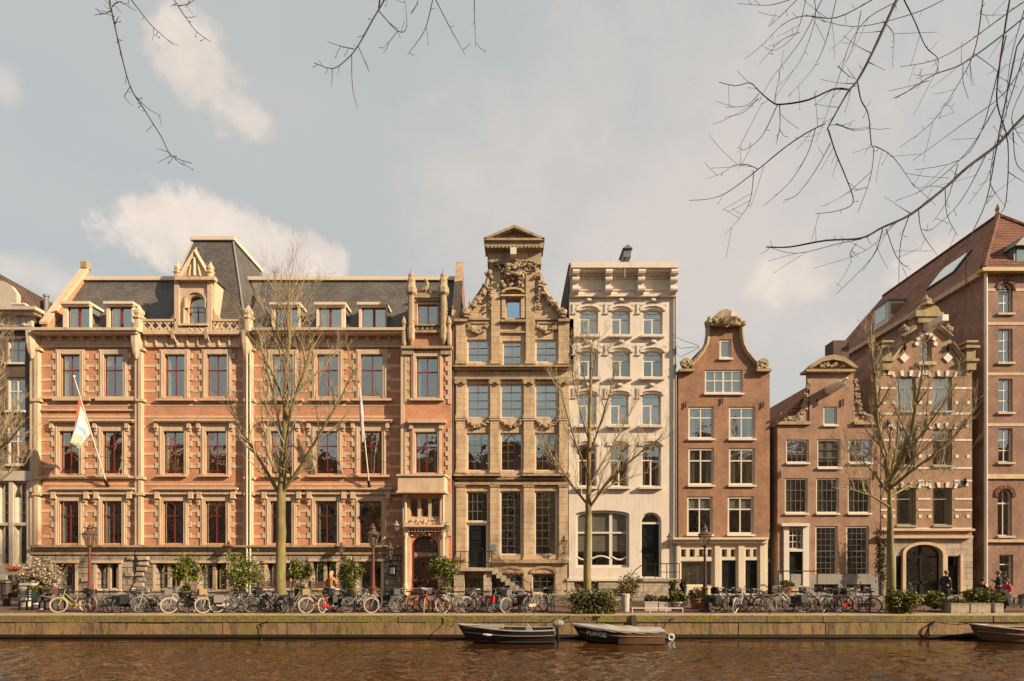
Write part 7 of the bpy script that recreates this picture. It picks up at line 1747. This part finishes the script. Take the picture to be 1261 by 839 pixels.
    ob.append(hr.build('hair', hair, t, smooth=True))
    ey = MB()
    for s in (-1, 1): ey.ball((hz.x+.086, hz.y+s*.03, hz.z+.025), .011)
    ob.append(ey.build('eyes', IRON, t)); ob.append(MB().tube([(hz.x+.09, hz.y-.02, hz.z-.055), (hz.x+.095, hz.y, hz.z-.057), (hz.x+.09, hz.y+.02, hz.z-.055)], .006, 4).build('mouth', mat('lips', (.35, .12, .09), .6), t))
    if extra:
        for nm, fn, m in extra:
            mb = MB(); fn(mb, J); mb.build(nm, m, t)
    t.location = loc; t.rotation_euler = (0, 0, yaw); return t
def stand(arm='down', stride=0.0, lean=0):
    J = dict(pel=(0, 0, .95), sp=(lean*.3, 0, 1.12), ch=(lean*.7, 0, 1.34), nk=(lean, 0, 1.50), hd=(lean+.02, 0, 1.56), shL=(lean*.8, .17, 1.40), shR=(lean*.8, -.17, 1.40),
             hiL=(0, .09, .90), hiR=(0, -.09, .90), knL=(stride*.5+.02, .09, .50), knR=(-stride*.3+.03, -.09, .50), anL=(stride, .09, .09), anR=(-stride, -.09, .10))
    if arm == 'down': J.update(elL=(0, .23, 1.13), wrL=(.08, .23, .90), elR=(-.02, -.23, 1.13), wrR=(.05, -.24, .90))
    elif arm == 'phone': J.update(elL=(.02, .22, 1.14), wrL=(.20, .10, 1.26), elR=(.02, -.22, 1.14), wrR=(.2, -.08, 1.26))
    elif arm == 'hips': J.update(elL=(-.02, .32, 1.16), wrL=(.1, .2, 1.02), elR=(-.02, -.32, 1.16), wrR=(.1, -.2, 1.02))
    elif arm == 'push': J.update(elL=(.12, .22, 1.12), wrL=(.34, .2, 1.02), elR=(.12, -.22, 1.12), wrR=(.34, -.2, 1.02))
    return J
def sit(seat=.47, arm='lap', back=.0, cross=False):
    z = seat+.1
    J = dict(pel=(0, 0, z), sp=(-back*.3, 0, z+.18), ch=(-back*.6, 0, z+.40), nk=(-back*.7+.02, 0, z+.56), hd=(-back*.7+.05, 0, z+.62), shL=(-back*.6, .17, z+.46), shR=(-back*.6, -.17, z+.46),
             hiL=(.03, .09, z-.01), hiR=(.03, -.09, z-.01), knL=(.45, .11, z+.02), knR=(.45, -.11, z+.02), anL=(.47, .11, .09), anR=(.42, -.11, .09))
    if cross: J.update(knL=(.45, .02, z+.12), anL=(.66, -.12, z-.22))
    J.update(elL=(.06, .24, z+.22), wrL=(.26, .1, z+.2), elR=(.06, -.24, z+.22), wrR=(.26, -.08, z+.2))
    return J
JN = mat('pale_jeans', (.27, .33, .36), .8); JD = mat('dark_trousers', (.035, .035, .04), .8); BR = mat('brown_jacket', (.09, .055, .04), .8); BKJ = mat('black_coat', (.015, .015, .018), .75); REDJ = mat('red_coat', (.5, .02, .03), .7)
BLON = mat('blond_hair', (.5, .32, .16), .7); DKH = mat('dark_hair', (.03, .02, .015), .6); GRH = mat('greying_hair', (.2, .16, .13), .7); NAV = mat('navy_vest', (.025, .035, .055), .8); GRYT = mat('grey_trousers', (.13, .11, .12), .8); LBL = mat('pale_blue_sleeve', (.36, .42, .46), .8); SHB = mat('black_shoe', (.02, .018, .018), .5); SHW = mat('white_shoe', (.5, .47, .42), .6)
MUST = mat('orange_tan_top', (.42, .20, .07), .8)
person('woman standing with long blond hair, tan top and pale jeans, hands on her hips', (X(408, 27.6), 27.6, 0), R(70), stand('hips'), MUST, JN, SHW, BLON, .28)
def phone(mb, J): mb.rbox((J['wrL'][0]+.09, .0, J['wrL'][2]+.03), (.015, .08, .15))
person('man in a dark brown jacket sitting on the green bench holding a phone', (X(66, 26.1), 26.1, 0), R(200), sit(.47, back=.1, cross=True), BR, GRYT, SHW, DKH, 0, [('phone', phone, SADK)])
person('walker in a long black coat passing the arched carriage door', (X(1164, 28.6), 28.6, 0), R(20), stand('down', .22, .06), BKJ, JD, SHB, GRH, 0, None, .02)
person('seated person in black leaning forward behind the hedge planter', (X(1209, 28), 28, 0), R(10), sit(.5), BKJ, JD, SHB, DKH, 0)
person('man standing in a navy vest and pale blue sleeves near the warehouse doorway', (X(1230, 28.2), 28.2, 0), R(150), stand('phone'), NAV, JD, SHB, GRH, 0)
person('person in a bright red coat sitting by the parked scooter on the right', (X(1240, 27.4), 27.4, 0), R(190), sit(.5), REDJ, JD, SHB, DKH, .1)
for (px, Y, lab) in ((1209, 28.0, 'plain dark bench under the seated person in black'), (1240, 27.4, 'plain dark bench under the person in the red coat')):
    bench(lab, X(px, Y)-.7, X(px, Y)+.7, Y+.02, BW, False, .5, 2)
# scooter on the right
t = thing('scooter', 'grey and black motor scooter parked at the right edge of the quay', 'scooter', (0, 0, 0))
for x in (-.62, .62):
    w = MB().torus((x, 0, .24), .17, .065, 'y', 20, 8).build('wheel', TYRE, t); MB().tube([(x, -.05, .24), (x, .05, .24)], .13, 12).build('rim', CHROME, w)
MB().prism([[(-.95, .55), (-.85, .32), (-.3, .25), (.25, .22), (.3, .3), (-.1, .32), (-.15, .62), (-.5, .72), (-.92, .70)]], -.17, .17).build('body', CRATE, t)
MB().prism([[(.25, .22), (.36, .24), (.56, .95), (.45, 1.0), (.33, .6)]], -.2, .2).build('leg_shield', CRATE, t)
MB().prism([[(-.98, .71), (-.5, .725), (-.12, .63), (-.1, .72), (-.4, .82), (-.95, .84)]], -.15, .15).build('seat', SADK, t)
MB().tube([(.62, 0, .24), (.5, 0, .95), (.45, 0, 1.02)], .035, 8).tube([(.4, -.3, 1.06), (.46, 0, 1.02), (.4, .3, 1.06)], .02, 6).build('handlebar', SADK, t)
MB().prism([[(.42, .42), (.62, .47), (.84, .38), (.84, .44), (.6, .54), (.42, .5)]], -.1, .1).build('front_mudguard', CRATE, t); MB().tube([(.53, 0, .9), (.6, 0, .89)], [.08, .07], 10).build('headlight', CHROME, t)
t.location = (X(1252, 25.6), 25.6, 0); t.rotation_euler = (0, 0, R(165))
# ================================================================ BOATS
HULL = mat('black_hull_paint', (.022, .024, .028), .4, .3, 3, .1); HWOOD = mat('weathered_boat_wood', (.26, .19, .12), .7, .3, 4, .2, dirt=.4); GUN = mat('grey_gunwale', (.30, .27, .23), .6, .25, 4, .1); COVER = mat('grey_boat_cover', (.34, .31, .28), .85, .12, 2, .5, 7); HIN = mat('dark_boat_inside', (.06, .045, .035), .8); HULLB = mat('brown_hull', (.16, .085, .055), .6, .3, 3, .1)
def hull(mb, L_, B, z0, zs, bow_rise, n=18, transom=.75, strakes=4, th=.0, inset=0.0):
    """bow at -x, stern at +x; returns the gunwale points of both sides"""
    rows = []
    for i in range(n+1):
        t = i/n; x = -L_/2+L_*t
        w = (B/2-inset)*(math.sin(min(1, t/.55)*math.pi/2)**.75 if t < .55 else 1-(1-transom)*((t-.55)/.45)**1.6)
        w = max(w, .015)
        sh = zs+bow_rise*(1-t)**2.2+.06*t**3; kz = z0+(.34)*(max(0, 1-t/.22))**1.5
        sec = []
        for k in range(strakes+1):
            u = k/strakes; sec.append((w*(.55+.45*u**.6) if k else w*.5, kz+(sh-kz)*u))
        rows.append((x, sec, (x-(.22*max(0, 1-t/.15)), 0)))
    def rake(x, u, t): return x-.30*u*max(0, 1-t/.25)
    for s in (-1, 1):
        base = len(mb.v); m = strakes+1
        for i, (x, sec, _) in enumerate(rows):
            for k, (w, z) in enumerate(sec): mb.v.append((rake(x, k/strakes, i/n), s*w, z))
        for i in range(n):
            for k in range(strakes):
                q = base+i*m+k; mb.f.append((q, q+m, q+m+1, q+1) if s < 0 else (q, q+1, q+m+1, q+m))
    # bottom and transom
    base = len(mb.v)
    for i, (x, sec, _) in enumerate(rows): mb.v += [(rake(x, 0, i/n), -sec[0][0], sec[0][1]), (rake(x, 0, i/n), sec[0][0], sec[0][1])]
    for i in range(n): q = base+2*i; mb.f.append((q, q+1, q+3, q+2))
    base = len(mb.v); sec = rows[-1][1]; x = rows[-1][0]
    mb.v += [(x, -w, z) for w, z in sec]+[(x, w, z) for w, z in reversed(sec)]; mb.f.append(tuple(range(base, base+2*(strakes+1))))
    return [(rake(r_[0], 1, i/n), r_[1][-1][0], r_[1][-1][1]) for i, r_ in enumerate(rows)]
def boat(label, px0, px1, Y, B, cover, hm, sheer=-.44, yaw=0, rise=.22, name='rowing_boat'):
    x0, x1 = X(px0, Y), X(px1, Y); L_ = x1-x0-.15; t = thing(name, label, 'boat', (0, 0, 0), 'boats moored at the quay wall')
    mb = MB(); g = hull(mb, L_, B, -1.12, sheer, rise); mb.build('hull', hm, t, smooth=False, recalc=False)
    gu = MB()
    for s in (-1, 1): gu.tube([(a, s*b, c+.015) for a, b, c in g], .035, 6)
    gu.tube([(g[-1][0], -g[-1][1], g[-1][2]+.015), (g[-1][0], g[-1][1], g[-1][2]+.015)], .035, 6); gu.build('gunwale', GUN, t)
    rb = MB()
    for s in (-1, 1): rb.tube([(a+.02, s*(b*.975), c-.2*(c+1.0)/.56) for a, b, c in g[1:]], .02, 5)
    rb.build('rubbing_strake', HWOOD, t)
    if cover:
        cv = MB(); n = len(g); m = 9
        for i, (a, b, c) in enumerate(g):
            for k in range(m):
                u = -1+2*k/(m-1); sag = .10*math.sin(math.pi*i/(n-1))*(1-u*u)*(.8+.4*math.sin(i*1.3))
                edge = (.05+.02*math.sin(i*2.1)) if abs(u) == 1 else 0
                cv.v.append((a, u*(b+.045), c+.05+sag-edge-(.03 if abs(u) == 1 else 0)))
        for i in range(n-1):
            for k in range(m-1): q = i*m+k; cv.f.append((q, q+1, q+m+1, q+m))
        o = cv.build('cover', COVER, t, smooth=True)
    else:
        fl = MB(); pts = [(a+.05, b*.8) for a, b, c in g[2:]]
        fl.prism([[(a, -b) for a, b in pts]+[(a, b) for a, b in reversed(pts)]], -.93, -.9, 'z'); fl.build('floor', HIN, t)
        th_ = MB().box(-L_*.12, -L_*.02, -B*.42, B*.42, sheer-.14, sheer-.10).build('thwart', HWOOD, t); MB().box(L_*.22, L_*.32, -B*.40, B*.40, sheer-.14, sheer-.10).build('thwart', HWOOD, t)
        MB().prism([[(a, -b*.97) for a, b, c in g[1:8]]+[(a, b*.97) for a, b, c in reversed(g[1:8])]], sheer+.1, sheer+.13, 'z').build('foredeck', GUN, t)
    t.location = ((x0+x1)/2, Y, 0); t.rotation_euler = (0, 0, yaw); return t, g, L_
def bl(mb, name, m, par):   # part given in the boat's own coordinates
    o = mb.build(name, m, None); o.parent = par; return o
b1, g1, L1 = boat('long dark open boat with an outboard motor moored left of the covered boat', 570, 684, 23.0, 1.4, False, HULL, -.52, R(-2))
om = bl(MB().tube([(L1/2-.02, 0, -.33), (L1/2+.05, 0, -.27), (L1/2+.2, 0, -.23), (L1/2+.34, 0, -.22), (L1/2+.40, 0, -.24)], [.06, .13, .15, .12, .05], 10), 'outboard_motor', GUN, b1); bl(MB().tube([(L1/2+.14, 0, -.4), (L1/2+.2, 0, -1.1)], [.06, .05], 8), 'motor_leg', IRON, om)
bl(MB().tube([(-L1*.28, -.66, -.60), (-L1*.23, -.69, -.62), (-L1*.18, -.71, -.62)], [.03, .055, .03], 8), 'fender', WHITE, b1)
bl(MB().tube([(.55, .2, -.9), (.6, .2, .25)], .015, 5), 'boat_pole', HWOOD, b1); bl(MB().tube([(.05, .3, -.9), (.0, .3, .3)], .012, 5), 'boat_pole', HWOOD, b1)
bl(MB().prism([[(.62, -.6), (1.0, -.6), (.75, -.22)]], -.1, .1), 'folded_tarpaulin', COVER, b1); bl(MB().rbox((-L1*.2, 0, -.36), (1.0, .7, .08)), 'hatch_cover', GUN, b1)
b2, g2, L2 = boat('boat under a grey canvas cover with white lettering on its dark bow', 712, 817, 23.0, 1.5, True, HULL, -.54, R(-3), .24, 'covered_boat')
# brown stern half of the hull side
hp2 = MB()
for i in range(8, len(g2)-1):
    a, b = g2[i], g2[i+1]; z1 = -1.05
    hp2.quad((a[0], -a[1]-.012, a[2]-.05), (b[0], -b[1]-.012, b[2]-.05), (b[0], -b[1]*.84-.012, -.98), (a[0], -a[1]*.84-.012, -.98))
bl(hp2, 'brown_side_panel', HULLB, b2)
cu = bpy.data.curves.new('bow_lettering', 'FONT'); cu.body = 'PUKKIE'; cu.size = .24; cu.extrude = .004; cu.align_x = 'CENTER'; cu.space_character = 1.05
to = bpy.data.objects.new('bow_lettering', cu); COL.objects.link(to); dg = bpy.context.evaluated_depsgraph_get(); tm_ = bpy.data.meshes.new_from_object(to.evaluated_get(dg)); bpy.data.objects.remove(to)
tm_.materials.clear(); tm_.materials.append(mat('white_lettering', (.72, .68, .62), .5, .03, 3, 0))
to = bpy.data.objects.new('bow_lettering', tm_); COL.objects.link(to); to.parent = b2
ia, ib = g2[2], g2[5]
ang = math.atan2(-(ib[1]-ia[1]), ib[0]-ia[0])
mid = ((ia[0]+ib[0])/2+.05, -((ia[1]+ib[1])/2)-.045, (ia[2]+ib[2])/2-.30); to.location = mid; to.rotation_euler = (R(78), R(4), ang)
b3, g3, L3 = boat('small dark boat cut off by the right edge of the picture', 1201, 1290, 23.2, 1.3, False, HULLB, -.52, R(-2))
by = thing('mooring_buoy', 'pale blue and white round fender floating right of the covered boat', 'fender', (X(826, 23.4), 23.4, -1))
MB().torus((X(826, 23.4), 23.4, -.86), .11, .06, 'y', 18, 8).build('ring', mat('pale_blue_plastic', (.42, .52, .56), .4), by); MB().tube([(X(821, 23.5), 23.45, -.9), (X(814, 23.5), 23.3, -.85)], .07, 8).build('float', IRON, by)
def rope(label, pts, nm='mooring_rope'):
    tag(MB().tube(pts, .018, 5).build(nm, mat('rope', (.10, .07, .045), .9)), label, 'rope')
rope('rope from the bow of the long open boat to the quay', [(X(563, 23)-.1, 23.0, -.2), (X(556, 23.5), 23.5, -.45), (X(548, 24.07), 24.04, -.35), (X(545, 24.07), 24.06, -.1)])
rope('dark rope from the covered boat up the mossy wall right of it', [(X(815, 23.3), 23.3, -.4), (X(820, 23.7), 23.7, -.5), (X(824, 24.02), 24.02, -.45), (X(829, 24.02), 24.03, -.12)])
rope('thin rope from the cut off boat at the right to the quay', [(X(1201, 23.2)-.1, 23.2, -.25), (X(1180, 23.6), 23.7, -.38), (X(1150, 24.02), 24.02, -.3)])
lg = tag(MB().box(X(777.5, 24), X(783.5, 24), 23.98, 24.08, -1.2, -.02).build('fender_post', mat('mossy_post', (.07, .07, .035), .9, .3, 4, .3)), 'mossy dark timber post against the quay wall behind the covered boat', 'post')
rg = MB().torus((X(322, 24), 24.03, -.42), .09, .014, 'y', 14, 5).tube([(X(329, 24), 24.04, -.28), (X(322, 24), 24.03, -.36)], .02, 5).tube([(X(322, 24), 24.02, -.5), (X(322, 24), 24.02, -1.05)], .014, 4); tag(rg.build('mooring_ring', IRON), 'iron mooring ring with hanging chain on the wall below the tallest tree', 'mooring ring')
ld_ = MB().tube([(X(1152, 24), 24.04, -.28), (X(1143, 24), 23.98, -.5), (X(1139, 24), 24.0, -.95)], .035, 5); tag(ld_.build('iron_hook', IRON), 'dark iron bar hanging on the wall left of the cut off boat', 'iron bar')
cb_ = MB()
for k in range(3): cb_.tube([(X(828, 34.9), 34.9, Z(412+k*9)), (X(838, 34.9), 35, Z(418+k*11)), (X(862, 35.2), 35.3, Z(424+k*1))], .015, 4)
tag(cb_.build('overhead_cable', IRON), 'thin black cables strung between the white house and the bell gable', 'cable')
